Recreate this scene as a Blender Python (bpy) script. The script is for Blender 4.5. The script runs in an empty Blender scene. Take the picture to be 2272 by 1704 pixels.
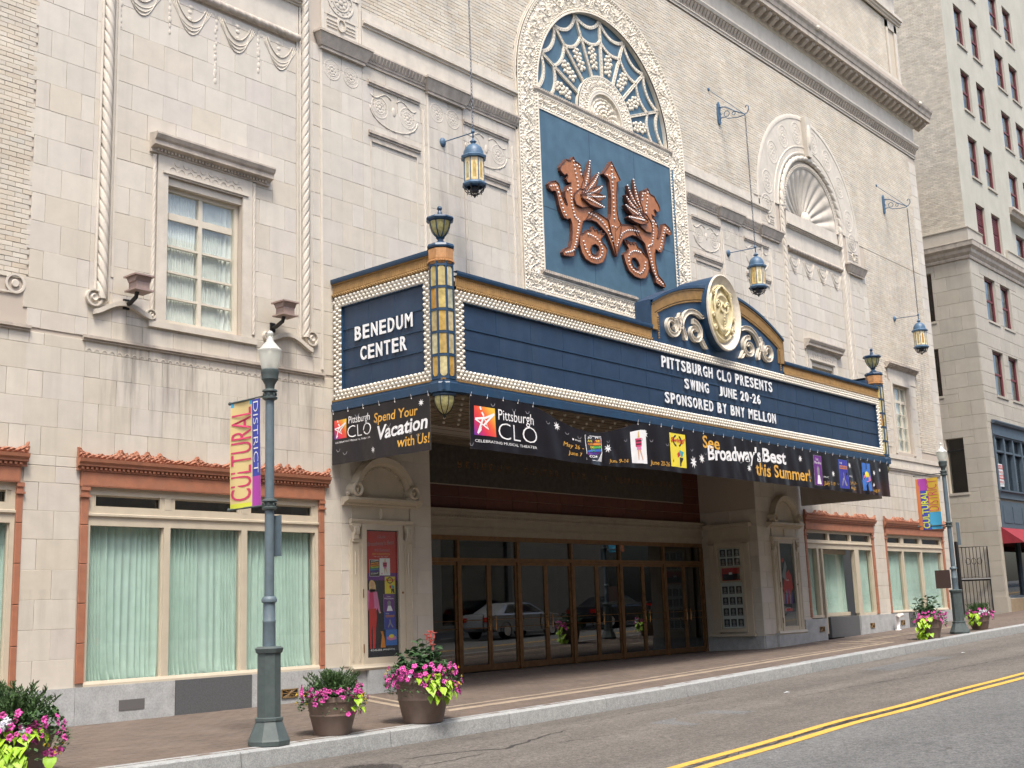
import bpy, math, random
import numpy as np
from mathutils import Vector, Matrix
from mathutils.geometry import tessellate_polygon
R = random.Random(7)
PI = math.pi
sc = bpy.context.scene
COL = sc.collection
# ------------------------------------------------------------------ camera
cam = bpy.data.objects.new('camera', bpy.data.cameras.new('camera'))
COL.objects.link(cam); sc.camera = cam
cam.data.sensor_fit = 'HORIZONTAL'; cam.data.sensor_width = 36.0
cam.data.lens = 2648.35 / 2272 * 36.0
cam.data.clip_start = 0.1; cam.data.clip_end = 600
_r = Vector((0.65304408, -0.75651764, -0.03484955)); _u = Vector((-0.11905545, -0.14799865, 0.9817954))
_f = Vector((0.74790322, 0.63700665, 0.18671719))
_m = Matrix((_r, _u, -_f)).transposed().to_4x4()
_m.translation = Vector((0, -16, 1.38))
cam.matrix_world = _m
# ------------------------------------------------------------------ world, sun, exposure
w = bpy.data.worlds.new('World'); sc.world = w; w.use_nodes = True
nt = w.node_tree; bg = nt.nodes['Background']
sky = nt.nodes.new('ShaderNodeTexSky'); sky.sky_type = 'NISHITA'; sky.sun_disc = False
SUN_EL, SUN_AZ = 62, 215      # degrees; azimuth from +Y clockwise
sky.sun_elevation = math.radians(SUN_EL); sky.sun_rotation = math.radians(SUN_AZ)
sky.air_density = 1.0; sky.dust_density = 4.0; sky.ozone_density = 0.6
nt.links.new(sky.outputs[0], bg.inputs[0]); bg.inputs[1].default_value = 0.115
sun = bpy.data.objects.new('sun', bpy.data.lights.new('sun', 'SUN')); COL.objects.link(sun)
sun.data.energy = 1.4; sun.data.angle = math.radians(13); sun.data.color = (1.0, 0.95, 0.87)
sd = Vector((math.sin(math.radians(SUN_AZ)) * math.cos(math.radians(SUN_EL)), math.cos(math.radians(SUN_AZ)) * math.cos(math.radians(SUN_EL)), math.sin(math.radians(SUN_EL))))
sun.rotation_euler = sd.to_track_quat('Z', 'Y').to_euler(); sun.location = (0, -30, 60)
vs = sc.view_settings; vs.view_transform = 'Standard'; vs.look = 'None'; vs.gamma = 1.0; vs.use_curve_mapping = False
vs.exposure = 1.45
sc.cycles.max_bounces = 6; sc.cycles.transparent_max_bounces = 12
# ------------------------------------------------------------------ helpers
WORLD0 = {}
def tag(o, label=None, cat=None, group=None, kind=None):
    for k, v in (('label', label), ('category', cat), ('group', group), ('kind', kind)):
        if v: o[k] = v
    return o
def thing(name, label, cat, loc=(0, 0, 0), group=None, rz=0.0):
    o = bpy.data.objects.new(name, None); COL.objects.link(o); o.location = loc; o.rotation_euler = (0, 0, rz)
    o.empty_display_size = 0.2
    WORLD0[o.name] = Vector(loc)
    return tag(o, label, cat, group)
class MB:
    def __init__(s): s.v = []; s.f = []
    def add(s, vs_, fs_):
        n = len(s.v); s.v += [tuple(p) for p in vs_]; s.f += [tuple(i + n for i in f) for f in fs_]; return s
    def box(s, x0, x1, y0, y1, z0, z1):
        if x0 > x1: x0, x1 = x1, x0
        if y0 > y1: y0, y1 = y1, y0
        if z0 > z1: z0, z1 = z1, z0
        return s.add([(x0, y0, z0), (x1, y0, z0), (x1, y1, z0), (x0, y1, z0), (x0, y0, z1), (x1, y0, z1), (x1, y1, z1), (x0, y1, z1)],
                     [(0, 3, 2, 1), (4, 5, 6, 7), (0, 1, 5, 4), (1, 2, 6, 5), (2, 3, 7, 6), (3, 0, 4, 7)])
    def tile(s, x0, x1, z0, z1, yb, yf, c):
        # a block face: back edge at yb, front at yf (yf<yb) with a chamfer c; open at the back
        return s.add([(x0, yb, z0), (x1, yb, z0), (x1, yb, z1), (x0, yb, z1), (x0, yf + c, z0), (x1, yf + c, z0), (x1, yf + c, z1), (x0, yf + c, z1),
                      (x0 + c, yf, z0 + c), (x1 - c, yf, z0 + c), (x1 - c, yf, z1 - c), (x0 + c, yf, z1 - c)],
                     [(0, 1, 5, 4), (1, 2, 6, 5), (2, 3, 7, 6), (3, 0, 4, 7), (4, 5, 9, 8), (5, 6, 10, 9), (6, 7, 11, 10), (7, 4, 8, 11), (8, 9, 10, 11)])
    def grid(s, P):
        # P: rows x cols array of points
        P = np.asarray(P, float); a, b = P.shape[:2]; n = len(s.v)
        s.v += [tuple(p) for p in P.reshape(-1, 3).tolist()]
        s.f += [(n + i * b + j, n + i * b + j + 1, n + (i + 1) * b + j + 1, n + (i + 1) * b + j) for i in range(a - 1) for j in range(b - 1)]
        return s
    def prism(s, loops, d0, d1, fn=None):
        # loops: outline (+ holes) of (a,b); depth d0 (front) to d1. fn(a,b,d)->xyz ; default XZ plane, depth along Y
        fn = fn or (lambda a, b, d: (a, d, b))
        if not isinstance(loops[0][0], (tuple, list)): loops = [loops]
        tri = tessellate_polygon([[Vector((p[0], p[1], 0)) for p in l] for l in loops])
        flat = [p for l in loops for p in l]; n = len(flat)
        vv = [fn(p[0], p[1], d0) for p in flat] + [fn(p[0], p[1], d1) for p in flat]
        ff = [tuple(t) for t in tri] + [tuple(i + n for i in reversed(t)) for t in tri]
        k = 0
        for l in loops:
            m = len(l)
            for i in range(m):
                j = (i + 1) % m; ff.append((k + i, k + j, k + j + n, k + i + n))
            k += m
        return s.add(vv, ff)
    def sweep(s, prof, path, closed=False, cap=True):
        # prof: list of (a,b) ; path: list of (origin, A axis, B axis)
        a = len(path); b = len(prof); n = len(s.v)
        for o, A, B in path:
            for p, q in prof: s.v.append((o[0] + A[0] * p + B[0] * q, o[1] + A[1] * p + B[1] * q, o[2] + A[2] * p + B[2] * q))
        for i in range(a if closed else a - 1):
            i2 = (i + 1) % a
            for j in range(b - 1): s.f.append((n + i * b + j, n + i * b + j + 1, n + i2 * b + j + 1, n + i2 * b + j))
        if cap and not closed and b > 2:
            s.f.append(tuple(n + j for j in range(b))); s.f.append(tuple(n + (a - 1) * b + j for j in reversed(range(b))))
        return s
    def mx(s, prof, x0, x1):   # moulding along X, prof (y,z)
        return s.sweep(prof, [((x0, 0, 0), (0, 1, 0), (0, 0, 1)), ((x1, 0, 0), (0, 1, 0), (0, 0, 1))])
    def mz(s, prof, z0, z1):   # moulding along Z, prof (x,y)
        return s.sweep(prof, [((0, 0, z0), (1, 0, 0), (0, 1, 0)), ((0, 0, z1), (1, 0, 0), (0, 1, 0))])
    def my(s, prof, y0, y1):   # along Y, prof (x,z)
        return s.sweep(prof, [((0, y0, 0), (1, 0, 0), (0, 0, 1)), ((0, y1, 0), (1, 0, 0), (0, 0, 1))])
    def arc(s, cx, cz, prof, a0, a1, n, y=0.0, sx=1.0):   # prof (r, dy) swept round centre in XZ
        path = []
        for i in range(n + 1):
            t = math.radians(a0 + (a1 - a0) * i / n)
            path.append(((cx, y, cz), (math.cos(t) * sx, 0, math.sin(t)), (0, 1, 0)))
        return s.sweep(prof, path)
    def tube(s, pts, r, n=8, cap=True):
        pts = [Vector(p) for p in pts]; m = len(pts); base = len(s.v); up = Vector((0, 0, 1)); prev = None
        for i, p in enumerate(pts):
            d = (pts[min(i + 1, m - 1)] - pts[max(i - 1, 0)]).normalized()
            if prev is None:
                a = d.cross(up)
                if a.length < 1e-3: a = d.cross(Vector((1, 0, 0)))
                a.normalize()
            else:
                a = prev - d * prev.dot(d); a.normalize()
            prev = a; b = d.cross(a); rr = r[i] if isinstance(r, (list, tuple)) else r
            for k in range(n):
                t = 2 * PI * k / n; q = p + (a * math.cos(t) + b * math.sin(t)) * rr; s.v.append(tuple(q))
        for i in range(m - 1):
            for k in range(n):
                k2 = (k + 1) % n; s.f.append((base + i * n + k, base + i * n + k2, base + (i + 1) * n + k2, base + (i + 1) * n + k))
        if cap:
            s.f.append(tuple(base + k for k in reversed(range(n)))); s.f.append(tuple(base + (m - 1) * n + k for k in range(n)))
        return s
    def lathe(s, prof, c, n=24, rot=0.0, a0=0, a1=360):
        # prof (r,z) ; centre c=(x,y,z)
        full = abs(a1 - a0) >= 360; cnt = n if full else n + 1; base = len(s.v); m = len(prof)
        for k in range(cnt):
            t = math.radians(a0 + (a1 - a0) * k / n) + rot
            for r_, z in prof: s.v.append((c[0] + r_ * math.cos(t), c[1] + r_ * math.sin(t), c[2] + z))
        for k in range(n):
            k2 = (k + 1) % cnt
            for i in range(m - 1): s.f.append((base + k * m + i, base + k2 * m + i, base + k2 * m + i + 1, base + k * m + i + 1))
        return s
    def ball(s, c, r, nu=8, nv=5, half=None, sq=(1, 1, 1)):
        # half: None full ; 'y' the -Y half
        base = len(s.v)
        for i in range(nv + 1):
            ph = PI * i / nv
            for j in range(nu):
                th = 2 * PI * j / nu
                x, y, z = math.sin(ph) * math.cos(th), math.sin(ph) * math.sin(th), math.cos(ph)
                if half == 'y': x, y, z = math.sin(ph / 2) * math.cos(th), -math.cos(ph / 2), math.sin(ph / 2) * math.sin(th)
                if half == 'x': x, y, z = -math.cos(ph / 2), math.sin(ph / 2) * math.cos(th), math.sin(ph / 2) * math.sin(th)
                s.v.append((c[0] + x * r * sq[0], c[1] + y * r * sq[1], c[2] + z * r * sq[2]))
        for i in range(nv):
            for j in range(nu):
                j2 = (j + 1) % nu; s.f.append((base + i * nu + j, base + i * nu + j2, base + (i + 1) * nu + j2, base + (i + 1) * nu + j))
        return s
    def build(s, name, mat, parent=None, smooth=False, label=None, kind=None, group=None, cat=None, auto=None):
        me = bpy.data.meshes.new(name)
        o0 = WORLD0.get(parent.name, Vector((0, 0, 0))) if parent else Vector((0, 0, 0))
        v = np.array(s.v, dtype=np.float64).reshape(-1, 3) - np.array(o0)
        me.from_pydata(v.tolist(), [], s.f)
        me.materials.append(mat)
        if smooth: me.polygons.foreach_set('use_smooth', [True] * len(me.polygons))
        if auto: me.set_sharp_from_angle(angle=math.radians(auto))
        me.update()
        ob = bpy.data.objects.new(name, me); COL.objects.link(ob)
        if parent: ob.parent = parent; WORLD0[ob.name] = o0
        else: WORLD0[ob.name] = Vector((0, 0, 0))
        return tag(ob, label, cat, group, kind)
def split_build(mb, name, mat_, parent, **kw):
    """every separate piece of the builder becomes an object of its own"""
    par = list(range(len(mb.v)))
    def find(a):
        while par[a] != a: par[a] = par[par[a]]; a = par[a]
        return a
    for f in mb.f:
        r0 = find(f[0])
        for q in f[1:]: par[find(q)] = r0
    groups = {}
    for f in mb.f: groups.setdefault(find(f[0]), []).append(f)
    out = []
    for fs in groups.values():
        ids = sorted({i for f in fs for i in f}); mp = {i: k for k, i in enumerate(ids)}
        b = MB(); b.v = [mb.v[i] for i in ids]; b.f = [tuple(mp[i] for i in f) for f in fs]; out.append(b.build(name, mat_, parent, **kw))
    return out
def inst(me, name, parent, loc, rot=(0, 0, 0), scl=(1, 1, 1), label=None):
    ob = bpy.data.objects.new(name, me); COL.objects.link(ob)
    o0 = Vector((0, 0, 0))
    if parent: ob.parent = parent; o0 = WORLD0.get(parent.name, o0)
    ob.location = Vector(loc) - o0; ob.rotation_euler = rot; ob.scale = scl
    if label: ob['label'] = label
    WORLD0[ob.name] = o0
    return ob
def mesh_of(mb, name, mat, smooth=False, auto=None):
    me = bpy.data.meshes.new(name); me.from_pydata(mb.v, [], mb.f); me.materials.append(mat)
    if smooth: me.polygons.foreach_set('use_smooth', [True] * len(me.polygons))
    if auto: me.set_sharp_from_angle(angle=math.radians(auto))
    me.update(); return me
def copy_tree(o, parent=None, loc=None):
    c = o.copy(); COL.objects.link(c)
    if parent: c.parent = parent
    if loc is not None: c.location = loc; WORLD0[c.name] = Vector(loc)
    for ch in list(o.children): copy_tree(ch, c)
    return c
def cover(x0, x1, z0, z1, holes):
    """rectangles of region minus holes"""
    hs = [h for h in holes if h[0] < x1 - 1e-6 and h[1] > x0 + 1e-6 and h[2] < z1 - 1e-6 and h[3] > z0 + 1e-6]
    if not hs: return [(x0, x1, z0, z1)]
    zs = sorted({z0, z1} | {min(max(h[2], z0), z1) for h in hs} | {min(max(h[3], z0), z1) for h in hs})
    out = []
    for a, b in zip(zs, zs[1:]):
        if b - a < 1e-5: continue
        cur = [(x0, x1)]
        for h in hs:
            if h[2] < b - 1e-6 and h[3] > a + 1e-6:
                nx = []
                for p, q in cur:
                    if h[1] <= p or h[0] >= q: nx.append((p, q)); continue
                    if h[0] > p: nx.append((p, h[0]))
                    if h[1] < q: nx.append((h[1], q))
                cur = nx
        out += [(p, q, a, b) for p, q in cur if q - p > 1e-5]
    # merge vertically
    out.sort(); res = []
    for r_ in sorted(out, key=lambda t: (t[0], t[1], t[2])):
        if res and abs(res[-1][0] - r_[0]) < 1e-6 and abs(res[-1][1] - r_[1]) < 1e-6 and abs(res[-1][3] - r_[2]) < 1e-6:
            res[-1] = (r_[0], r_[1], res[-1][2], r_[3])
        else: res.append(r_)
    return res
# ------------------------------------------------------------------ text
_tc = {}
def text2d(s, bold=0.0, shear=0.0):
    k = (s, bold, shear)
    if k in _tc: return _tc[k]
    cu = bpy.data.curves.new('t', 'FONT'); cu.body = s; cu.size = 1.0; cu.offset = bold; cu.shear = shear; cu.resolution_u = 3
    cu.fill_mode = 'FRONT' if hasattr(cu, 'fill_mode') else cu.fill_mode
    ob = bpy.data.objects.new('t', cu); COL.objects.link(ob); bpy.context.view_layer.update()
    dg = bpy.context.evaluated_depsgraph_get(); ev = ob.evaluated_get(dg); me = ev.to_mesh()
    v = np.array([tuple(p.co)[:2] for p in me.vertices]); f = [tuple(p.vertices) for p in me.polygons]
    ev.to_mesh_clear(); bpy.data.objects.remove(ob); bpy.data.curves.remove(cu)
    lo = v.min(0); hi = v.max(0); v = (v - lo) / (hi - lo)
    _tc[k] = (v, f); return _tc[k]
def put_text(mb, s, a0, a1, b0, b1, fn, bold=0.0, shear=0.0, depth=0.0, slope=0.0):
    """fn(a,b,d) -> xyz ; fits the string in the box a0..a1 x b0..b1 ; slope raises it along a"""
    v, f = text2d(s, bold, shear)
    pts = [(a0 + p[0] * (a1 - a0), b0 + p[1] * (b1 - b0) + slope * p[0]) for p in v]
    n = len(pts)
    if depth <= 0:
        mb.add([fn(a, b, 0.0) for a, b in pts], f)
    else:
        ff = list(f)
        from collections import Counter
        ec = Counter()
        for t in f:
            for i in range(len(t)): ec[frozenset((t[i], t[(i + 1) % len(t)]))] += 1
        for t in f:
            for i in range(len(t)):
                e = (t[i], t[(i + 1) % len(t)])
                if ec[frozenset(e)] == 1: ff.append((e[1], e[0], e[0] + n, e[1] + n))
        mb.add([fn(a, b, 0.0) for a, b in pts] + [fn(a, b, depth) for a, b in pts], ff)
    return mb
TEXTS = [('BENEDUM', .02, 0), ('CENTER', .02, 0), ('PITTSBURGH CLO PRESENTS', .01, 0), ('SWING   JUNE 20-26', .01, 0), ('SPONSORED BY BNY MELLON', .01, 0)]
for t_ in TEXTS: text2d(*t_)
# ------------------------------------------------------------------ materials
def mat(name, col, rough=0.7, metal=0.0, spec=0.5):
    m = bpy.data.materials.new(name); m.use_nodes = True; b = m.node_tree.nodes['Principled BSDF']
    b.inputs['Base Color'].default_value = (*col, 1); b.inputs['Roughness'].default_value = rough; b.inputs['Metallic'].default_value = metal
    b.inputs['Specular IOR Level'].default_value = spec
    return m
def N(m, t, **kw):
    n = m.node_tree.nodes.new(t)
    for k, v in kw.items():
        if k in n.inputs.keys() if hasattr(n.inputs, 'keys') else False: n.inputs[k].default_value = v
        elif hasattr(n, k): setattr(n, k, v)
    return n
def L(m, a, b): m.node_tree.links.new(a, b)
def rich(name, cols, rough=0.8, island=False, objrand=False, nscale=3.0, namt=0.15, streak=0.0, dirt=0.0, bump=0.15, bscale=60.0, metal=0.0, dirtcol=(0.16, 0.14, 0.12), stscale=(5, 5, 0.35)):
    """base colour from a palette ramp (by island / object / noise) with mottling, soft rain streaks and fine relief"""
    m = mat(name, cols[0], rough, metal); T = m.node_tree; b = T.nodes['Principled BSDF']
    geo = N(m, 'ShaderNodeNewGeometry'); pos = geo.outputs['Position']
    ramp = N(m, 'ShaderNodeValToRGB'); ramp.color_ramp.interpolation = 'LINEAR'
    els = ramp.color_ramp.elements
    while len(els) < len(cols): els.new(0.5)
    for i, c in enumerate(cols): els[i].position = i / max(1, len(cols) - 1); els[i].color = (*c, 1)
    nz = N(m, 'ShaderNodeTexNoise'); nz.inputs['Scale'].default_value = nscale; nz.inputs['Detail'].default_value = 5; L(m, pos, nz.inputs['Vector'])
    src = nz.outputs['Fac']
    if island or objrand:
        add = N(m, 'ShaderNodeMath', operation='ADD'); add.inputs[0].default_value = 0; add.inputs[1].default_value = 0
        if island: L(m, geo.outputs['Random Per Island'], add.inputs[0])
        if objrand:
            oi = N(m, 'ShaderNodeObjectInfo'); L(m, oi.outputs['Random'], add.inputs[1])
        fr = N(m, 'ShaderNodeMath', operation='FRACT'); L(m, add.outputs[0], fr.inputs[0]); src = fr.outputs[0]
    L(m, src, ramp.inputs[0])
    col = ramp.outputs[0]
    def mixmul(col, fac, dark, amt):
        mx = N(m, 'ShaderNodeMix', data_type='RGBA', blend_type='MIX'); mr = N(m, 'ShaderNodeMath', operation='MULTIPLY'); mr.inputs[1].default_value = amt
        L(m, fac, mr.inputs[0]); L(m, mr.outputs[0], mx.inputs[0]); L(m, col, mx.inputs[6]); mx.inputs[7].default_value = (*dark, 1)
        return mx.outputs[2]
    if namt:
        mr = N(m, 'ShaderNodeMapRange'); mr.inputs[1].default_value = .3; mr.inputs[2].default_value = .7; mr.inputs[3].default_value = 1 - namt; mr.inputs[4].default_value = 1 + namt
        nz3 = N(m, 'ShaderNodeTexNoise'); nz3.inputs['Scale'].default_value = nscale * 2.3; nz3.inputs['Detail'].default_value = 6; L(m, pos, nz3.inputs['Vector'])
        L(m, nz3.outputs['Fac'], mr.inputs[0])
        vm = N(m, 'ShaderNodeVectorMath', operation='SCALE'); L(m, col, vm.inputs[0]); L(m, mr.outputs[0], vm.inputs['Scale']); col = vm.outputs[0]
    if streak:
        mp = N(m, 'ShaderNodeMapping'); mp.inputs['Scale'].default_value = stscale; L(m, pos, mp.inputs['Vector'])
        n2 = N(m, 'ShaderNodeTexNoise'); n2.inputs['Scale'].default_value = 1.0; n2.inputs['Detail'].default_value = 6; L(m, mp.outputs[0], n2.inputs['Vector'])
        r2 = N(m, 'ShaderNodeMapRange'); r2.inputs[1].default_value = .5; r2.inputs[2].default_value = .8; L(m, n2.outputs['Fac'], r2.inputs[0])
        col = mixmul(col, r2.outputs[0], dirtcol, streak)
    if dirt:
        n4 = N(m, 'ShaderNodeTexNoise'); n4.inputs['Scale'].default_value = 7.0; n4.inputs['Detail'].default_value = 8; n4.inputs['Roughness'].default_value = .7; L(m, pos, n4.inputs['Vector'])
        r4 = N(m, 'ShaderNodeMapRange'); r4.inputs[1].default_value = .42; r4.inputs[2].default_value = .72; L(m, n4.outputs['Fac'], r4.inputs[0])
        col = mixmul(col, r4.outputs[0], dirtcol, dirt)
    L(m, col, b.inputs['Base Color'])
    if bump:
        n5 = N(m, 'ShaderNodeTexNoise'); n5.inputs['Scale'].default_value = bscale; n5.inputs['Detail'].default_value = 4; L(m, pos, n5.inputs['Vector'])
        bp = N(m, 'ShaderNodeBump'); bp.inputs['Strength'].default_value = bump; bp.inputs['Distance'].default_value = .01; L(m, n5.outputs['Fac'], bp.inputs['Height']); L(m, bp.outputs[0], b.inputs['Normal'])
    return m
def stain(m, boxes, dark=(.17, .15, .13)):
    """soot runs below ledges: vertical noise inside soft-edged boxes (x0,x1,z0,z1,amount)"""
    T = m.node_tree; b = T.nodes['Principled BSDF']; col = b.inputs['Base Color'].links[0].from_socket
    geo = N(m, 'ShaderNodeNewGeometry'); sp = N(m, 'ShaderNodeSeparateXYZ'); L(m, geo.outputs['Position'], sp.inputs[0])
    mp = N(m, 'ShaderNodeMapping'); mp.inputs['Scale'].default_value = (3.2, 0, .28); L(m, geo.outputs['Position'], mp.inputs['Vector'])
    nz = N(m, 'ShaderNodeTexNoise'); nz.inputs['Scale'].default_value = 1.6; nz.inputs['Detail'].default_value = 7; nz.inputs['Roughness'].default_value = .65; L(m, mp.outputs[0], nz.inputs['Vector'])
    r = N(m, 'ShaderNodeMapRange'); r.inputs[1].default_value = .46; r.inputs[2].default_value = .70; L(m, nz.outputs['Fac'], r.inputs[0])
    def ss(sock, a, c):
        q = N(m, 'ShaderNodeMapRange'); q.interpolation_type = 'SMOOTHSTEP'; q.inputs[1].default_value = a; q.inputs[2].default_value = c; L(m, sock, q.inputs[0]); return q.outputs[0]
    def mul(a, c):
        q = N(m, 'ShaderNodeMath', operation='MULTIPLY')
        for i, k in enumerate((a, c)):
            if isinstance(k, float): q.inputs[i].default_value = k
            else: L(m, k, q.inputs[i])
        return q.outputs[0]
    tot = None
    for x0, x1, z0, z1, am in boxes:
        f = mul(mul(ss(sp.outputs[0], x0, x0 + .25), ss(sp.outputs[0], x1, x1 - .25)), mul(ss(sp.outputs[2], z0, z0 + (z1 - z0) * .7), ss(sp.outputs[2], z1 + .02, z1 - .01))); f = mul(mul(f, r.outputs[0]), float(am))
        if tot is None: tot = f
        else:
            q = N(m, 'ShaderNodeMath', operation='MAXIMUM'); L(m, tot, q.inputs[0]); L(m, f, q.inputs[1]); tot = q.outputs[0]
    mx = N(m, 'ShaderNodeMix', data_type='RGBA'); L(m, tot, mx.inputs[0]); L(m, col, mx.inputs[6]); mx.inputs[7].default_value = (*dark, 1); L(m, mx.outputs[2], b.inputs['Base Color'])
def speckle(m, amt=.35, scale=140):
    T = m.node_tree; b = T.nodes['Principled BSDF']; col = b.inputs['Base Color'].links[0].from_socket
    geo = N(m, 'ShaderNodeNewGeometry'); nz = N(m, 'ShaderNodeTexNoise'); nz.inputs['Scale'].default_value = scale; nz.inputs['Detail'].default_value = 2; L(m, geo.outputs['Position'], nz.inputs['Vector'])
    r = N(m, 'ShaderNodeMapRange'); r.inputs[1].default_value = .3; r.inputs[2].default_value = .7; r.inputs[3].default_value = 1 - amt; r.inputs[4].default_value = 1 + amt; L(m, nz.outputs['Fac'], r.inputs[0])
    vm = N(m, 'ShaderNodeVectorMath', operation='SCALE'); L(m, col, vm.inputs[0]); L(m, r.outputs[0], vm.inputs['Scale']); L(m, vm.outputs[0], b.inputs['Base Color'])
def glassmat(name, tint=(0.9, 0.95, 0.95), f0=0.045, rough=0.0):
    """thin pane: Schlick mirror over a tinted transparent layer (same from both sides)"""
    m = bpy.data.materials.new(name); m.use_nodes = True; T = m.node_tree; T.nodes.clear()
    o = T.nodes.new('ShaderNodeOutputMaterial'); mx = T.nodes.new('ShaderNodeMixShader'); tr = T.nodes.new('ShaderNodeBsdfTransparent'); gl = T.nodes.new('ShaderNodeBsdfGlossy')
    lw = T.nodes.new('ShaderNodeLayerWeight'); lw.inputs[0].default_value = .5
    pw = T.nodes.new('ShaderNodeMath'); pw.operation = 'POWER'; pw.inputs[1].default_value = 5
    ma = T.nodes.new('ShaderNodeMath'); ma.operation = 'MULTIPLY_ADD'; ma.inputs[1].default_value = 1 - f0; ma.inputs[2].default_value = f0
    tr.inputs[0].default_value = (*tint, 1); gl.inputs[0].default_value = (1, 1, 1, 1); gl.inputs['Roughness'].default_value = rough
    T.links.new(lw.outputs['Facing'], pw.inputs[0]); T.links.new(pw.outputs[0], ma.inputs[0]); T.links.new(ma.outputs[0], mx.inputs[0]); T.links.new(tr.outputs[0], mx.inputs[1]); T.links.new(gl.outputs[0], mx.inputs[2]); T.links.new(mx.outputs[0], o.inputs[0])
    return m
M = {}
M['mortar'] = mat('mortar', (0.46, 0.40, 0.335), .95)
M['stone'] = rich('terracotta_block', [(.525, .478, .40), (.55, .498, .41), (.535, .492, .44), (.59, .545, .465), (.525, .485, .42), (.56, .518, .44)], .62, island=True, objrand=True, nscale=1.6, namt=.05, streak=.16, dirt=.06, bump=.06, bscale=90)
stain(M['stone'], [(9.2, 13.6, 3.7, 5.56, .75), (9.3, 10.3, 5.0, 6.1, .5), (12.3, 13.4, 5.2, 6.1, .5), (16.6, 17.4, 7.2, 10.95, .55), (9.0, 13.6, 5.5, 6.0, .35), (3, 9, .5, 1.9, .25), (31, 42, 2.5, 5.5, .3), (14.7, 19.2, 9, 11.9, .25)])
M['trim'] = rich('terracotta_trim', [(.52, .47, .395), (.58, .53, .45), (.54, .49, .415)], .65, nscale=1.3, namt=.07, streak=.2, dirt=.14, bump=.1)
M['weathered'] = rich('weathered_trim', [(.42, .365, .30), (.50, .44, .37), (.36, .31, .26)], .75, nscale=2.5, namt=.12, streak=.45, dirt=.35, bump=.2)
M['carved'] = rich('carved_cream', [(.66, .59, .47), (.72, .66, .55), (.62, .54, .41)], .6, nscale=4, namt=.08, streak=.06, dirt=.22, bump=.1)
M['brick'] = rich('tan_brick', [(.55, .485, .385), (.59, .535, .44), (.515, .475, .405), (.61, .56, .47), (.53, .455, .355), (.54, .505, .435)], .85, island=True, objrand=True, nscale=.45, namt=.13, dirt=.1, bump=.2)
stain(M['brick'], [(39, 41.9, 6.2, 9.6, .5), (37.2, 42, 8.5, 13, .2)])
M['brick_grey'] = rich('buff_brick', [(.46, .42, .34), (.53, .485, .395), (.43, .395, .33), (.55, .50, .41), (.42, .375, .30)], .85, island=True, objrand=True, nscale=1.2, namt=.12, dirt=.1, bump=.2)
M['brickmortar'] = mat('brick_mortar', (0.50, 0.44, 0.35), .95)
M['red'] = rich('red_terracotta', [(.29, .108, .058), (.36, .145, .08), (.31, .115, .064)], .6, nscale=3, namt=.12, streak=.12, dirt=.18, bump=.15)
M['frame'] = rich('beige_paint', [(.49, .43, .33), (.54, .475, .37)], .5, nscale=2, namt=.05, streak=.12, dirt=.06, bump=.03)
M['recess_shade_trim'] = rich('shade_darkened_trim', [(.34, .295, .225), (.39, .34, .265)], .6, nscale=2, namt=.08, streak=.15, dirt=.12, bump=.03)  # beige frame paint, darkened: shade of the entrance recess is put into its colour
M['sash'] = rich('pale_sash_paint', [(.58, .53, .43), (.62, .57, .47)], .5, nscale=2, namt=.05, streak=.1, dirt=.06, bump=.03)
M['granite'] = rich('grey_granite', [(.30, .32, .33), (.40, .41, .41), (.35, .37, .38)], .55, nscale=2.2, namt=.13, streak=.1, dirt=.14, bump=.08)
M['slab'] = rich('dark_slate', [(.085, .09, .095), (.11, .115, .12)], .5, nscale=20, namt=.2, bump=.1)
M['glass'] = glassmat('window_glass', (.96, .98, .97), .06)
M['darkglass'] = glassmat('door_glass', (.32, .34, .34), .13)
M['dark'] = mat('dark_interior', (.012, .012, .014), .9)
M['green'] = rich('sage_curtain', [(.44, .59, .52), (.52, .66, .60), (.48, .62, .55)], .85, nscale=3, namt=.05, bump=0)
M['white'] = rich('white_sheer', [(.66, .68, .66), (.74, .75, .72)], .9, nscale=3, namt=.05, bump=0)
M['bluepanel'] = rich('weathered_blue_panel', [(.04, .088, .13), (.062, .125, .175), (.045, .098, .145)], .5, nscale=1.3, namt=.13, streak=.35, dirt=.12, bump=.05, dirtcol=(.02, .04, .06), stscale=(3, 3, .25))
M['navy'] = rich('navy_panel', [(.014, .034, .073), (.020, .046, .090)], .45, nscale=2, namt=.16, streak=.5, dirt=.2, bump=.03, dirtcol=(.045, .065, .10))
M['bluetrim'] = rich('blue_trim', [(.014, .045, .095), (.022, .060, .118)], .4, nscale=2.5, namt=.15, streak=.25, dirt=.2, bump=.05, dirtcol=(.03, .04, .05))
M['gold'] = rich('ochre_gold', [(.27, .155, .05), (.33, .195, .065), (.23, .13, .04)], .5, nscale=4, namt=.15, streak=.2, dirt=.2, bump=.1, dirtcol=(.12, .07, .03))
M['golddark'] = rich('dark_gold_rope', [(.22, .13, .045), (.28, .17, .06)], .55, nscale=6, namt=.2, dirt=.3, bump=.1, dirtcol=(.06, .04, .02))
M['socket'] = rich('socket_board', [(.36, .32, .26), (.42, .38, .31)], .6, nscale=5, namt=.1, dirt=.25, bump=.05, dirtcol=(.2, .13, .08))
M['soffit'] = rich('brown_soffit', [(.20, .16, .11), (.25, .20, .14)], .7, nscale=3, namt=.12, dirt=.2)
M['cream'] = rich('cream_paint', [(.62, .56, .46), (.70, .65, .55)], .5, nscale=5, namt=.1, streak=.1, dirt=.2, bump=.05, dirtcol=(.30, .20, .12))
M['bulb'] = mat('bulb_glass', (.74, .70, .61), .35)
M['silver'] = mat('silvery_bulb', (.80, .77, .75), .2, .1)
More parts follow.
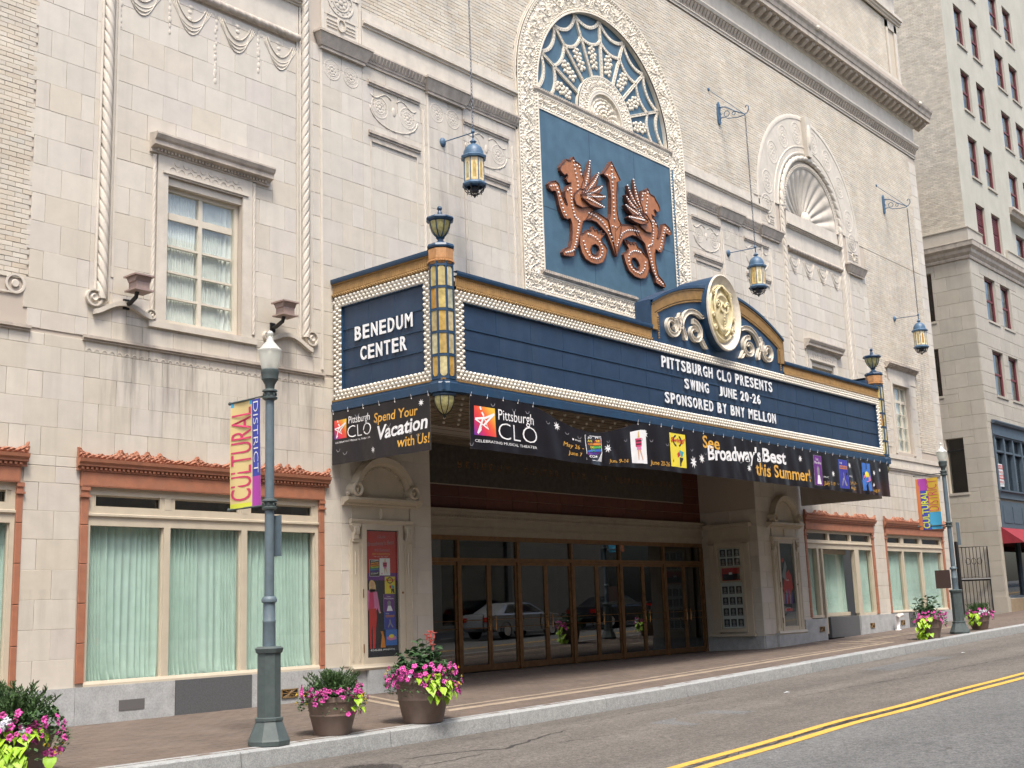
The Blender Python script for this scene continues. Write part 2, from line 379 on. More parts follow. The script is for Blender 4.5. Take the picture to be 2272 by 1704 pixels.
M['ivory'] = rich('ivory_medallion', [(.66, .56, .32), (.74, .65, .42)], .35, nscale=4, namt=.1, dirt=.2, bump=.05, dirtcol=(.3, .22, .08))
M['letter'] = mat('white_letter', (.80, .81, .82), .4)
M['rust'] = rich('orange_metal', [(.34, .125, .045), (.42, .165, .065)], .5, nscale=5, namt=.15, dirt=.25, bump=.05, dirtcol=(.15, .05, .02))
M['rustside'] = mat('orange_metal_edge', (.10, .035, .02), .6)
M['amber'] = rich('amber_art_glass', [(.44, .34, .10), (.50, .47, .30), (.40, .21, .045), (.46, .36, .12), (.38, .38, .27), (.42, .28, .07)], .2, objrand=True, nscale=5, namt=.3, dirt=.15, bump=.02, dirtcol=(.3, .12, .03))
M['amberpale'] = rich('pale_amber_glass', [(.76, .58, .28), (.80, .70, .44), (.68, .44, .15)], .2, objrand=True, nscale=6, namt=.2, bump=.02)
M['olive'] = rich('olive_glass', [(.34, .31, .12), (.46, .42, .20)], .2, nscale=9, namt=.3, bump=.02)
M['iron'] = rich('blue_grey_iron', [(.05, .10, .17), (.07, .14, .22)], .45, nscale=8, namt=.15, bump=.05)
M['chain'] = mat('chain_metal', (.06, .07, .09), .5, .6)
M['black'] = mat('black_metal', (.012, .012, .014), .5)
M['bronze'] = rich('bronze', [(.20, .11, .05), (.27, .15, .068)], .38, nscale=4, namt=.2, dirt=.15, bump=.03, metal=.55, dirtcol=(.05, .03, .02))
M['brass'] = mat('brass', (.55, .32, .14), .25, .9)
M['lamp'] = rich('lamp_post_green', [(.055, .075, .075), (.075, .10, .10)], .5, nscale=6, namt=.12, dirt=.1, bump=.08)
M['lampgrey'] = rich('lamp_post_grey', [(.09, .13, .155), (.115, .155, .18)], .5, nscale=6, namt=.1, dirt=.08, bump=.08)
M['globe'] = mat('lamp_globe', (.72, .72, .66), .15)
M['redwall'] = rich('red_tile', [(.10, .027, .017), (.13, .038, .023), (.085, .024, .016)], .6, island=True, nscale=3, namt=.15, bump=.1)
M['marble'] = rich('dark_marble', [(.05, .045, .038), (.085, .073, .058), (.038, .034, .03)], .35, nscale=4, namt=.3, dirt=.3, bump=.02, dirtcol=(.03, .03, .03))
M['banner'] = rich('black_vinyl', [(.010, .009, .012), (.014, .013, .017)], .28, nscale=2, namt=.1, bump=.0)
M['bannerback'] = mat('banner_back', (.34, .31, .27), .8)
M['ywhite'] = mat('print_white', (.80, .80, .80), .5)
M['yel'] = mat('print_gold', (.68, .37, .06), .5)
M['yelp'] = mat('print_yellow', (.75, .62, .05), .5)
M['prred'] = mat('print_red', (.48, .035, .03), .5)
M['prdark'] = mat('print_dark', (.02, .02, .03), .5)
M['prblue'] = mat('print_blue', (.05, .05, .32), .5)
M['prpurple'] = mat('print_purple', (.14, .03, .22), .5)
M['prteal'] = mat('print_teal', (.05, .34, .42), .5)
M['prgreen'] = mat('print_green', (.08, .35, .07), .5)
M['prpink'] = mat('print_pink', (.62, .20, .38), .5)
M['prskin'] = mat('print_skin', (.60, .36, .24), .5)
M['prhair'] = mat('print_blond', (.68, .47, .20), .5)
M['prorange'] = mat('print_orange', (.62, .22, .03), .5)
M['prsky'] = mat('print_sky', (.05, .16, .50), .5)
M['prgrey'] = mat('print_grey', (.25, .25, .27), .5)
M['magenta'] = mat('cloth_magenta', (.40, .055, .36), .7)
M['crimson'] = mat('cloth_crimson', (.55, .045, .13), .7)
M['sand'] = mat('cloth_sand', (.66, .52, .24), .7)
M['cobalt'] = mat('cloth_cobalt', (.05, .07, .38), .7)
M['cyan'] = mat('cloth_cyan', (.06, .36, .58), .7)
M['lime'] = mat('cloth_lime', (.62, .66, .06), .7)
M['orange'] = mat('cloth_orange', (.62, .20, .06), .7)
M['amberc'] = mat('cloth_amber', (.68, .44, .05), .7)
M['paver'] = rich('brick_paver', [(.118, .090, .070), (.140, .106, .084), (.108, .084, .068), (.132, .104, .086)], .85, island=True, objrand=True, nscale=.5, namt=.12, dirt=.12, bump=.15, dirtcol=(.09, .07, .06))
M['palepaver'] = rich('pale_paver', [(.27, .215, .155), (.31, .25, .18)], .85, island=True, nscale=3, namt=.12, dirt=.1, bump=.15)
M['bed'] = rich('sand_bed', [(.105, .078, .062), (.13, .095, .075)], .95, nscale=5, namt=.2, bump=.2)
M['curb'] = rich('granite_kerb', [(.28, .295, .295), (.36, .37, .365), (.31, .32, .32)], .8, objrand=True, nscale=6, namt=.12, streak=.1, dirt=.22, bump=.4, bscale=45, dirtcol=(.17, .17, .165))
M['asphalt'] = rich('worn_asphalt', [(.108, .097, .084), (.128, .116, .101), (.117, .106, .092)], .9, nscale=.6, namt=.10, dirt=.18, bump=.6, bscale=150, dirtcol=(.075, .068, .06))
M['concrete'] = rich('grey_road_lane', [(.118, .120, .117), (.136, .137, .134)], .88, nscale=.8, namt=.09, dirt=.14, bump=.5, bscale=150, dirtcol=(.09, .09, .088))
M['yellow'] = rich('yellow_road_paint', [(.62, .36, .05), (.68, .41, .075)], .75, nscale=4, namt=.08, dirt=.22, bump=.4, bscale=150, dirtcol=(.40, .27, .08))
def lanes(m, amt=.2):     # wear bands along the traffic direction
    T = m.node_tree; b = T.nodes['Principled BSDF']; col = b.inputs['Base Color'].links[0].from_socket
    geo = N(m, 'ShaderNodeNewGeometry'); mp = N(m, 'ShaderNodeMapping'); mp.inputs['Scale'].default_value = (.10, 1.1, 1); L(m, geo.outputs['Position'], mp.inputs['Vector'])
    nz = N(m, 'ShaderNodeTexNoise'); nz.inputs['Scale'].default_value = 1.2; nz.inputs['Detail'].default_value = 5; L(m, mp.outputs[0], nz.inputs['Vector'])
    r = N(m, 'ShaderNodeMapRange'); r.inputs[1].default_value = .35; r.inputs[2].default_value = .65; r.inputs[3].default_value = 1 - amt; r.inputs[4].default_value = 1 + amt; L(m, nz.outputs['Fac'], r.inputs[0])
    vm = N(m, 'ShaderNodeVectorMath', operation='SCALE'); L(m, col, vm.inputs[0]); L(m, r.outputs[0], vm.inputs['Scale']); L(m, vm.outputs[0], b.inputs['Base Color'])
lanes(M['asphalt'], .16); lanes(M['concrete'], .10); lanes(M['bed'], .1)
for k_ in ('asphalt', 'concrete', 'yellow'):
    speckle(M[k_], .42 if k_ != 'yellow' else .12, 45); speckle(M[k_], .25 if k_ != 'yellow' else .10, 14)
speckle(M['curb'], .2, 60); speckle(M['granite'], .14, 40)
M['crack'] = mat('crack_tar', (.035, .032, .03), .9)
M['ground'] = rich('far_ground', [(.16, .15, .14), (.2, .19, .17)], .9, nscale=.4, namt=.1, bump=.2)
M['pot'] = rich('brown_pot', [(.165, .115, .09), (.20, .14, .11)], .6, nscale=4, namt=.1, dirt=.15, bump=.08)
M['soil'] = mat('soil', (.03, .02, .014), .95)
M['juniper'] = rich('juniper', [(.028, .065, .018), (.055, .11, .028), (.04, .085, .022)], .75, island=True, nscale=6, namt=.2, bump=0)
M['leafdark'] = rich('dark_leaf', [(.020, .055, .022), (.045, .10, .035), (.03, .075, .025)], .45, island=True, objrand=True, nscale=8, namt=.2, bump=0)
M['leafmid'] = rich('mid_leaf', [(.035, .085, .03), (.06, .13, .035), (.05, .11, .04)], .6, island=True, nscale=8, namt=.2, bump=0)
M['leaflime'] = rich('lime_leaf', [(.26, .44, .02), (.34, .54, .03), (.22, .40, .02)], .5, objrand=True, nscale=10, namt=.12, bump=0)
M['petal'] = rich('pink_petal', [(.56, .055, .30), (.62, .09, .38), (.50, .05, .24)], .6, objrand=True, nscale=8, namt=.1, bump=0)
M['petalwhite'] = rich('white_petal', [(.74, .74, .80), (.66, .66, .74)], .6, objrand=True, nscale=8, namt=.08, bump=0)
M['petalyellow'] = mat('yellow_petal', (.72, .50, .04), .6)
M['coral'] = rich('coral_petal', [(.72, .16, .14), (.75, .22, .18)], .5, nscale=8, namt=.1, bump=0)
M['tan_stone'] = rich('limestone_block', [(.37, .34, .28), (.41, .38, .32), (.39, .36, .305), (.36, .335, .285)], .75, island=True, objrand=True, nscale=.8, namt=.06, streak=.15, dirt=.06, bump=.06)
M['pale_render'] = rich('pale_brick_front', [(.40, .39, .33), (.45, .435, .37)], .8, nscale=.5, namt=.07, streak=.12, dirt=.08, bump=.15)
M['maroon'] = mat('maroon_sash', (.14, .028, .035), .5)
M['blueframe'] = rich('slate_blue_frame', [(.05, .075, .10), (.07, .10, .13)], .5, nscale=3, namt=.1, bump=.03)
M['awning'] = rich('red_awning', [(.20, .012, .022), (.25, .02, .03)], .8, nscale=3, namt=.1, bump=.1)
M['carpaint'] = mat('silver_paint', (.50, .52, .54), .22, .5)
M['cardark'] = mat('black_paint', (.02, .022, .028), .15)
M['tyre'] = mat('tyre', (.015, .015, .015), .9)
M['tail'] = mat('tail_lamp', (.45, .01, .01), .2)
M['paper'] = mat('paper_white', (.62, .66, .66), .6)
# ================================================================== ground heights
gX = [-60, 0, 12, 28.7, 31.3, 36.5, 47.5, 60, 90, 140]; gZ = [-.2, 0, .02, .17, .23, .36, .69, 1.06, 1.95, 3.4]
cX = [-60, 0, 9, 13, 17, 20.8, 25.2, 29.8, 35.6, 47.5, 60, 90, 140]; cZ = [-.3, -.08, -.09, -.05, .01, .11, .23, .35, .49, .80, 1.14, 2.02, 3.45]
def gz(x, y):
    a = float(np.interp(x, gX, gZ)); c = float(np.interp(x, cX, cZ)); t = min(max(-y / 4.4, 0), 1)
    return a + (c - a) * t
def rz(x, y):
    c = float(np.interp(x, cX, cZ)); return c - .20 + float(np.interp(x, [8, 11, 15, 19, 24], [-.07, -.055, .03, .04, .01])) * min(1, max(0, (-4.4 - y) / 4.2)) - (.05 * max(0, (-8.7 - y) / 4.5) if y < -8.7 else 0)
CP = Vector((0, -16, 1.38))
def pix(p):
    d = Vector(p) - CP; z = d.dot(_f)
    return (1136 + 2648.35 * d.dot(_r) / z, 852 - 2648.35 * d.dot(_u) / z) if z > .1 else (-9999, -9999)
def seen(p, m=20):
    a, b = pix(p); return -m < a < 2272 + m and -m < b < 1704 + m
# ================================================================== THEATRE
ARCX, ARCZ = 22.66, 13.12
BAYS = (11.25, 33.55)
TH = thing('theatre_building', 'cream terracotta theatre with big arch, twisted columns and tan brick', 'theatre', (22, 0, 0))
openings = [(9.18, 13.52, .0, 3.38), (4.0, 8.09, .0, 3.38), (10.39, 11.86, 6.05, 8.46), (16.22, 28.75, -.5, 4.96), (31.5, 35.86, .0, 3.38), (36.95, 41.6, .0, 3.38),
            (BAYS[1] - .86, BAYS[1] + .61, 6.05, 8.46), (38.53, 39.88, 6.17, 8.48)]
for cx_, cz_, r_ in ((22.66, 13.12, 2.72), (11.25, 13.02, 1.74), (33.55, 13.02, 1.74)):   # stepped openings behind the arches
    for i in range(24):
        h0, h1 = r_ * i / 24, r_ * (i + 1) / 24; hw = math.sqrt(r_ * r_ - h0 * h0); openings.append((cx_ - hw, cx_ + hw, cz_ + h0, cz_ + h1))
core = MB()
for x0, x1, z0, z1 in cover(-6, 42.73, -1.0, 20.5, openings): core.box(x0, x1, .016, .75, z0, z1)
core.box(-6, 42.72, .75, 14, 17, 20.4); core.box(42.4, 42.72, .75, 14, -1, 17)
core.build('wall', M['mortar'], TH)
# ---- stone blocks
LJ = [.53, .93, 1.35, 1.76, 2.17, 2.6, 3.0, 3.4, 3.79, 4.2, 4.61, 5.0, 5.38, 5.56]
UJ = [5.62, 5.9, 6.35, 6.78, 7.22, 7.65, 8.09, 8.53, 8.97, 9.4, 9.83, 10.26, 10.7, 11.13, 11.56, 11.9]
blocks = []
def courses(x0, x1, joints, holes, wdt=.545, ph=0.0):
    for i, (a, b) in enumerate(zip(joints, joints[1:])):
        xs = [x0]; x = x0 + (wdt * .45 if (i % 2) else wdt * .97) + ph
        while x < x1 - .12:
            xs.append(x); x += wdt * R.choice([.97, 1.0, 1.03, 1.0])
        xs.append(x1)
        for p, q in zip(xs, xs[1:]):
            for r_ in cover(p, q, a, b, holes):
                if r_[1] - r_[0] > .03 and r_[3] - r_[2] > .03: blocks.append(r_)
shop = [(9.04, 13.64, 0, 3.64), (3.8, 8.18, 0, 3.64), (31.4, 35.99, 0, 3.64), (36.85, 41.72, 0, 3.64)]
courses(8.18, 9.05, LJ, shop, ph=-.3); courses(9.05, 13.63, LJ, shop); courses(3, 8.18, LJ, shop)
courses(13.63, 14.02, LJ, [], 1); courses(14.02, 16.27, LJ[:-1] + [], [(14.28, 15.72, 0, 3.4), (14, 17, 4.97, 9)], .75)
courses(28.7, 31.0, LJ[:-1], [(29.42, 30.9, 0, 3.4), (28, 31, 4.97, 9)], .75); courses(31.0, 31.42, LJ, [(30, 31.1, 4.97, 9)], 1)
courses(31.42, 42.0, LJ, shop, .6); courses(42.0, 42.72, LJ, [], .5)
wh = [(10.2, 12.05, 6.03, 8.75), (BAYS[1] - 1.05, BAYS[1] + .8, 6.03, 8.75), (38.4, 40.0, 6.1, 8.6)]
mq = [(14.15, 30.95, 4.9, 6.95)]
for cx in BAYS:
    courses(cx - 2.17, cx - 1.78, UJ, [], 1); courses(cx + 1.78, cx + 2.17, UJ, [], 1)
    courses(cx - 1.78, cx + 1.78, UJ[:-1] + [11.7], wh + mq, .55)
    courses(cx - 3.12, cx - 2.17, UJ, mq, .53, -.3); courses(cx + 2.17, cx + 2.36, UJ, mq, 1); courses(cx + 2.36, cx + 3.4, UJ, mq, .53)
    for s_ in (-1, 1): courses(cx + s_ * 2.87 - .5, cx + s_ * 2.87 + .5, [12.14, 12.6, 13.1], [(cx - 2.2, cx + 2.2, 0, 99)], .5)
courses(BAYS[0] - 3.12, BAYS[0] - 2.17, [11.9, 12.33, 12.77, 13.2, 13.6], [], .53, -.3)
for x0, x1 in ((14.65, 16.4), (16.42, 17.47), (17.49, 19.22)):
    courses(x0, x1, UJ, mq, .62, R.uniform(-.1, .1)); courses(2 * ARCX - x1, 2 * ARCX - x0, UJ, mq, .62)
courses(36.96, 42.72, [5.56, 5.9, 6.02], [], .62)
courses(42.1, 42.72, [6.02 + .437 * i for i in range(27)], [], .31, .15)
courses(36.95, 37.3, [6.02 + .437 * i for i in range(15)], [], 1)
for a, b in ((38.1, 38.53), (39.88, 40.6)): courses(a, b, [6.02 + .437 * i for i in range(8)] , [(38, 41, 8.6, 99)], 1)
def keyv(r_):
    c = Vector(((r_[0] + r_[1]) / 2, 0, (r_[2] + r_[3]) / 2)); s_ = (r_[1] - r_[0]) * (r_[3] - r_[2]) / (c - CP).length_squared
    return -s_ if seen(c) else 1 - s_
blocks.sort(key=keyv)
_bc = {}
def block_mesh(w_, h_):
    k = (round(w_, 2), round(h_, 2))
    if k not in _bc:
        b = MB().tile(-w_ / 2, w_ / 2, -h_ / 2, h_ / 2, .016, 0, .0035); _bc[k] = mesh_of(b, 'stone_block', M['stone'])
    return _bc[k]
rest = MB(); J = .0028
for i, (x0, x1, z0, z1) in enumerate(blocks):
    dy = R.uniform(-.002, .002)
    if i < 300:
        w_, h_ = x1 - x0 - 2 * J, z1 - z0 - 2 * J; me = block_mesh(w_, h_); k = (round(w_, 2), round(h_, 2))
        inst(me, 'stone_block', TH, ((x0 + x1) / 2, dy, (z0 + z1) / 2), scl=(w_ / k[0] if k[0] else 1, 1, h_ / k[1] if k[1] else 1))
    else: rest.tile(x0 + J, x1 - J, z0 + J, z1 - J, .016, dy, .005)
rest.build('stone_blocks', M['stone'], TH, kind='stuff')
# ---- brickwork
bricks = []
def bond(x0, x1, z0, z1, test, bw=.225, bh=.075):
    nz_ = int((z1 - z0) / bh)
    for i in range(nz_):
        z = z0 + i * bh; x = x0 - (bw / 2 if i % 2 else 0)
        while x < x1:
            a, b = max(x, x0), min(x + bw, x1)
            if b - a > .04 and test((a + b) / 2, z + bh / 2): bricks.append((a, b, z, z + bh))
            x += bw
bond(6.3, 8.13, 6.3, 12.6, lambda x, z: True)
def tmid(x, z):
    if (x - ARCX) ** 2 + (z - ARCZ) ** 2 < 3.38 ** 2: return False
    for cx in BAYS:
        if abs(x - cx) < 3.38 and z < 13.1: return False
        if (x - cx) ** 2 + (z - 13.1) ** 2 < 3.3 ** 2: return False
    if 37.0 > x > 30 and z < 13.1: return False
    return True
bond(14.64, 42.1, 13.0, 17.62, tmid)
bond(14.1, 14.64, 15.4, 17.62, tmid)
bond(37.3, 42.1, 6.3, 13.0, lambda x, z: not (38.1 < x < 40.62 and z < 9.25) )
def keyb(r_):
    c = Vector(((r_[0] + r_[1]) / 2, 0, (r_[2] + r_[3]) / 2)); return (c - CP).length if seen(c, 2) else 1e4
bricks.sort(key=keyb)
_m = mesh_of(MB().tile(-.109, .109, -.034, .034, .016, 0, .003), 'brick', M['brick']); rb = MB()
for i, (x0, x1, z0, z1) in enumerate(bricks):
    dy = R.uniform(-.004, .002)
    if i < 300: inst(_m, 'brick', TH, ((x0 + x1) / 2, dy, (z0 + z1) / 2), scl=((x1 - x0 - .007) / .218, 1, 1))
    else: rb.tile(x0 + .0035, x1 - .0035, z0 + .0035, z1 - .0035, .016, dy, .003)
rb.build('brickwork', M['brick'], TH, kind='stuff')
# ---- mouldings (profile (y,z) helpers)
def ledge(z0, z1, p, steps=3, y0=.0):
    """cornice profile: grows out from z0 up to z1 by p"""
    pr = [(y0, z0)]; h = z1 - z0
    for i in range(steps):
        a = (i + 1) / steps; pr += [(y0 - p * a, z0 + h * (i / steps) * .9), (y0 - p * a, z0 + h * ((i + .8) / steps))]
    pr += [(y0 - p, z1), (y0, z1 + .01)]; return pr
tr = MB(); we = MB()
for a, b in ((9.0, 13.64), (4, 8.18)):
    we.mx(ledge(5.55, 5.63, .06, 2), a, b)
we.mx(ledge(5.55, 5.63, .06, 2), 31.42, 35.6); tr.mx(ledge(5.5, 5.64, .07, 2), 37.0, 42.0)
tr.mx([(0, 5.9), (-.035, 5.9), (-.035, 6.05), (0, 6.06)], 37.0, 42.1)
# scallop row below the string course (shallow carved)
fl = MB()
for a, b in ((9.05, 13.6),):
    n = 36
    for i in range(n):
        x = a + (b - a) * (i + .5) / n; fl.arc(x, 5.40, [(.032, 0), (.032, -.008), (.043, -.008), (.043, 0)], 0, 180, 6)
fl.build('scallop_row', M['trim'], TH, kind='stuff')
# interbay entablatures, pilasters, panels
ROS = MB()
def rosette_mesh():
    b = MB(); n = 32
    b.arc(0, 0, [(.86, 0), (.88, -.10), (.97, -.10), (1.0, 0)], 0, 360, n)
    b.arc(0, 0, [(.50, 0), (.53, -.07), (.60, -.07), (.63, 0)], 0, 360, n)
    for k in range(8):
        t = 2 * PI * k / 8; b.ball((.36 * math.cos(t), -.02, .36 * math.sin(t)), .14, 6, 3, half='y', sq=(1, .8, 1))
    b.ball((0, -.03, 0), .17, 8, 4, half='y')
    for k in range(12):
        t = 2 * PI * k / 12 + .2; b.ball((.74 * math.cos(t), 0, .74 * math.sin(t)), .07, 5, 2, half='y')
    return b
rosm = mesh_of(rosette_mesh(), 'rosette', M['trim'], auto=40)
def ros(x, z, r, rz_=None, y=.0): inst(rosm, 'rosette', TH, (x, y, z), scl=(r, max(r * .22, .05) if y else r * .22, rz_ or r))
def wreath(x0, x1, z0, z1):
    cx_, cz_ = (x0 + x1) / 2, (z0 + z1) / 2; w_ = (x1 - x0); h_ = z1 - z0
    for s_ in (-1, 1): ros(cx_ + s_ * w_ * .27, cz_ + h_ * .08, h_ * .27)
    b = MB()
    for s_ in (-1, 1):
        pts = [(cx_ + s_ * w_ * .46 * math.cos(t), -.004, cz_ + h_ * .05 - h_ * .42 * math.sin(t)) for t in np.linspace(0, PI * .5, 10)]
        b.tube(pts, [.008 + .008 * (i % 2) for i in range(10)], 5)
        pts = [(cx_ + s_ * w_ * (.05 + .4 * t), -.002, cz_ + h_ * (.36 + .08 * math.sin(t * 6))) for t in np.linspace(0, 1, 9)]
        b.tube(pts, [.008 + .007 * (i % 2) for i in range(9)], 5)
    b.ball((cx_, 0, cz_ + h_ * .1), .07, 8, 4, half='y', sq=(.8, .25, 1.5))
    b.build('wreath', M['trim'], TH, smooth=True)
def twist(x, z0, z1, r, pitch, y=-.0, hand=1, mat_='trim', name='twisted_column'):
    """rope column: ridged helix"""
    b = MB(); n = 18; m = max(8, int((z1 - z0) / pitch * 20)); rows = []
    for i in range(m + 1):
        z = z0 + (z1 - z0) * i / m; row = []
        for k in range(n + 1):
            t = PI + PI * 1.0 * k / n   # front half, -Y side
            ph = (z / pitch - hand * (t / PI) * 1.7) % 1.0; e_ = .17
            rr = r * (1 - .26 * (1 - ph / e_ if ph < e_ else (0 if ph < 1 - e_ else (ph - 1 + e_) / e_)))
            row.append((x + rr * math.cos(t), y + rr * math.sin(t), z))
        rows.append(row)
    b.grid(rows); return b.build(name, M[mat_], TH, smooth=True)
def rope_h(x0, x1, z, r, pitch, y=-.0, mat_='trim', name='rope_moulding'):
    b = MB(); n = 8; m = int((x1 - x0) / pitch * 8); rows = []
    for i in range(m + 1):
        x = x0 + (x1 - x0) * i / m; row = []
        for k in range(n + 1):
            t = PI * k / n; ph = (x / pitch - t / PI * .9) % 1.0
            rr = r * (1 - .3 * (1 - min(1, ph / .2) if ph < .2 else (0 if ph < .8 else (ph - .8) / .2)))
            row.append((x, y - rr * math.sin(t), z + rr * math.cos(t)))
        rows.append(row)
    b.grid(rows); return b.build(name, M[mat_], TH, smooth=True)
def mirx(l): return [(2 * ARCX - b, 2 * ARCX - a) for a, b in l]
corn = MB(); flut = MB()
for a, b in [(14.64, 19.24)] + mirx([(14.64, 19.24)]):
    tr.mx(ledge(12.66, 12.78, .09, 2), a, b); tr.box(a, b, .0, -.02, 12.79, 13.0)
    corn.mx([(0, 11.88), (-.03, 11.88), (-.03, 11.93), (-.05, 11.94), (-.06, 11.98), (-.13, 12.12), (-.13, 12.15), (0, 12.17)], a, b)
    tr.box(a, b, .0, -.012, 12.17, 12.66)
    n = int((b - a) / .09)
    for i in range(n):
        x = a + (i + .5) * (b - a) / n; flut.add([(x - .03, -.058, 11.985), (x + .03, -.058, 11.985), (x + .03, -.128, 12.11), (x - .03, -.128, 12.11), (x - .02, -.075, 11.985), (x + .02, -.075, 11.985), (x + .02, -.142, 12.11), (x - .02, -.142, 12.11)],
                                             [(0, 1, 5, 4), (4, 5, 6, 7), (0, 4, 7, 3), (1, 2, 6, 5), (3, 7, 6, 2)])
    k = int((b - a) / .62)
    for i in range(k): ros(a + (i + .5) * (b - a) / k, 12.42, .20)
split_build(corn, 'cornice', M['weathered'], TH); flut.build('fluting', M['weathered'], TH, kind='stuff')
for a, b in [(13.61, 14.64), (16.42, 17.47), ]:
    for a_, b_ in ((a, b), (2 * ARCX - b, 2 * ARCX - a)) if a > 15 else ((a, b), (BAYS[1] - 3.39, BAYS[1] - 2.36), (BAYS[1] + 2.36, BAYS[1] + 3.39)):
        c = MB(); p = .17
        pr = [(0, 11.82), (.04, 11.82), (.04, 11.87), (.06, 11.88), (.08, 11.93), (.15, 12.10), (p, 12.10), (p, 12.145), (0, 12.155)]
        # mitred capital: front and both returns
        path = [((a_, .0, 0), (-1, 0, 0), (0, 0, 1)), ((a_, -.03, 0), (-.9, -1, 0), (0, 0, 1)), ((b_, -.03, 0), (.9, -1, 0), (0, 0, 1)), ((b_, 0, 0), (1, 0, 0), (0, 0, 1))]
        c.sweep([(q, z) for q, z in pr], path, cap=False); c.box(a_, b_, 0, -.03, 11.82, 12.15)
        c.build('capital', M['weathered'], TH)
        for k in (.27, .73): ros(a_ + (b_ - a_) * k, 11.5, .21)
        tr.mz([(a_ - .03, .0), (a_ - .03, -.02), (a_ + .015, -.03), (a_ + .015, 0)], 5.7, 11.82)
for a, b in [(14.78, 16.18), (17.49, 18.93)]:
    for a_, b_ in ((a, b), (2 * ARCX - b, 2 * ARCX - a)):
        we.mx(ledge(11.50, 11.60, .055, 2), a_, b_); we.mx(ledge(10.46, 10.56, .055, 2), a_, b_); we.mx(ledge(10.345, 10.39, .03, 1), a_ + .08, b_ - .1)
        wreath(a_, b_, 10.62, 11.48)
        for x in (a_ + .06, b_ - .1): tr.mz([(x, 0), (x, -.012), (x + .03, -.012), (x + .03, 0)], 7.2, 10.34)
        twist(b_ + .12, 7.2, 11.45, .035, .16, name='thin_twist')
split_build(tr, 'moulding', M['trim'], TH); split_build(we, 'hood_moulding', M['weathered'], TH)
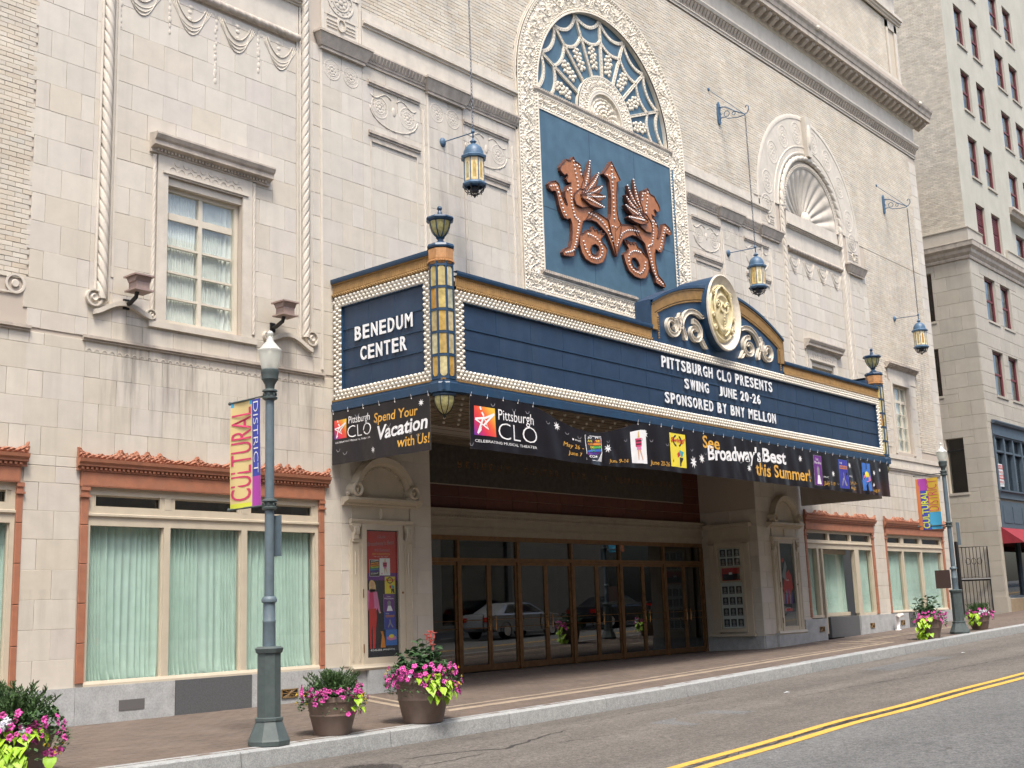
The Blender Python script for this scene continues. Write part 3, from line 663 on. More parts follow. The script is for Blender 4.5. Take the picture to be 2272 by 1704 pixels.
# ---- the two niche bays
def bay(cx):
    for s_ in (-1, 1):
        twist(cx + s_ * 1.97, 6.22, 13.1, .080, .215, y=-.01, hand=s_)
        t = MB(); t.mz([(cx + s_ * 1.97 - .13, 0), (cx + s_ * 1.97 - .13, -.02), (cx + s_ * 1.97 - .10, -.03), (cx + s_ * 1.97 - .10, 0)], 6.2, 13.1)
        t.mz([(cx + s_ * 1.97 + .10, 0), (cx + s_ * 1.97 + .10, -.03), (cx + s_ * 1.97 + .13, -.02), (cx + s_ * 1.97 + .13, 0)], 6.2, 13.1)
        t.mz([(cx + s_ * 1.80 - .02, 0), (cx + s_ * 1.80 - .02, -.015), (cx + s_ * 1.80 + .02, -.015), (cx + s_ * 1.80 + .02, 0)], 6.6, 12.6)
        t.build('fillet', M['trim'], TH)
        # scroll bracket at the foot
        b = MB(); ex = cx + s_ * 2.10; inn = cx + s_ * 1.13
        for (x, z, r) in ((ex, 6.22, .135), (inn, 6.12, .085)):
            b.arc(x, z, [(r * .78, -.02), (r * .8, -.065), (r, -.065), (r, .0)], 0, 360, 20); b.arc(x, z, [(0, -.05), (r * .35, -.07), (r * .5, -.035), (r * .8, -.02)], 0, 360, 20)
        pts = []; 
        for u in np.linspace(0, 1, 18):
            x = ex + (inn - ex) * u; z = 6.05 + .02 * u + .17 * math.sin(PI * u) ** 1.5 - .045 * (1 - u) + .0 * u
            pts.append((x, z))
        up = [(x, z + .035) for x, z in pts]; dn = [(x, z - .04) for x, z in reversed(pts)]
        b.prism(up + dn, -.075, 0)
        b.build('scroll_bracket', M['trim'], TH, auto=35)
    # window pediment
    p = MB(); p.mx([(0, 8.80), (-.05, 8.80), (-.05, 8.86), (-.10, 8.885), (-.16, 8.90), (-.16, 8.97), (-.19, 9.0), (-.22, 9.06), (-.22, 9.09), (0, 9.12)], cx - 1.2, cx + 1.16)
    n = 34
    for i in range(n):
        x = cx - 1.12 + 2.2 * (i + .5) / n; p.box(x - .018, x + .018, -.05, -.085, 8.83, 8.88)
    p.build('window_pediment', M['weathered'], TH)
    q = MB(); x0, x1 = cx - .86, cx + .61
    q.box(x0 - .19, x0, 0, -.03, 6.03, 8.47); q.box(x1, x1 + .19, 0, -.03, 6.03, 8.47); q.box(x0 - .19, x1 + .19, 0, -.03, 8.47, 8.80)
    q.mx([(-.03, 8.50), (-.055, 8.50), (-.055, 8.53), (-.03, 8.54)], x0 - .1, x1 + .1)
    for i in range(9):
        xx = x0 + (x1 - x0) * (i + .5) / 9; q.arc(xx, 8.58, [(.05, -.03), (.05, -.04), (.06, -.04), (.06, -.03)], 0, 180, 6)
        if i: q.arc(x0 + (x1 - x0) * i / 9, 8.72, [(.05, -.03), (.05, -.04), (.06, -.04), (.06, -.03)], 180, 360, 6)
    q.box(x0 - .3, x1 + .3, 0, -.05, 5.93, 6.03)
    q.build('window_surround', M['trim'], TH)
    for x in (x0 - .24, x1 + .24): twist(x, 6.1, 8.78, .035, .13, name='thin_twist')
    # rope, frieze, ledge
    rope_h(cx - 1.82, cx + 1.82, 11.82, .075, .17, y=-.03, mat_='weathered')
    f = MB(); f.box(cx - 1.82, cx + 1.82, 0, -.01, 11.9, 12.47); f.mx(ledge(12.47, 12.6, .14, 3), cx - 1.86, cx + 1.86); f.build('frieze', M['trim'], TH)
    for i in range(6): ros(cx - 1.5 + i * .6, 12.18, .22)
    # festoons
    fe = MB()
    for i in range(4):
        xc = cx - 1.40 + i * .935
        for k, dz in enumerate((0, .07, .14, -.1)):
            ww = .40 - .04 * k
            pts = [(xc + ww * u, -.002 - .003 * k, 11.62 - (.40 + dz) * (1 - u * u) ** .9) for u in np.linspace(-1, 1, 13)]
            fe.tube(pts, .009, 5)
        for dz in (0, .10, .22):
            fe.ball((xc + (R.random() - .5) * .08, 0, 11.6 - dz - .02), .04, 6, 3, half='y', sq=(1.2, .3, 1))
    for i in range(5):
        xc = cx - 1.78 + i * .905; ln = (1.0, .7, 1.25, .8, 1.1, .6)[i % 6] if i not in (0, 5) else .9
        z = 11.62
        while z > 11.62 - ln:
            fe.ball((xc + R.uniform(-.015, .015), 0, z), .045 * R.uniform(.6, 1.1), 6, 3, half='y', sq=(.8, .25, 1.5)); z -= R.uniform(.06, .12)
    fe.build('festoon', M['trim'], TH, smooth=True)
    # shell niche
    Rn = 1.72; rows = []
    for i in range(15):
        r_ = Rn * i / 14; row = []
        for j in range(97):
            t = PI * j / 96; fl_ = abs(math.sin(t * 12)) * .07 * min(1, r_ / .5) * (1 if r_ < Rn * .97 else 0)
            row.append((cx + r_ * math.cos(t), .36 * math.cos(r_ / Rn * PI / 2) ** .8 - fl_ * .8, 13.02 + r_ * math.sin(t)))
        rows.append(row)
    s = MB().grid(rows); s.ball((cx + .02, .24, 13.12), .22, 10, 6, half='y', sq=(1, .9, 1.4))
    s.build('shell_niche', M['trim'], TH, smooth=True)
    s = MB(); s.box(cx - 1.72, cx + 1.72, .012, .5, 12.95, 13.02); s.box(cx - 1.72, cx + 1.72, .004, -.01, 12.6, 13.02); s.build('niche_ledge', M['trim'], TH)
    a = MB(); a.arc(cx, 13.02, [(1.72, .3), (1.72, -.02), (1.78, -.05), (1.82, -.03), (1.84, -.05), (1.86, -.05), (1.87, 0)], 0, 180, 48)
    a.arc(cx, 13.1, [(2.08, 0), (2.08, -.02), (2.11, -.04), (2.16, -.04), (2.18, -.015), (2.33, -.015), (2.34, -.03), (2.37, -.03), (2.38, -.008), (3.24, -.008), (3.25, -.022), (3.30, -.026), (3.36, -.015), (3.4, 0)], 0, 180, 60)
    n = 60
    for i in range(n):
        t = PI * (i + .5) / n; a.ball((cx + 1.80 * math.cos(t), -.04, 13.02 + 1.80 * math.sin(t)), .026, 5, 2, half='y')
    a.build('arch_moulding', M['trim'], TH, auto=35)
    # rope arch
    rows = []; m = 260
    for i in range(m + 1):
        t = PI * i / m; row = []
        for k in range(9):
            u = PI * k / 8; ph = (t * 1.97 / .30 - u / PI * .9) % 1.0; rr = .088 * (1 - .3 * (1 - min(1, ph / .18) if ph < .18 else (0 if ph < .82 else (ph - .82) / .18)))
            ra = 1.97 + rr * math.cos(u); row.append((cx + ra * math.cos(t), -.02 - rr * math.sin(u), 13.1 + ra * math.sin(t)))
        rows.append(row)
    MB().grid(rows).build('rope_arch', M['trim'], TH, smooth=True)
    for k, t in enumerate((12, 36, 58, 78, 102, 122, 144, 168)):
        t = math.radians(t); ros(cx + 2.78 * math.cos(t), 13.1 + 2.78 * math.sin(t), .33, .38, y=-.008)
    for s_ in (-1, 1):
        xx = cx + s_ * 2.87
        e = MB()
        for dz in (0, .07, .14, .24): e.box(xx - .36, xx - .1, 0, -.018, 12.36 + dz, 12.38 + dz); e.box(xx + .1, xx + .36, 0, -.018, 12.36 + dz, 12.38 + dz)
        e.arc(xx, 12.48, [(.10, 0), (.10, -.03), (.14, -.03), (.14, 0)], 0, 360, 16, sx=.8); e.box(xx - .5, xx - .44, 0, -.02, 12.2, 13.1); e.box(xx + .44, xx + .5, 0, -.02, 12.2, 13.1)
        e.build('panel_relief', M['trim'], TH)
        ros(xx, 12.95, .33, .3, y=-.008)
    k = MB(); k.prism([(cx - .13, 15.15), (cx + .13, 15.15), (cx + .2, 16.45), (cx - .2, 16.45)], -.16, 0)
    k.ball((cx, -.14, 15.8), .13, 8, 4, half='y', sq=(1, .7, 3.5)); k.build('keystone', M['trim'], TH)
for c_ in BAYS: bay(c_)
# far-left scroll and the matching border of the brick field
b = MB(); b.arc(7.94, 6.22, [(.11, 0), (.115, -.012), (.15, -.012), (.15, 0)], 0, 360, 24); b.arc(7.94, 6.22, [(0, -.012), (.05, -.012), (.06, -.004)], 0, 360, 14); b.box(6.3, 7.9, 0, -.01, 6.07, 6.1)
b.build('scroll_bracket', M['trim'], TH)
# ---- windows
def pleats(b, x0, x1, z0, z1, y, amp=.025, per=.07, seed=1, foot=False):
    rr = random.Random(seed); n = int((x1 - x0) / .009); ph = 0; zs = [z0 + (z1 - z0) * k for k in (0, .03, .08, .2, .45, .75, 1)]; rows = [[] for _ in zs]; p = per; a = amp; tgt = amp
    for i in range(n + 1):
        x = x0 + (x1 - x0) * i / n
        if rr.random() < .06: p = per * rr.choice((.55, .8, 1.0, 1.5, 2.3)); tgt = amp * rr.uniform(.35, 1.35)
        a += (tgt - a) * .12; ph += 2 * PI * (x1 - x0) / n / p
        for k, z in enumerate(zs):
            q = (1.5, 1.25, 1.0, .95, .9, .85, .7)[k]; lean = .05 * math.sin(x * 2.3 + seed) * (1 - k / 6) + .02 * math.sin(x * 9 + seed * 2) * (1 - k / 6)
            hem = .02 * math.sin(x * 14 + seed) * (k < 2) if foot else 0
            sh = math.sin(ph + .5 * math.sin(k * .9 + x * 5)); rows[k].append((x + lean, y + a * q * (sh - .35 * sh * sh), z + hem))
    b.grid(rows); return b
def window(name, x0, x1, z0, z1, cols, rows_, y=.12, curtain='white', bar=.05, fr=.07, zsplit=None, mat_='sash', per=.05, par=None):
    """rows_: list of z breaks ; cols: list of x breaks"""
    par = par or TH
    f = MB(); f.box(x0, x0 + fr, y - .03, y + .06, z0, z1); f.box(x1 - fr, x1, y - .03, y + .06, z0, z1)
    f.box(x0 + fr, x1 - fr, y - .03, y + .06, z0, z0 + fr); f.box(x0 + fr, x1 - fr, y - .03, y + .06, z1 - fr, z1)
    w = f.build(name, M[mat_], par)
    for i, c in enumerate(cols): 
        m_ = MB().box(c - bar / 2, c + bar / 2, y - .02, y + .05, z0 + fr, z1 - fr); m_.build('stile', M[mat_], w)
    cs = [x0 + fr] + list(cols) + [x1 - fr]; rs = [z0 + fr] + list(rows_) + [z1 - fr]
    for r_ in rows_:
        t_ = bar * (1.6 if zsplit and abs(r_ - zsplit) < .01 else .5)
        mm = MB()
        for a, b in zip(cs, cs[1:]): mm.box(a + bar / 2, b - bar / 2, y - .012, y + .04, r_ - t_ / 2, r_ + t_ / 2)
        mm.build('muntin', M[mat_], w)
    for a, b in zip(cs, cs[1:]):
        for c, d in zip(rs, rs[1:]): MB().box(a + .003, b - .003, y + .012, y + .016, c + .002, d - .002).build('pane', M['glass'], w)
    return w
def curtain_in(w, x0, x1, z0, z1, y, col, per, seed):
    pleats(MB(), x0, x1, z0, z1, y, .022 if per < .06 else .03, per, seed).build('curtain', M[col], w, smooth=True)
for cx in BAYS:
    x0, x1 = cx - .86, cx + .61
    w_ = window('window', x0 + .01, x1 - .01, 6.05, 8.34, [cx - .14], [6.5, 6.93, 7.36, 7.86], zsplit=7.86, bar=.07, y=.14)
    curtain_in(w_, x0 + .03, x1 - .03, 6.08, 8.3, .21, 'white', .05, 3)
    MB().box(x0 - .1, x1 + .1, .55, .56, 5.9, 8.6).build('room_dark', M['dark'], TH)
    MB().box(x0, x1, .02, .3, 8.34, 8.46).build('window_head', M['trim'], TH)
w_ = window('window', 38.54, 39.87, 6.18, 8.47, [38.98, 39.42], [6.63, 7.06, 7.5, 7.94], zsplit=7.94, bar=.06)
curtain_in(w_, 38.56, 39.85, 6.2, 8.4, .21, 'white', .04, 5); MB().box(38.4, 40, .55, .56, 6, 8.6).build('room_dark', M['dark'], TH)
q = MB(); q.box(38.38, 38.53, 0, -.05, 6.1, 8.6); q.box(39.88, 40.05, 0, -.05, 6.1, 8.6); q.box(38.53, 39.88, 0, -.05, 8.48, 8.6); q.box(38.3, 40.6, 0, -.02, 8.6, 9.0); q.build('window_surround', M['trim'], TH)
q = MB(); q.mx(ledge(9.0, 9.2, .18, 4), 38.2, 40.7); q.build('window_pediment', M['weathered'], TH)
# ---- top entablature
en = MB(); e2 = MB()
en.mx([(0, 17.62), (-.03, 17.62), (-.03, 17.68), (-.06, 17.70), (-.06, 17.73), (-.03, 17.74), (-.03, 17.98), (-.16, 18.0), (-.20, 18.08), (-.20, 18.12), (-.02, 18.15), (-.02, 18.85), (-.06, 18.87), (-.08, 18.95), (0, 18.96)], 12, 42.8)
en.build('entablature', M['trim'], TH)
n = int((42.8 - 14) / .17)
for i in range(n):
    x = 14 + i * .17; e2.prism([(-.03, 17.75), (-.16, 17.97), (-.03, 17.97)], x + .03, x + .13, fn=lambda a, b, d: (d, a, b))
e2.build('corbel_row', M['weathered'], TH, kind='stuff')
e3 = MB(); e3.mx([(0, 18.93), (-.10, 18.95), (-.12, 19.12), (-.50, 19.13), (-.50, 19.28), (-.53, 19.30), (-.56, 19.42), (-.62, 19.5), (-.64, 19.58), (-.60, 19.60), (0, 19.75)], 12, 43.4)
e3.build('main_cornice', M['weathered'], TH)
_mm = mesh_of(MB().prism([(-.02, 18.93 - 19), (-.10, 18.93 - 19), (-.20, 18.90 - 19), (-.40, 19.02 - 19), (-.42, 19.11 - 19), (-.02, 19.11 - 19)], -.085, .085, fn=lambda a, b, d: (d, a, b)), 'modillion', M['weathered'])
x = 43.15
while x > 22: inst(_mm, 'modillion', TH, (x, 0, 19.01)); x -= .40
for xx in (33.9, 42.2, 26.0):
    l = MB(); l.ball((xx, -.60, 19.52), .10, 8, 5, half='y'); l.build('lion_mask', M['trim'], TH)
at = MB(); at.box(10, 42.5, .18, 1.2, 19.7, 24.2); at.build('attic_wall', M['brickmortar'], TH)
atb = MB()
for i in range(30):
    z = 20.75 + i * .075; x = 28 + (.11 if i % 2 else 0)
    while x < 41.5: atb.tile(x + .004, min(x + .221, 41.55), z + .004, z + .071, .18, .165, .003); x += .225
atb.build('attic_brickwork', M['brick'], TH, kind='stuff')
at = MB(); at.box(10, 42.52, .165, .1, 19.7, 20.72); at.box(41.58, 41.72, .17, .12, 20.72, 23.0); at.box(42.3, 42.53, .17, .12, 20.72, 23.0); at.box(41.58, 42.53, .17, .12, 22.7, 23.05)
at.mx(ledge(23.05, 23.35, .18, 3, y0=.12), 10, 42.8); at.box(10, 42.5, .17, .1, 23.35, 24.4); at.mx(ledge(24.4, 24.9, .4, 4, y0=.1), 10, 43.0); at.build('attic_trim', M['trim'], TH)
# ================================================================== big arch
def relief(u, v, W, P=.62, amp=.03, bead=True, bp=.085):
    """carved vine relief height; u metres along, v metres across (0..W); numpy arrays"""
    c = W / 2; A = (W / 2 - .12) * .62
    s_ = A * np.sin(2 * PI * u / P)
    h = .9 * np.exp(-((v - c - s_) / .022) ** 2)
    k = np.round(u / (P / 2) - .5) + .5; uc = k * P / 2; sg = np.where(np.mod(np.round(k - .5), 2) == 0, -1, 1)
    r = np.hypot(u - uc, v - c - sg * A * .25); th = np.arctan2(v - c, u - uc)
    h = np.maximum(h, np.exp(-(r / (.16)) ** 2) * (.55 + .45 * np.cos(th * 6 + r * 34)))
    h = np.maximum(h, .55 * (np.sin(u * 47 + 3 * np.sin(v * 31)) * np.sin(v * 53 + 2 * np.cos(u * 23)) > .15) * (.8 + .2 * np.sin(u * 90)))
    edge = np.minimum(v, W - v)
    h = np.where(edge < .10, 0.2, h)
    if bead:
        h = np.where(edge < .045, .75, h); bb = np.sqrt(np.maximum(0, 1 - ((np.mod(u, bp) - bp / 2) / (bp * .42)) ** 2 - ((edge - .072) / .026) ** 2)); h = np.maximum(h, bb * 1.0 * (abs(edge - .072) < .026))
    return h * amp
def carved_rect(name, x0, x1, z0, z1, y, par, step=.017, amp=.035, P=.5, mat_='carved', bead=True, vert=False):
    nu, nv = int((x1 - x0) / step) + 1, int((z1 - z0) / step) + 1
    X, Z = np.meshgrid(np.linspace(x0, x1, nu), np.linspace(z0, z1, nv))
    H = relief(Z - z0, X - x0, x1 - x0, P, amp, bead) if vert else relief(X - x0, Z - z0, z1 - z0, P, amp, bead)
    b = MB().grid(np.stack([X, y - H, Z], -1)); b.box(x0, x1, y, y + .06, z0, z1)
    return b.build(name, M[mat_], par)
R1, R2 = 2.68, 3.42
U, V = np.meshgrid(np.linspace(0, PI, 620), np.linspace(R1, R2, 44))
H = relief(U * 3.05, V - R1, R2 - R1, .62, .045)
b = MB().grid(np.stack([ARCX + V * np.cos(U), -.05 - H, ARCZ + V * np.sin(U)], -1))
b.arc(ARCX, ARCZ, [(R1, -.05), (R1, .22)], 0, 180, 70); b.arc(ARCX, ARCZ, [(R2, .03), (R2, -.05)], 0, 180, 70)
b.build('arch_surround', M['carved'], TH)
for s_ in (-1, 1):
    x0, x1 = sorted((ARCX + s_ * R1, ARCX + s_ * R2)); carved_rect('arch_jamb', x0, x1, 8.2, ARCZ, -.05, TH, vert=True, P=.62, amp=.045)
    q = MB(); q.box(ARCX + s_ * R2, ARCX + s_ * (R2 + .05), .01, -.03, 8.2, ARCZ); q.box(ARCX + s_ * 2.70, ARCX + s_ * 2.60, .02, -.06, 8.74, 12.62); q.build('jamb_fillet', M['trim'], TH)
q = MB(); q.arc(ARCX, ARCZ, [(R2, 0), (R2, -.03), (R2 + .05, -.03), (R2 + .05, 0)], 0, 180, 60); q.build('arch_fillet', M['trim'], TH)
# fan window: blue field, spokes, scallops, lunette
q = MB(); q.prism([(ARCX + 2.7 * math.cos(t), ARCZ + 2.7 * math.sin(t)) for t in np.linspace(0, PI, 60)], .055, .2); q.build('fan_field', M['bluepanel'], TH)
fan = MB()
def bar(b, x0, z0, x1, z1, w=.036, y0=.015, y1=.058):
    d = Vector((x1 - x0, z1 - z0)).normalized(); n = Vector((-d.y, d.x)) * w
    b.prism([(x0 + n.x, z0 + n.y), (x1 + n.x, z1 + n.y), (x1 - n.x, z1 - n.y), (x0 - n.x, z0 - n.y)], y0, y1)
    # raised edges
    for s_ in (-1, 1):
        m = n * .8 * s_; e = n * .2
        b.prism([(x0 + m.x + e.x, z0 + m.y + e.y), (x1 + m.x + e.x, z1 + m.y + e.y), (x1 + m.x - e.x, z1 + m.y - e.y), (x0 + m.x - e.x, z0 + m.y - e.y)], y0 - .012, y0)
    L_ = math.hypot(x1 - x0, z1 - z0); k = int(L_ / .1)
    for i in range(k): b.ball((x0 + (x1 - x0) * (i + .5) / k, y0, z0 + (z1 - z0) * (i + .5) / k), .018, 5, 2, half='y')
for k in range(0, 9):
    t = PI * k / 8; c, s_ = math.cos(t), math.sin(t)
    if 0 < k < 8:
        bb = MB(); bar(bb, ARCX + 1.05 * c, ARCZ + 1.05 * s_, ARCX + 2.66 * c, ARCZ + 2.66 * s_); bb.build('fan_spoke', M['carved'], TH)
def scallop(r_node, sag, w):
    for k in range(8):
        t0, t1 = PI * k / 8, PI * (k + 1) / 8
        A = Vector((r_node * math.cos(t0), r_node * math.sin(t0))); B = Vector((r_node * math.cos(t1), r_node * math.sin(t1)))
        mid = (A + B) / 2; nn = -mid.normalized(); pts = []
        for i in range(13):
            u = i / 12; p = A.lerp(B, u) + nn * sag * math.sin(PI * u) ** .75; pts.append(p)
        up, dn = [], []
        for i, p in enumerate(pts):
            d = (pts[min(12, i + 1)] - pts[max(0, i - 1)]).normalized(); n = Vector((-d.y, d.x)); up.append((ARCX + (p + n * w).x, ARCZ + (p + n * w).y)); dn.append((ARCX + (p - n * w).x, ARCZ + (p - n * w).y))
        bb = MB(); bb.prism(up + dn[::-1], .015, .058)
        for i in range(1, 12, 1): bb.ball((ARCX + pts[i].x, .015, ARCZ + pts[i].y), .02, 5, 2, half='y')
        bb.build('fan_scallop', M['carved'], TH)
scallop(2.66, .24, .042); scallop(2.12, .14, .038)
for k in range(8):      # leaf pendants
    t = PI * (k + .5) / 8; lf = MB()
    for i, (r_, ww) in enumerate(((1.36, .07), (1.48, .10), (1.60, .075), (1.70, .12), (1.82, .08))):
        for s_ in (-1, 0, 1):
            a = t + s_ * ww / r_; rr = r_ + (.05 if s_ == 0 else 0)
            lf.ball((ARCX + rr * math.cos(a), .05, ARCZ + rr * math.sin(a)), .056, 7, 3, half='y', sq=(1, .8, 1))
    lf.ball((ARCX + 1.95 * math.cos(t), .05, ARCZ + 1.95 * math.sin(t)), .035, 6, 3, half='y')
    lf.build('leaf_pendant', M['carved'], TH)
U, V = np.meshgrid(np.linspace(0, PI, 200), np.linspace(.72, 1.12, 24)); H = relief(U * .92, V - .72, .40, .3, .035)
b = MB().grid(np.stack([ARCX + V * np.cos(U), -.03 - H, ARCZ + V * np.sin(U)], -1)); b.arc(ARCX, ARCZ, [(1.12, -.03), (1.12, .13)], 0, 180, 40)
b.arc(ARCX, ARCZ, [(.66, 0), (.66, -.05), (.72, -.05), (.72, -.03)], 0, 180, 30)
U, V = np.meshgrid(np.linspace(0, PI, 150), np.linspace(0, .66, 40))
H = .05 * np.abs(np.sin(U * 9 + V * 8)) * np.sin(np.minimum(1, V / .6) * PI) ** .6 + .02 * np.sin(V * 60)
b.grid(np.stack([ARCX + V * np.cos(U), .02 - H, ARCZ + V * np.sin(U)], -1)); b.build('lunette', M['carved'], TH)
# band under the fan
carved_rect('carved_band', ARCX - 2.68, ARCX + 2.68, 12.60, 13.0, -.05, TH, P=.52, amp=.05)
q = MB(); q.mx([(0, 12.99), (-.08, 12.99), (-.11, 13.04), (-.11, 13.09), (0, 13.12)], ARCX - 2.85, ARCX + 2.85)
n = 66
for i in range(n): q.box(ARCX - 2.8 + 5.6 * (i + .2) / n, ARCX - 2.8 + 5.6 * (i + .75) / n, -.11, -.125, 13.05, 13.10)
q.build('carved_ledge', M['weathered'], TH)
# blue sign panel with the winged lions
BP = MB(); BP.box(19.97, 25.52, -.07, .05, 8.77, 12.60); BP.box(23.5, 25.52, -.069, .05, 7.9, 8.77); BPo = BP.build('blue_sign_panel', M['bluepanel'], TH)
q = MB(); 
for z in (10.28,): q.box(19.97, 25.52, -.073, -.0705, z, z + .008)
for x in (21.85, 23.7): q.box(x, x + .008, -.073, -.0705, 8.78, 12.59)
q.build('sheet_joint', M['chain'], BPo)
carved_rect('carved_band', ARCX - 3.35, 23.45, 8.22, 8.66, -.04, TH, P=.40, amp=.06)
q = MB(); q.mx([(0, 8.66), (-.10, 8.67), (-.13, 8.72), (-.13, 8.76), (0, 8.77)], 19.85, 23.5)
for i in range(52): q.box(19.9 + i * .068, 19.94 + i * .068, -.13, -.15, 8.70, 8.765)
q.build('dentil_ledge', M['weathered'], TH)
EM = thing('winged_lion_emblem', 'orange metal sign of two winged lions studded with round bulbs on blue panel', 'sign', (22.6, -.1, 10.5))
body = [(21.0, 11.67), (21.06, 11.58), (21.17, 11.57), (21.27, 11.53), (21.29, 11.43), (21.32, 11.3), (21.38, 11.2), (21.4, 11.06), (21.47, 10.91), (21.51, 10.74), (21.52, 10.6), (21.69, 10.54), (21.71, 10.46), (21.56, 10.31), (21.35, 10.22), (21.26, 10.17), (21.2, 10.02), (21.1, 9.77), (21.0, 9.51), (20.89, 9.39), (20.86, 9.25), (20.69, 9.21), (20.47, 9.19), (20.44, 9.25), (20.53, 9.35), (20.73, 9.45), (20.79, 9.59), (20.83, 9.82), (20.83, 10.02), (20.78, 10.13), (20.66, 10.08), (20.54, 10.09), (20.45, 10.21), (20.38, 10.35), (20.34, 10.51), (20.29, 10.65), (20.21, 10.65), (20.13, 10.62), (20.04, 10.67), (20.02, 10.75), (20.12, 10.84), (20.29, 10.9), (20.4, 10.86), (20.46, 10.71), (20.53, 10.56), (20.63, 10.44), (20.7, 10.43), (20.63, 10.58), (20.62, 10.73), (20.72, 10.89), (20.86, 10.96), (20.87, 11.01), (20.75, 10.98), (20.68, 11.04), (20.76, 11.14), (20.72, 11.19), (20.64, 11.13), (20.58, 11.15), (20.49, 11.2), (20.48, 11.27), (20.55, 11.37), (20.66, 11.46), (20.71, 11.53), (20.88, 11.54), (20.94, 11.62)]
wing = [(21.07, 10.86), (21.26, 11.02), (21.45, 11.16), (21.55, 11.33), (21.6, 11.52), (21.58, 11.68), (21.63, 11.73), (21.72, 11.69), (21.8, 11.57), (21.77, 11.44), (21.89, 11.5), (21.93, 11.43), (21.89, 11.24), (22.0, 11.24), (22.05, 11.17), (22.01, 11.01), (22.05, 10.96), (22.09, 10.86), (22.01, 10.72), (21.89, 10.65), (21.72, 10.59), (21.54, 10.58), (21.36, 10.59), (21.17, 10.49), (21.0, 10.5), (20.92, 10.6), (20.95, 10.72)]
torch = [(22.49, 11.96), (22.6, 11.85), (22.84, 11.57), (22.69, 11.48), (22.64, 11.2), (22.62, 10.79), (22.66, 10.56), (22.78, 10.42), (22.52, 9.58), (22.26, 10.42), (22.36, 10.6), (22.41, 11.02), (22.37, 11.43), (22.31, 11.5), (22.13, 11.55), (22.36, 11.8)]
arm = [(22.50, 9.58), (22.43, 9.69), (22.31, 9.89), (22.19, 10.07), (22.01, 10.17), (21.79, 10.27), (21.61, 10.28), (21.35, 10.22), (21.62, 10.5), (21.85, 10.51), (22.03, 10.48), (22.24, 10.44), (22.50, 10.2)]
tail = [(21.12, 9.83), (21.11, 9.58), (21.18, 9.4), (21.3, 9.28), (21.52, 9.23), (21.75, 9.24), (21.99, 9.34), (22.11, 9.51), (22.18, 9.69), (22.11, 9.77), (21.99, 9.82), (21.95, 9.9), (22.12, 10.07), (21.96, 10.02), (22.0, 10.11), (21.84, 10.02), (21.8, 10.1), (21.72, 10.04), (21.64, 10.13), (21.56, 10.01), (21.43, 10.0), (21.35, 9.93), (21.24, 9.87)]
hole = [(21.7, 9.72), (21.58, 9.66), (21.51, 9.55), (21.56, 9.46), (21.67, 9.44), (21.79, 9.48), (21.87, 9.6), (21.83, 9.69)]
ECX = 22.51
def tf(p, mir):
    x, z = p; x = 2 * ECX - x if mir else x; return (22.62 + (x - ECX) * 1.005, 1.38 + (z - 1.38) * 1.005)
def emb(name, loops, y0, y1, mir, par=EM, rim=True):
    if not isinstance(loops[0][0], tuple): loops = [loops]
    lp = [[tf(p, mir) for p in l] for l in loops]
    b = MB().prism(lp, y0, y1); o = b.build(name, M['rust'], par)
    if rim:     # raised dark channel edge
        e = MB()
        for l in lp:
            m = len(l)
            for i in range(m):
                a, c = l[i], l[(i + 1) % m]; n_ = Vector((c[1] - a[1], a[0] - c[0])).normalized() * .008
                e.add([(a[0] - n_.x, y0 - .018, a[1] - n_.y), (c[0] - n_.x, y0 - .018, c[1] - n_.y), (c[0] - n_.x, y1, c[1] - n_.y), (a[0] - n_.x, y1, a[1] - n_.y),
                       (a[0] + n_.x, y0 - .018, a[1] + n_.y), (c[0] + n_.x, y0 - .018, c[1] + n_.y), (c[0] + n_.x, y1, c[1] + n_.y), (a[0] + n_.x, y1, a[1] + n_.y)],
                      [(0, 1, 2, 3), (4, 7, 6, 5), (0, 4, 5, 1), (1, 5, 6, 2), (2, 6, 7, 3), (3, 7, 4, 0)])
        e.build('channel_edge', M['rustside'], o)
    return o
_bm = mesh_of(MB().ball((0, 0, 0), .023, 8, 5), 'bulb', M['silver'], smooth=True)
def studs(path, sp, mir, y):
    sp *= 1.22
    pts = [Vector(tf(p, mir)) for p in path]; acc = 0; out = []
    for a, b in zip(pts, pts[1:]):
        l = (b - a).length; t = -acc
        while t < l - 1e-6:
            if t >= 0: q = a + (b - a) * (t / l); inst(_bm, 'bulb', EM, (q.x, y, q.y))
            t += sp
        acc = l - (t - sp)
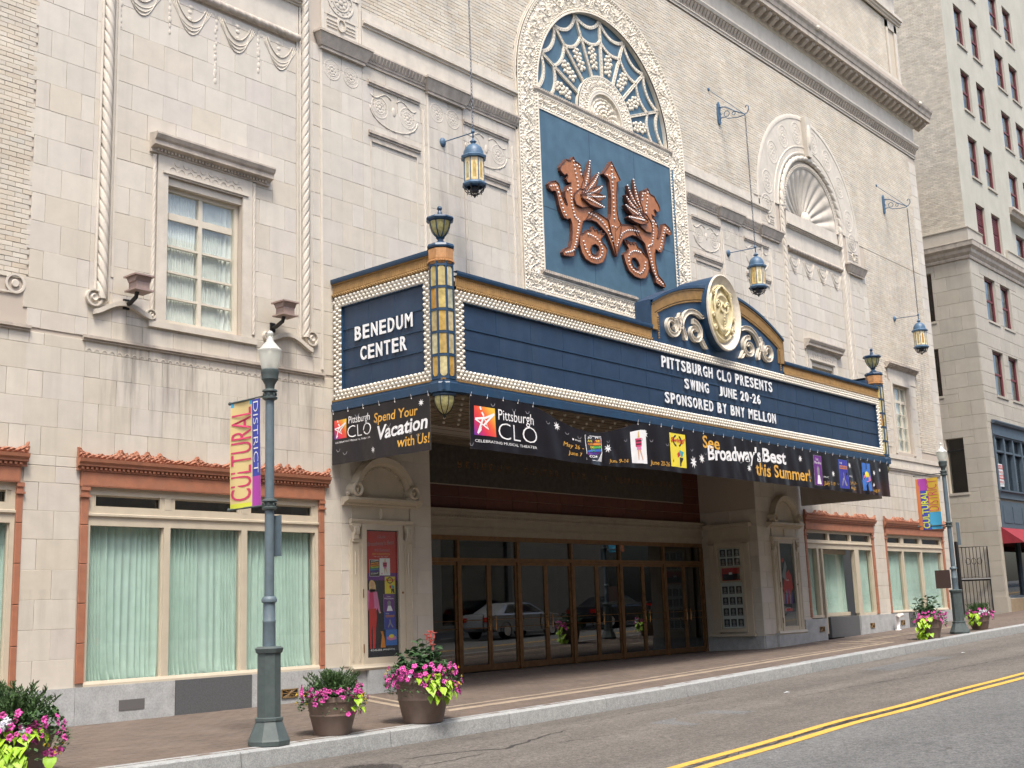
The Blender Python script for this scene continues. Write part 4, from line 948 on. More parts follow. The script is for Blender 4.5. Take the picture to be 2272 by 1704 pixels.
for mir in (False, True):
    emb('lion_body', body, -.14, -.06, mir); emb('tail_curl', [tail, hole], -.125, -.06, mir); emb('arm_scroll', arm, -.135 - (.002 if mir else 0), -.06, mir)
    emb('lion_wing', [(20.92, 10.62), (20.98, 10.5), (21.2, 10.48), (21.45, 10.56), (21.5, 10.75), (21.4, 10.95), (21.15, 10.93), (20.95, 10.76)], -.175, -.06, mir)
    for k, (c1, tip) in enumerate((((21.50, 11.10), (21.62, 11.74)), ((21.70, 11.10), (21.92, 11.50)), ((21.78, 10.98), (22.05, 11.22)), ((21.80, 10.86), (22.10, 10.95)), ((21.70, 10.70), (22.00, 10.66)))):   # five overlapping feathers
        A, Cc, B = Vector((21.18, 10.74)), Vector(c1), Vector(tip); cl = [A * (1 - u) ** 2 + Cc * 2 * u * (1 - u) + B * u * u for u in np.linspace(0, 1, 12)]; up, dn = [], []
        for i, q_ in enumerate(cl):
            d = (cl[min(11, i + 1)] - cl[max(0, i - 1)]).normalized(); n_ = Vector((-d.y, d.x)) * (.115 * (1 - (i / 11) ** 3) * min(1, .35 + i / 5) + .004); up.append(tuple(q_ + n_)); dn.append(tuple(q_ - n_))
        emb('feather', up + dn[::-1], -.15 - .018 * k, -.10, mir)
        studs([tuple(q_) for q_ in cl[2:]], .058, mir, -.165 - .018 * k)
    studs([(20.11, 10.73), (20.3, 10.79), (20.42, 10.55), (20.55, 10.22), (20.62, 10.15)], .075, mir, -.155)
    studs([(21.0, 11.56), (21.05, 11.3), (21.13, 11.05), (21.1, 10.8)], .08, mir, -.155); studs([(21.12, 11.5), (21.24, 11.47), (21.27, 11.25)], .08, mir, -.155); studs([(20.72, 10.78), (20.84, 10.88)], .08, mir, -.155)
    studs([(20.85, 10.85), (20.85, 10.5), (20.95, 10.2), (21.12, 10.15), (21.06, 9.95), (20.96, 9.6), (20.83, 9.36), (20.55, 9.26)], .065, mir, -.155)
    studs([(21.5, 10.42), (21.75, 10.40), (22.0, 10.34), (22.2, 10.22), (22.38, 10.0), (22.48, 9.8)], .075, mir, -.15)
    studs([(21.45, 9.9), (21.6, 9.9), (21.75, 9.88), (21.93, 9.78), (21.99, 9.62), (21.93, 9.46), (21.75, 9.36), (21.5, 9.35), (21.33, 9.5), (21.25, 9.7)], .075, mir, -.14)
emb('torch_stem', torch, -.155, -.06, False)
studs([(22.49, 11.84), (22.49, 10.45)], .085, False, -.17); studs([(22.28, 11.56), (22.7, 11.58)], .09, False, -.17); studs([(22.4, 10.3), (22.62, 10.3)], .1, False, -.17)
# ================================================================== shopfronts
def cresting(x0, x1, z, name_par):
    b = MB(); n = max(2, int((x1 - x0) / .64)); w_ = (x1 - x0) / n; step = .02; m = int((x1 - x0) / step); rr = random.Random(int(x0 * 10)); top = []
    for i in range(m + 1):
        x = x0 + (x1 - x0) * i / m; u = ((x - x0) / w_) % 1.0; d = min(u, 1 - u) * w_
        h = .05 + .065 * math.exp(-(d / .03) ** 2) + .04 * math.exp(-(d / .11) ** 2) + .018 * abs(math.sin(u * 9)) + rr.uniform(-.008, .008)
        k = int((x - x0) / w_)
        if (k in (1, n - 2) and n > 4) and .15 < u < .85: h = .115 + .03 * math.sin(u * 21) + .02 * math.cos(u * 47)
        top.append((x, z + h))
    b.prism([(x0, z)] + top + [(x1, z)], -.085, -.03)
    X_, V_ = np.meshgrid(np.linspace(x0, x1, m + 1), np.linspace(0, 1, 7)); T_ = np.interp(X_, [q[0] for q in top], [q[1] for q in top]); Z_ = z + (T_ - z) * V_
    H_ = .022 * np.abs(np.sin(X_ * 31 + np.sin(Z_ * 50) * 1.5)) * np.sin(np.clip(V_, .02, .98) * PI) ** .5 + .015 * (np.sin(X_ * 83 + Z_ * 60) > .3)
    b.grid(np.stack([X_, -.086 - H_, Z_], -1))
    return b.build('cresting', M['red'], name_par)
def lintel(x0, x1, off=0.0):
    b = MB(); b.box(x0 + .08, x1 - .08, .02, -.04, 3.38 + off, 3.60 + off)
    b.mx([(-.03, 3.60 + off), (-.06, 3.60 + off), (-.06, 3.62 + off), (-.05, 3.625 + off), (-.05, 3.66 + off), (-.10, 3.67 + off), (-.10, 3.70 + off), (-.13, 3.73 + off), (-.14, 3.78 + off), (-.02, 3.79 + off)], x0, x1)
    L_ = b.build('red_lintel', M['red'], TH)
    d = MB(); n = int((x1 - x0) / .075)
    for i in range(n): x = x0 + .05 + (x1 - x0 - .1) * i / n; d.box(x, x + .04, -.05, -.085, 3.625 + off, 3.66 + off)
    d.build('dentil_row', M['red'], L_, kind='stuff')
    nu = int((x1 - x0 - .2) / .018); X_, Z_ = np.meshgrid(np.linspace(x0 + .1, x1 - .1, nu), np.linspace(3.395 + off, 3.59 + off, 14))
    H_ = relief(X_, Z_ - 3.395 - off, .195, .34, .012, False); MB().grid(np.stack([X_, -.041 - H_, Z_], -1)).build('frieze_relief', M['red'], L_, smooth=True)
    cresting(x0, x1, 3.79 + off, L_)
    return L_
def jamb(x0, x1, z0, z1, par):
    b = MB(); z = z1
    while z > z0 + .05:
        zz = max(z0, z - .56); b.tile(x0, x1, zz + .004, z - .004, .02, -.02, .006); z = zz
    b.box(x0 - .02, x1 + .02, 0, -.045, z1 - .16, z1 - .13); b.box(x0 - .01, x1 + .01, 0, -.035, z1 - .06, z1)
    b.build('red_jamb', M['red'], par)
def glazing(x0, x1, zs, zt, mull, par, seed, per=.085, top=3.38, clear=(3.09, 3.27), curtain=True):
    f = MB(); y0, y1 = .03, .16
    f.box(x0, x0 + .06, y0, y1, zs, top); f.box(x1 - .06, x1, y0, y1, zs, top)
    f.box(x0 + .06, x1 - .06, y0 - .02, y1, zs, zs + .07); f.mx([(y0 - .02, zs + .07), (y0 - .04, zs + .03), (y0 - .04, zs), (y0, zs)], x0, x1)
    f.box(x0 + .06, x1 - .06, y0, y1, zt, clear[0]); f.mx([(y0, zt + .12), (y0 - .03, zt + .14), (y0 - .03, zt + .17), (y0, zt + .18)], x0, x1)
    f.box(x0 + .06, x1 - .06, y0, y1, clear[1], top)
    w_ = f.build('shopfront_frame', M['frame'], par)
    for m in mull:
        MB().box(m - .055, m + .055, y0 - .003, y1, zs + .07, zt).build('mullion', M['frame'], w_); MB().box(m - .055, m + .055, y0 - .003, y1, clear[0], clear[1]).build('mullion', M['frame'], w_)
    cs = [x0 + .06] + [c for m in mull for c in (m - .055, m + .055)] + [x1 - .06]
    for i in range(0, len(cs), 2):
        a, c = cs[i], cs[i + 1]
        MB().box(a, c, .10, .106, zs + .07, zt).build('pane', M['glass'], w_)
        mg = MB(); mg.box(a, a + .06, y0 + .01, y1, *clear); mg.box(c - .06, c, y0 + .01, y1, *clear); mg.box(a + .06, a + .075, y0, y0 + .03, *clear); mg.box(c - .075, c - .06, y0, y0 + .03, *clear); split_build(mg, 'clerestory_frame', M['frame'], w_)
        MB().box(a + .06, c - .06, .10, .106, *clear).build('pane', M['darkglass'], w_)
        g = MB(); g.box(a, a + .015, .07, .1, zs + .07, zt); g.box(c - .015, c, .07, .1, zs + .07, zt); g.box(a, c, .07, .1, clear[0], clear[0] + .02); g.box(a, c, .07, .1, clear[1] - .02, clear[1]); g.build('glazing_bead', M['frame'], w_)
        if curtain: pleats(MB(), a - .12, c + (.16 if i != 2 else .03), zs + .05, zt + .1, .215, .034, per, seed + i, True).build('curtain', M['green'], w_, smooth=True)
    return w_
lintel(8.96, 13.70); jamb(9.06, 9.18, .53, 3.38, TH); jamb(13.52, 13.63, .5, 3.38, TH); glazing(9.18, 13.52, .53, 2.82, [10.53, 11.975], TH, 11)
lintel(3.6, 8.20); jamb(8.09, 8.18, .53, 3.38, TH); glazing(4.0, 8.09, .53, 2.82, [5.3, 6.7], TH, 21)
lintel(31.36, 36.08); jamb(31.38, 31.50, .9, 3.38, TH); jamb(35.86, 35.99, .9, 3.38, TH)
lintel(36.8, 41.78); jamb(36.84, 36.95, .9, 3.38, TH); jamb(41.60, 41.73, .9, 3.38, TH); glazing(36.95, 41.6, .90, 2.85, [38.25, 39.78], TH, 31, clear=(3.10, 3.30))
# R1 with the recessed door
f = MB(); y0, y1 = .03, .16
f.box(31.5, 31.56, y0, y1, .9, 3.38); f.box(35.8, 35.86, y0, y1, .9, 3.38); f.box(31.56, 35.8, y0, y1, 2.85, 3.10); f.box(31.56, 35.8, y0, y1, 3.30, 3.38); f.box(31.56, 32.3, y0, y1, .88, .96); f.box(34.66, 35.8, y0, y1, .88, .96)
f.mx([(y0, 2.98), (y0 - .03, 3.0), (y0 - .03, 3.03), (y0, 3.04)], 31.5, 35.86)
S1 = f.build('shopfront_frame', M['frame'], TH)
for a, c in ((32.12, 32.24), (32.42, 32.5), (34.62, 34.9)): MB().box(a, c, y0 - .003, y1, .42 if a > 32.3 and a < 33 else .96, 2.85).build('mullion', M['frame'], S1)
for c in (32.95, 34.4): MB().box(c - .05, c + .05, y0 - .003, y1, 3.1, 3.3).build('mullion', M['frame'], S1)
for a, c in ((31.56, 32.9), (33.0, 34.35), (34.45, 35.8)): MB().box(a, c, .10, .106, 3.10, 3.30).build('pane', M['darkglass'], S1)
for a, c in ((31.56, 32.12), (34.9, 35.8)):
    MB().box(a, c, .10, .106, .96, 2.85).build('pane', M['glass'], S1); pleats(MB(), a - .1, c + .12, .94, 2.9, .215, .03, .085, int(a)).build('curtain', M['green'], S1, smooth=True)
# recessed side wall, door leaf standing open, curtain window of the recess
q = MB(); q.box(32.3, 32.95, .95, 1.0, .4, 2.85); q.box(32.3, 34.62, .16, 1.0, 2.85, 2.92); q.build('porch_back', M['dark'], TH)
q = MB(); q.box(32.86, 34.62, .32, .40, .9, 1.0); q.box(32.86, 34.62, .32, .40, 2.72, 2.85); q.box(32.75, 32.86, .30, .41, .42, 2.85); q.box(32.86, 34.62, .33, .39, .42, .9); q.build('recess_frame', M['frame'], TH)
MB().box(32.86, 34.6, .35, .355, 1.0, 2.72).build('pane', M['glass'], TH); pleats(MB(), 32.80, 34.7, .95, 2.78, .47, .03, .085, 77).build('curtain', M['green'], TH, smooth=True)
for (x0, x1) in ((9.2, 13.5), (4.0, 8.1), (31.5, 35.9), (36.9, 41.6)): MB().box(x0, x1, 1.2, 1.22, -.2, 3.5).build('room_dark', M['dark'], TH)
# ---- granite base
def granite(x0, x1, z1, y=-.03):
    zb = gz((x0 + x1) / 2, 0) - .25
    MB().box(x0 + .003, x1 - .003, .1, y, zb, z1).build('granite_block', M['granite'], TH)
for a, c, z in ((3.0, 6.2, .53), (6.2, 9.05, .53), (9.05, 10.68, .53), (12.09, 14.0, .53), (31.0, 32.3, .86), (34.55, 35.9, .88), (35.9, 38.12, .88), (38.6, 41.2, .88), (41.2, 42.74, .9)): granite(a, c, z)
granite(14.0, 14.55, .48); granite(14.55, 15.35, .45, -.10); granite(15.35, 16.27, .48); granite(28.7, 29.3, .5); granite(29.3, 30.95, .55, -.10); granite(30.95, 31.0, .5)
for a, c, z, zb in ((10.68, 12.09, .53, -.1), (38.12, 38.6, .88, .2)): MB().box(a + .003, c - .003, .1, -.045, zb, z).build('slate_slab', M['slab'], TH)
MB().box(32.66, 34.54, .5, .02, .3, .88).build('slate_slab', M['slab'], TH)
MB().box(9.74, 10.16, .0, -.036, .16, .31).build('vent_plate', mat('vent_plate_grey', (.12, .115, .115), .6), TH)
def brass_vent(x, z, w_=.34, h_=.14):
    b = MB(); y = -.04
    b.box(x, x + w_, y, y - .012, z, z + .014); b.box(x, x + w_, y, y - .012, z + h_ - .014, z + h_); b.box(x, x + .014, y, y - .012, z, z + h_); b.box(x + w_ - .014, x + w_, y, y - .012, z, z + h_)
    for s_ in np.linspace(-1, 1, 7):
        b.tube([(x + w_ / 2, y - .006, z + h_ / 2), (x + w_ / 2 + w_ / 2 * s_, y - .006, z + h_)], .005, 4); b.tube([(x + w_ / 2, y - .006, z + h_ / 2), (x + w_ / 2 + w_ / 2 * s_, y - .006, z)], .005, 4)
    b.tube([(x, y - .006, z + h_ / 2), (x + w_, y - .006, z + h_ / 2)], .005, 4)
    g = b.build('brass_grille', M['golddark'], TH); MB().box(x, x + w_, y + .001, y - .001, z, z + h_).build('grille_back', M['dark'], g)
brass_vent(12.68, .115); brass_vent(31.8, .50, .3, .14); brass_vent(35.14, .50, .3, .14); brass_vent(37.42, .52, .3, .14)
# ================================================================== entrance recess
DY = 1.75; FZ = .12
q = MB()
for i in range(8):    # stone side walls of the recess, courses
    z0, z1 = .5 + i * .42, .5 + (i + 1) * .42
    for a, c in ((0, .85), (.85, DY)):
        for X, s_ in ((16.27, 1), (28.7, -1)):
            q.add([(X, a + .004, z0 + .004), (X, c - .004, z0 + .004), (X, c - .004, z1 - .004), (X, a + .004, z1 - .004), (X + s_ * -.02, a, z0), (X - s_ * .02, c, z0), (X - s_ * .02, c, z1), (X - s_ * .02, a, z1)],
                  [(0, 1, 2, 3), (0, 4, 5, 1), (1, 5, 6, 2), (2, 6, 7, 3), (3, 7, 4, 0)])
split_build(q, 'recess_block', M['stone'], TH)
q = MB(); q.box(16.2, 16.26, 0.02, DY + .4, -.3, 4.96); q.box(28.72, 28.8, .02, DY + .4, -.3, 4.96); split_build(q, 'recess_backing', M['mortar'], TH)
MB().box(16.2, 28.8, DY - .04, 7.0, .0, .112).build('lobby_floor', M['slab'], TH)
q = MB(); q.box(16.2, 16.31, -.0, DY, -.3, .48); q.box(28.66, 28.76, 0, DY, -.3, .5); q.build('granite_block', M['granite'], TH)
# wall over the doors: cornice, red tile, marble
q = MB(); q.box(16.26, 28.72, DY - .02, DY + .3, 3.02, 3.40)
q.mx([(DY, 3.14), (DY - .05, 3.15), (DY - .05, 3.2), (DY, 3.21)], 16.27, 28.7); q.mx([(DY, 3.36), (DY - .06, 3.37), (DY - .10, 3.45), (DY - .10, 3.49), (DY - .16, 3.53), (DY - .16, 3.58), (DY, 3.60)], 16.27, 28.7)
q.build('door_cornice', M['recess_shade_trim'], TH)
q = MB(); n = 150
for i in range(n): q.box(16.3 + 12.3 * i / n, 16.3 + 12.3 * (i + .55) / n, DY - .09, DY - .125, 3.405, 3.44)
q.build('dentil_row', M['recess_shade_trim'], TH, kind='stuff')
q = MB()
for i in range(14):
    for j in range(2):
        a = 16.27 + i * .888; q.tile(a + .004, a + .884, (3.6, 3.85)[j] + .004, (3.85, 4.1)[j] - .004, DY + .02, DY - (.0), .004)
for j in range(4):
    z0 = 4.1 + j * .225
    q.tile(16.28, 17.0, z0, z0 + .22, DY + .02, DY, .004); q.tile(17.0, 17.95, z0, z0 + .22, DY + .02, DY, .004); q.tile(27.9, 28.69, z0, z0 + .22, DY + .02, DY, .004)
q.build('red_tile_wall', M['redwall'], TH)
MB().box(16.2, 28.75, DY + .015, DY + .35, 3.4, 5.0).build('recess_backing', M['mortar'], TH)
q = MB()
for i in range(4): a = 17.97 + i * 2.48; q.tile(a, a + 2.475, 4.12, 4.98, DY + .02, DY - .012, .004)
mb_ = q.build('marble_panel', M['marble'], TH)
tx = MB(); fm = lambda a, b_, d: (a, DY - .016 - d, b_)
for s_, a, c in (('BENEDUM', 18.9, 20.75), ('CENTER', 21.15, 22.55), ('FOR', 22.95, 23.6), ('THE', 23.95, 24.5), ('PERFORMING', 24.8, 26.5), ('ARTS', 26.75, 27.5)):
    n = len(s_); w_ = (c - a) / n
    for i, ch in enumerate(s_): put_text(tx, ch, a + i * w_, a + i * w_ + w_ * (.5 if ch != 'I' else .14), 4.50, 4.64, fm, bold=-.012)
tx.build('gilt_lettering', M['brass'], mb_)
# doors
PX = [16.85 + 1.979 * i for i in range(7)]
fr = MB(); fr.box(16.31, 28.66, DY - .03, DY + .08, 2.92, 3.02); fr.box(16.31, 28.66, DY - .03, DY + .08, 2.46, 2.54)
fr.box(16.31, 16.40, DY - .03, DY + .08, FZ, 2.92)
for x in PX[:-1]: fr.box(x - .045, x + .045, DY - .04, DY + .08, FZ, 2.46); fr.box(x - .035, x + .035, DY - .035, DY + .08, 2.54, 2.92)
fr.box(28.58, 28.66, DY - .04, DY + .08, FZ, 2.92)
DF = fr.build('door_frame', M['bronze'], TH)
tl = [(16.40, PX[0] - .035)] + [(PX[i] + .035, min(PX[i + 1], 28.615) - .035) for i in range(6)]
for a, c in tl: MB().box(a, c, DY + .02, DY + .03, 2.54, 2.92).build('pane', M['darkglass'], DF)
_leaf = {}
def door_leaf(x0, x1, hinge):
    f = MB(); y0, y1 = DY - .01, DY + .045; z0 = FZ + .015; z1 = 2.455
    f.box(x0, x0 + .06, y0, y1, z0, z1); f.box(x1 - .06, x1, y0, y1, z0, z1); f.box(x0 + .06, x1 - .06, y0, y1, z0, z0 + .13); f.box(x0 + .06, x1 - .06, y0, y1, z1 - .07, z1)
    d = f.build('door', M['bronze'], TH)
    MB().box(x0 + .06, x1 - .06, DY + .012, DY + .022, z0 + .13, z1 - .07).build('pane', M['darkglass'], d)
    hb = MB()
    for z in (1.21, 1.04): hb.tube([(x0 + .05, y0 - .05, z), (x1 - .05, y0 - .05, z)], .009, 6)
    xs = x1 - .09 if hinge < 0 else x0 + .09; s_ = -1 if hinge < 0 else 1
    hb.tube([(xs + s_ * .05, y0 - .02, 1.30), (xs, y0 - .08, 1.27), (xs, y0 - .09, 1.13), (xs, y0 - .08, .99), (xs + s_ * .05, y0 - .02, .96)], .014, 6)
    hb.build('door_handle', M['brass'], d)
    c = MB(); c.lathe([(.0, .0), (.02, .0), (.02, .03), (0, .035)], ((x0 if hinge < 0 else x1), y0 - .02, FZ), 8); c.build('pivot', M['brass'], d)
door_leaf(16.42, PX[0] - .05, 1)
for i in range(6):
    a = PX[i] + .048; c = min(PX[i + 1], 28.615) - .048; m = (a + c) / 2; door_leaf(a, m - .004, -1); door_leaf(m + .004, c, 1)
# dark lobby behind the doors
q = MB(); q.box(16.2, 28.8, 7.0, 7.05, 0, 4); q.box(16.15, 16.2, 2.1, 7, 0, 4); q.box(28.8, 28.85, 2.1, 7, 0, 4); q.box(16.2, 28.8, 2.1, 7, 3.2, 3.25); q.build('lobby_wall', mat('lobby_dark', (.03, .022, .018), .8), TH)
# ---- poster cases and lunettes on the two piers
def poster_case(cx, zo, par=TH):
    c = MB(); z0, z1 = .55 + zo, 3.06 + zo; hw = .76
    # moulded frame
    c.box(cx - hw, cx - .44, .0, -.045, z0, 2.73 + zo); c.box(cx + .44, cx + hw, 0, -.045, z0, 2.73 + zo)
    c.box(cx - .44, cx + .44, 0, -.06, 2.90 + zo, 3.03 + zo); c.box(cx - .44, cx + .44, 0, -.06, z0, .66 + zo)
    c.box(cx - .50, cx - .40, 0, -.07, z0, 3.0 + zo); c.box(cx + .40, cx + .50, 0, -.07, z0, 3.0 + zo)
    c.mx([(0, z0 - .10), (-.10, z0 - .10), (-.12, z0 - .06), (-.10, z0 - .03), (-.09, z0), (0, z0)], cx - hw - .03, cx + hw + .03)
    c.mx([(0, 3.0 + zo), (-.06, 3.0 + zo), (-.09, 3.05 + zo), (-.09, 3.08 + zo), (0, 3.09 + zo)], cx - hw, cx + hw)
    c.box(cx - .70, cx + .70, 0, -.02, 3.09 + zo, 3.34 + zo)
    o = c.build('poster_case', M['frame'], par)
    for s_ in (-1, 1):
        x = cx + s_ * .65; p = MB()
        p.prism([(x - .06, 2.73 + zo), (x - .05, 2.86 + zo), (x - .11, 2.97 + zo), (x - .10, 3.0 + zo), (x + .10, 3.0 + zo), (x + .11, 2.97 + zo), (x + .05, 2.86 + zo), (x + .06, 2.73 + zo)], -.085, 0)
        for k in (-1, 0, 1): p.ball((x + k * .045, -.085, 2.88 + zo), .03, 6, 3, half='y', sq=(.7, .8, 3))
        p.box(x - .075, x + .075, 0, -.07, 2.68 + zo, 2.73 + zo); p.build('pilaster_capital', M['frame'], o)
        g = MB(); g.mz([(x - .09, -.045), (x - .09, -.06), (x - .065, -.06), (x - .065, -.045)], .62 + zo, 2.66 + zo); g.mz([(x + .065, -.045), (x + .065, -.06), (x + .09, -.06), (x + .09, -.045)], .62 + zo, 2.66 + zo); g.tube([(x, -.045, 2.1 + zo), (x, -.05, 2.5 + zo)], .015, 5); g.build('pilaster_fillet', M['frame'], o)
    MB().box(cx - .40, cx + .40, -.052, -.056, .66 + zo, 2.90 + zo).build('pane', M['glass'], o)
    MB().box(cx - .40, cx + .40, -.001, -.008, .66 + zo, 2.90 + zo).build('case_back', M['prdark'], o)
    k = MB(); k.ball((cx + .46, -.08, 1.78 + zo), .022, 8, 4, half='y'); k.box(cx - .505, cx - .49, -.07, -.085, 1.7 + zo, 1.85 + zo); k.box(cx - .505, cx - .49, -.07, -.085, .75 + zo, .9 + zo); k.build('case_lock', M['bronze'], o)
    # pediment shelf and lunette above
    l = MB(); zs = 3.36 + zo
    l.mx([(0, zs - .04), (-.06, zs - .04), (-.08, zs), (-.14, zs + .03), (-.19, zs + .05), (-.19, zs + .10), (0, zs + .11)], cx - .93, cx + .93)
    n = 40
    for i in range(n): l.box(cx - .86 + 1.72 * i / n, cx - .86 + 1.72 * (i + .5) / n, -.06, -.10, zs - .02, zs + .01)
    l.build('case_shelf', M['frame'], o)
    u = MB(); zc = zs + .11; rr = .66
    u.prism([(cx + rr * math.cos(t), zc + rr * .98 * math.sin(t)) for t in np.linspace(0, PI, 30)], -.05, 0)
    u.arc(cx, zc, [(.60, -.05), (.60, -.10), (.64, -.16), (.74, -.18), (.76, -.14), (.76, 0)], 0, 180, 34)
    for i in range(26): t = PI * (i + .5) / 26; u.ball((cx + .565 * math.cos(t), -.05, zc + .565 * math.sin(t)), .022, 5, 3, half='y')
    for s_ in (-1, 1):
        u.arc(cx + s_ * .70, zc + .13, [(.07, -.1), (.07, -.2), (.10, -.22), (.13, -.2), (.13, 0)], 0, 360, 20); u.ball((cx + s_ * .70, -.14, zc + .13), .06, 8, 4, half='y')
        u.ball((cx + s_ * .85, -.08, zc + .05), .05, 6, 4, half='y')
    u.ball((cx, -.02, zs - .16), .035, 6, 4, half='y', sq=(1, 1.2, 3.5))
    u.build('lunette', M['frame'], o, auto=40)
    return o
CASE1 = poster_case(14.96, 0.0); CASE2 = poster_case(30.14, .05)
# photo case on the right wall of the recess (faces -X)
c = MB(); X = 28.66
fx = lambda a, b_, d: (X - d, a, b_)
def bx(b, a0, a1, z0, z1, d0, d1): b.box(X - d1, X - d0, a0, a1, z0, z1)
for a0, a1 in ((.25, .45), (1.28, 1.48)): bx(c, a0, a1, .58, 3.0, 0, .05)
for a0, a1 in ((.42, .50), (1.22, 1.30)): bx(c, a0, a1, .62, 2.96, 0, .075)
bx(c, .5, 1.22, .62, .70, 0, .07); bx(c, .5, 1.22, 2.86, 2.96, 0, .07); bx(c, .2, 1.52, 2.96, 3.03, 0, .09); bx(c, .2, 1.52, .50, .58, 0, .11); bx(c, .22, 1.5, 3.03, 3.4, 0, .03); bx(c, .15, 1.58, 3.4, 3.5, 0, .15)
PC = c.build('photo_case', M['frame'], TH)
MB().box(X - .003, X - .01, .5, 1.22, .70, 2.86).build('case_back', M['frame'], PC)
for a in (.35, 1.38):
    p = MB(); p.box(X - .09, X, a - .09, a + .09, 2.93, 2.99); p.box(X - .07, X, a - .06, a + .06, 2.7, 2.93); p.build('pilaster_capital', M['frame'], PC)
MB().box(X - .060, X - .056, .5, 1.22, .70, 2.86).build('pane', M['glass'], PC)
# carriage brackets (wall boxes) on the left bay
for (x, z) in ((9.72, 6.47), (12.52, 6.55)):
    t = thing('wall_light_box', ('small pinkish hooded light box on a black arm left of the upper window' if x < 11 else 'small pinkish hooded light box on a black arm right of the upper window'), 'light box', (x, 0, z), 'light boxes beside the upper window')
    b = MB(); y = -.33
    b.box(x - .17, x + .17, y - .17, y + .17, z + .10, z + .125); b.prism([(-.14, z + .10), (.14, z + .10), (.10, z + .02), (-.10, z + .02)], x - .13, x + .13, fn=lambda a, b_, d: (d, y + a, b_))
    b.box(x - .11, x + .11, y - .11, y + .11, z - .10, z + .02); b.box(x - .16, x + .16, y - .15, y + .15, z - .125, z - .10)
    b.build('housing', M['weathered_pink'] if 'weathered_pink' in M else M.setdefault('weathered_pink', rich('pinkish_housing', [(.26, .19, .165), (.34, .25, .22)], .6, nscale=8, namt=.1, dirt=.25)), t)
    b = MB(); b.tube([(x - .03, -.33, z - .12), (x - .03, -.30, z - .2), (x - .02, -.12, z - .26), (x - .02, .01, z - .27)], .035, 6); b.box(x - .07, x + .03, .01, -.03, z - .34, z - .18); b.build('arm', M['black'], t)
# ================================================================== MARQUEE
MX0, MX1, MY = 13.87, 31.2, -2.72
MQ = thing('marquee', 'long navy blue theatre marquee with gold top band, bulb borders and white lettering', 'marquee', (22.5, -1.3, 4.96))
b = MB(); b.box(MX0 + .08, MX1 - .08, MY + .08, 0, 5.06, 6.85); b.box(MX0 + .08, MX0 + .5, MY + .2, 0, 6.85, 7.25); b.box(MX1 - .5, MX1 - .08, MY + .2, 0, 6.85, 7.25)
b.build('box', M['bluetrim'], MQ)
b = MB(); b.box(MX0 + .08, MX1 - .08, MY + .08, -.02, 6.86, 6.90); b.build('roof', M['bluetrim'], MQ)
# lower fascia
b = MB(); pr = [(0, 4.96), (-.06, 4.96), (-.06, 5.09), (-.04, 5.10), (-.04, 5.13), (0, 5.13)]
path = [((MX0, 0, 0), (1, 0, 0), (0, 0, 1)), ((MX0, MY, 0), (1, 1, 0), (0, 0, 1)), ((MX1, MY, 0), (-1, 1, 0), (0, 0, 1)), ((MX1, 0, 0), (-1, 0, 0), (0, 0, 1))]
b.sweep(pr + [(.1, 5.13), (.1, 4.96), (0, 4.96)], path, cap=False); b.build('fascia', M['bluetrim'], MQ)
b = MB(); b.sweep([(-.02, 5.13), (-.045, 5.135), (-.045, 5.165), (-.02, 5.17)], path, cap=False); b.build('gold_bead', M['golddark'], MQ)
# soffit with coffers
b = MB(); b.box(MX0, MX1, MY, 0, 4.975, 4.99); b.box(16.2, 28.8, 0, 2.1, 4.975, 4.99)
for k in range(12): yy = MY + .12 + k * .4; b.box(16.3 if yy > 0 else MX0 + .05, 28.65 if yy > 0 else MX1 - .05, yy, yy + .035, 4.955, 4.975)
for k in range(43): b.box(MX0 + .2 + k * .4, MX0 + .235 + k * .4, MY + .05, -.05, 4.957, 4.975)
so = b.build('soffit', M['soffit'], MQ)
b = MB()
for k in range(42):
    for j in range(6): b.ball((MX0 + .42 + k * .4, MY + .34 + j * .4, 4.96), .03, 6, 3)
b.build('soffit_bulbs', M['bulb'], so, kind='stuff')
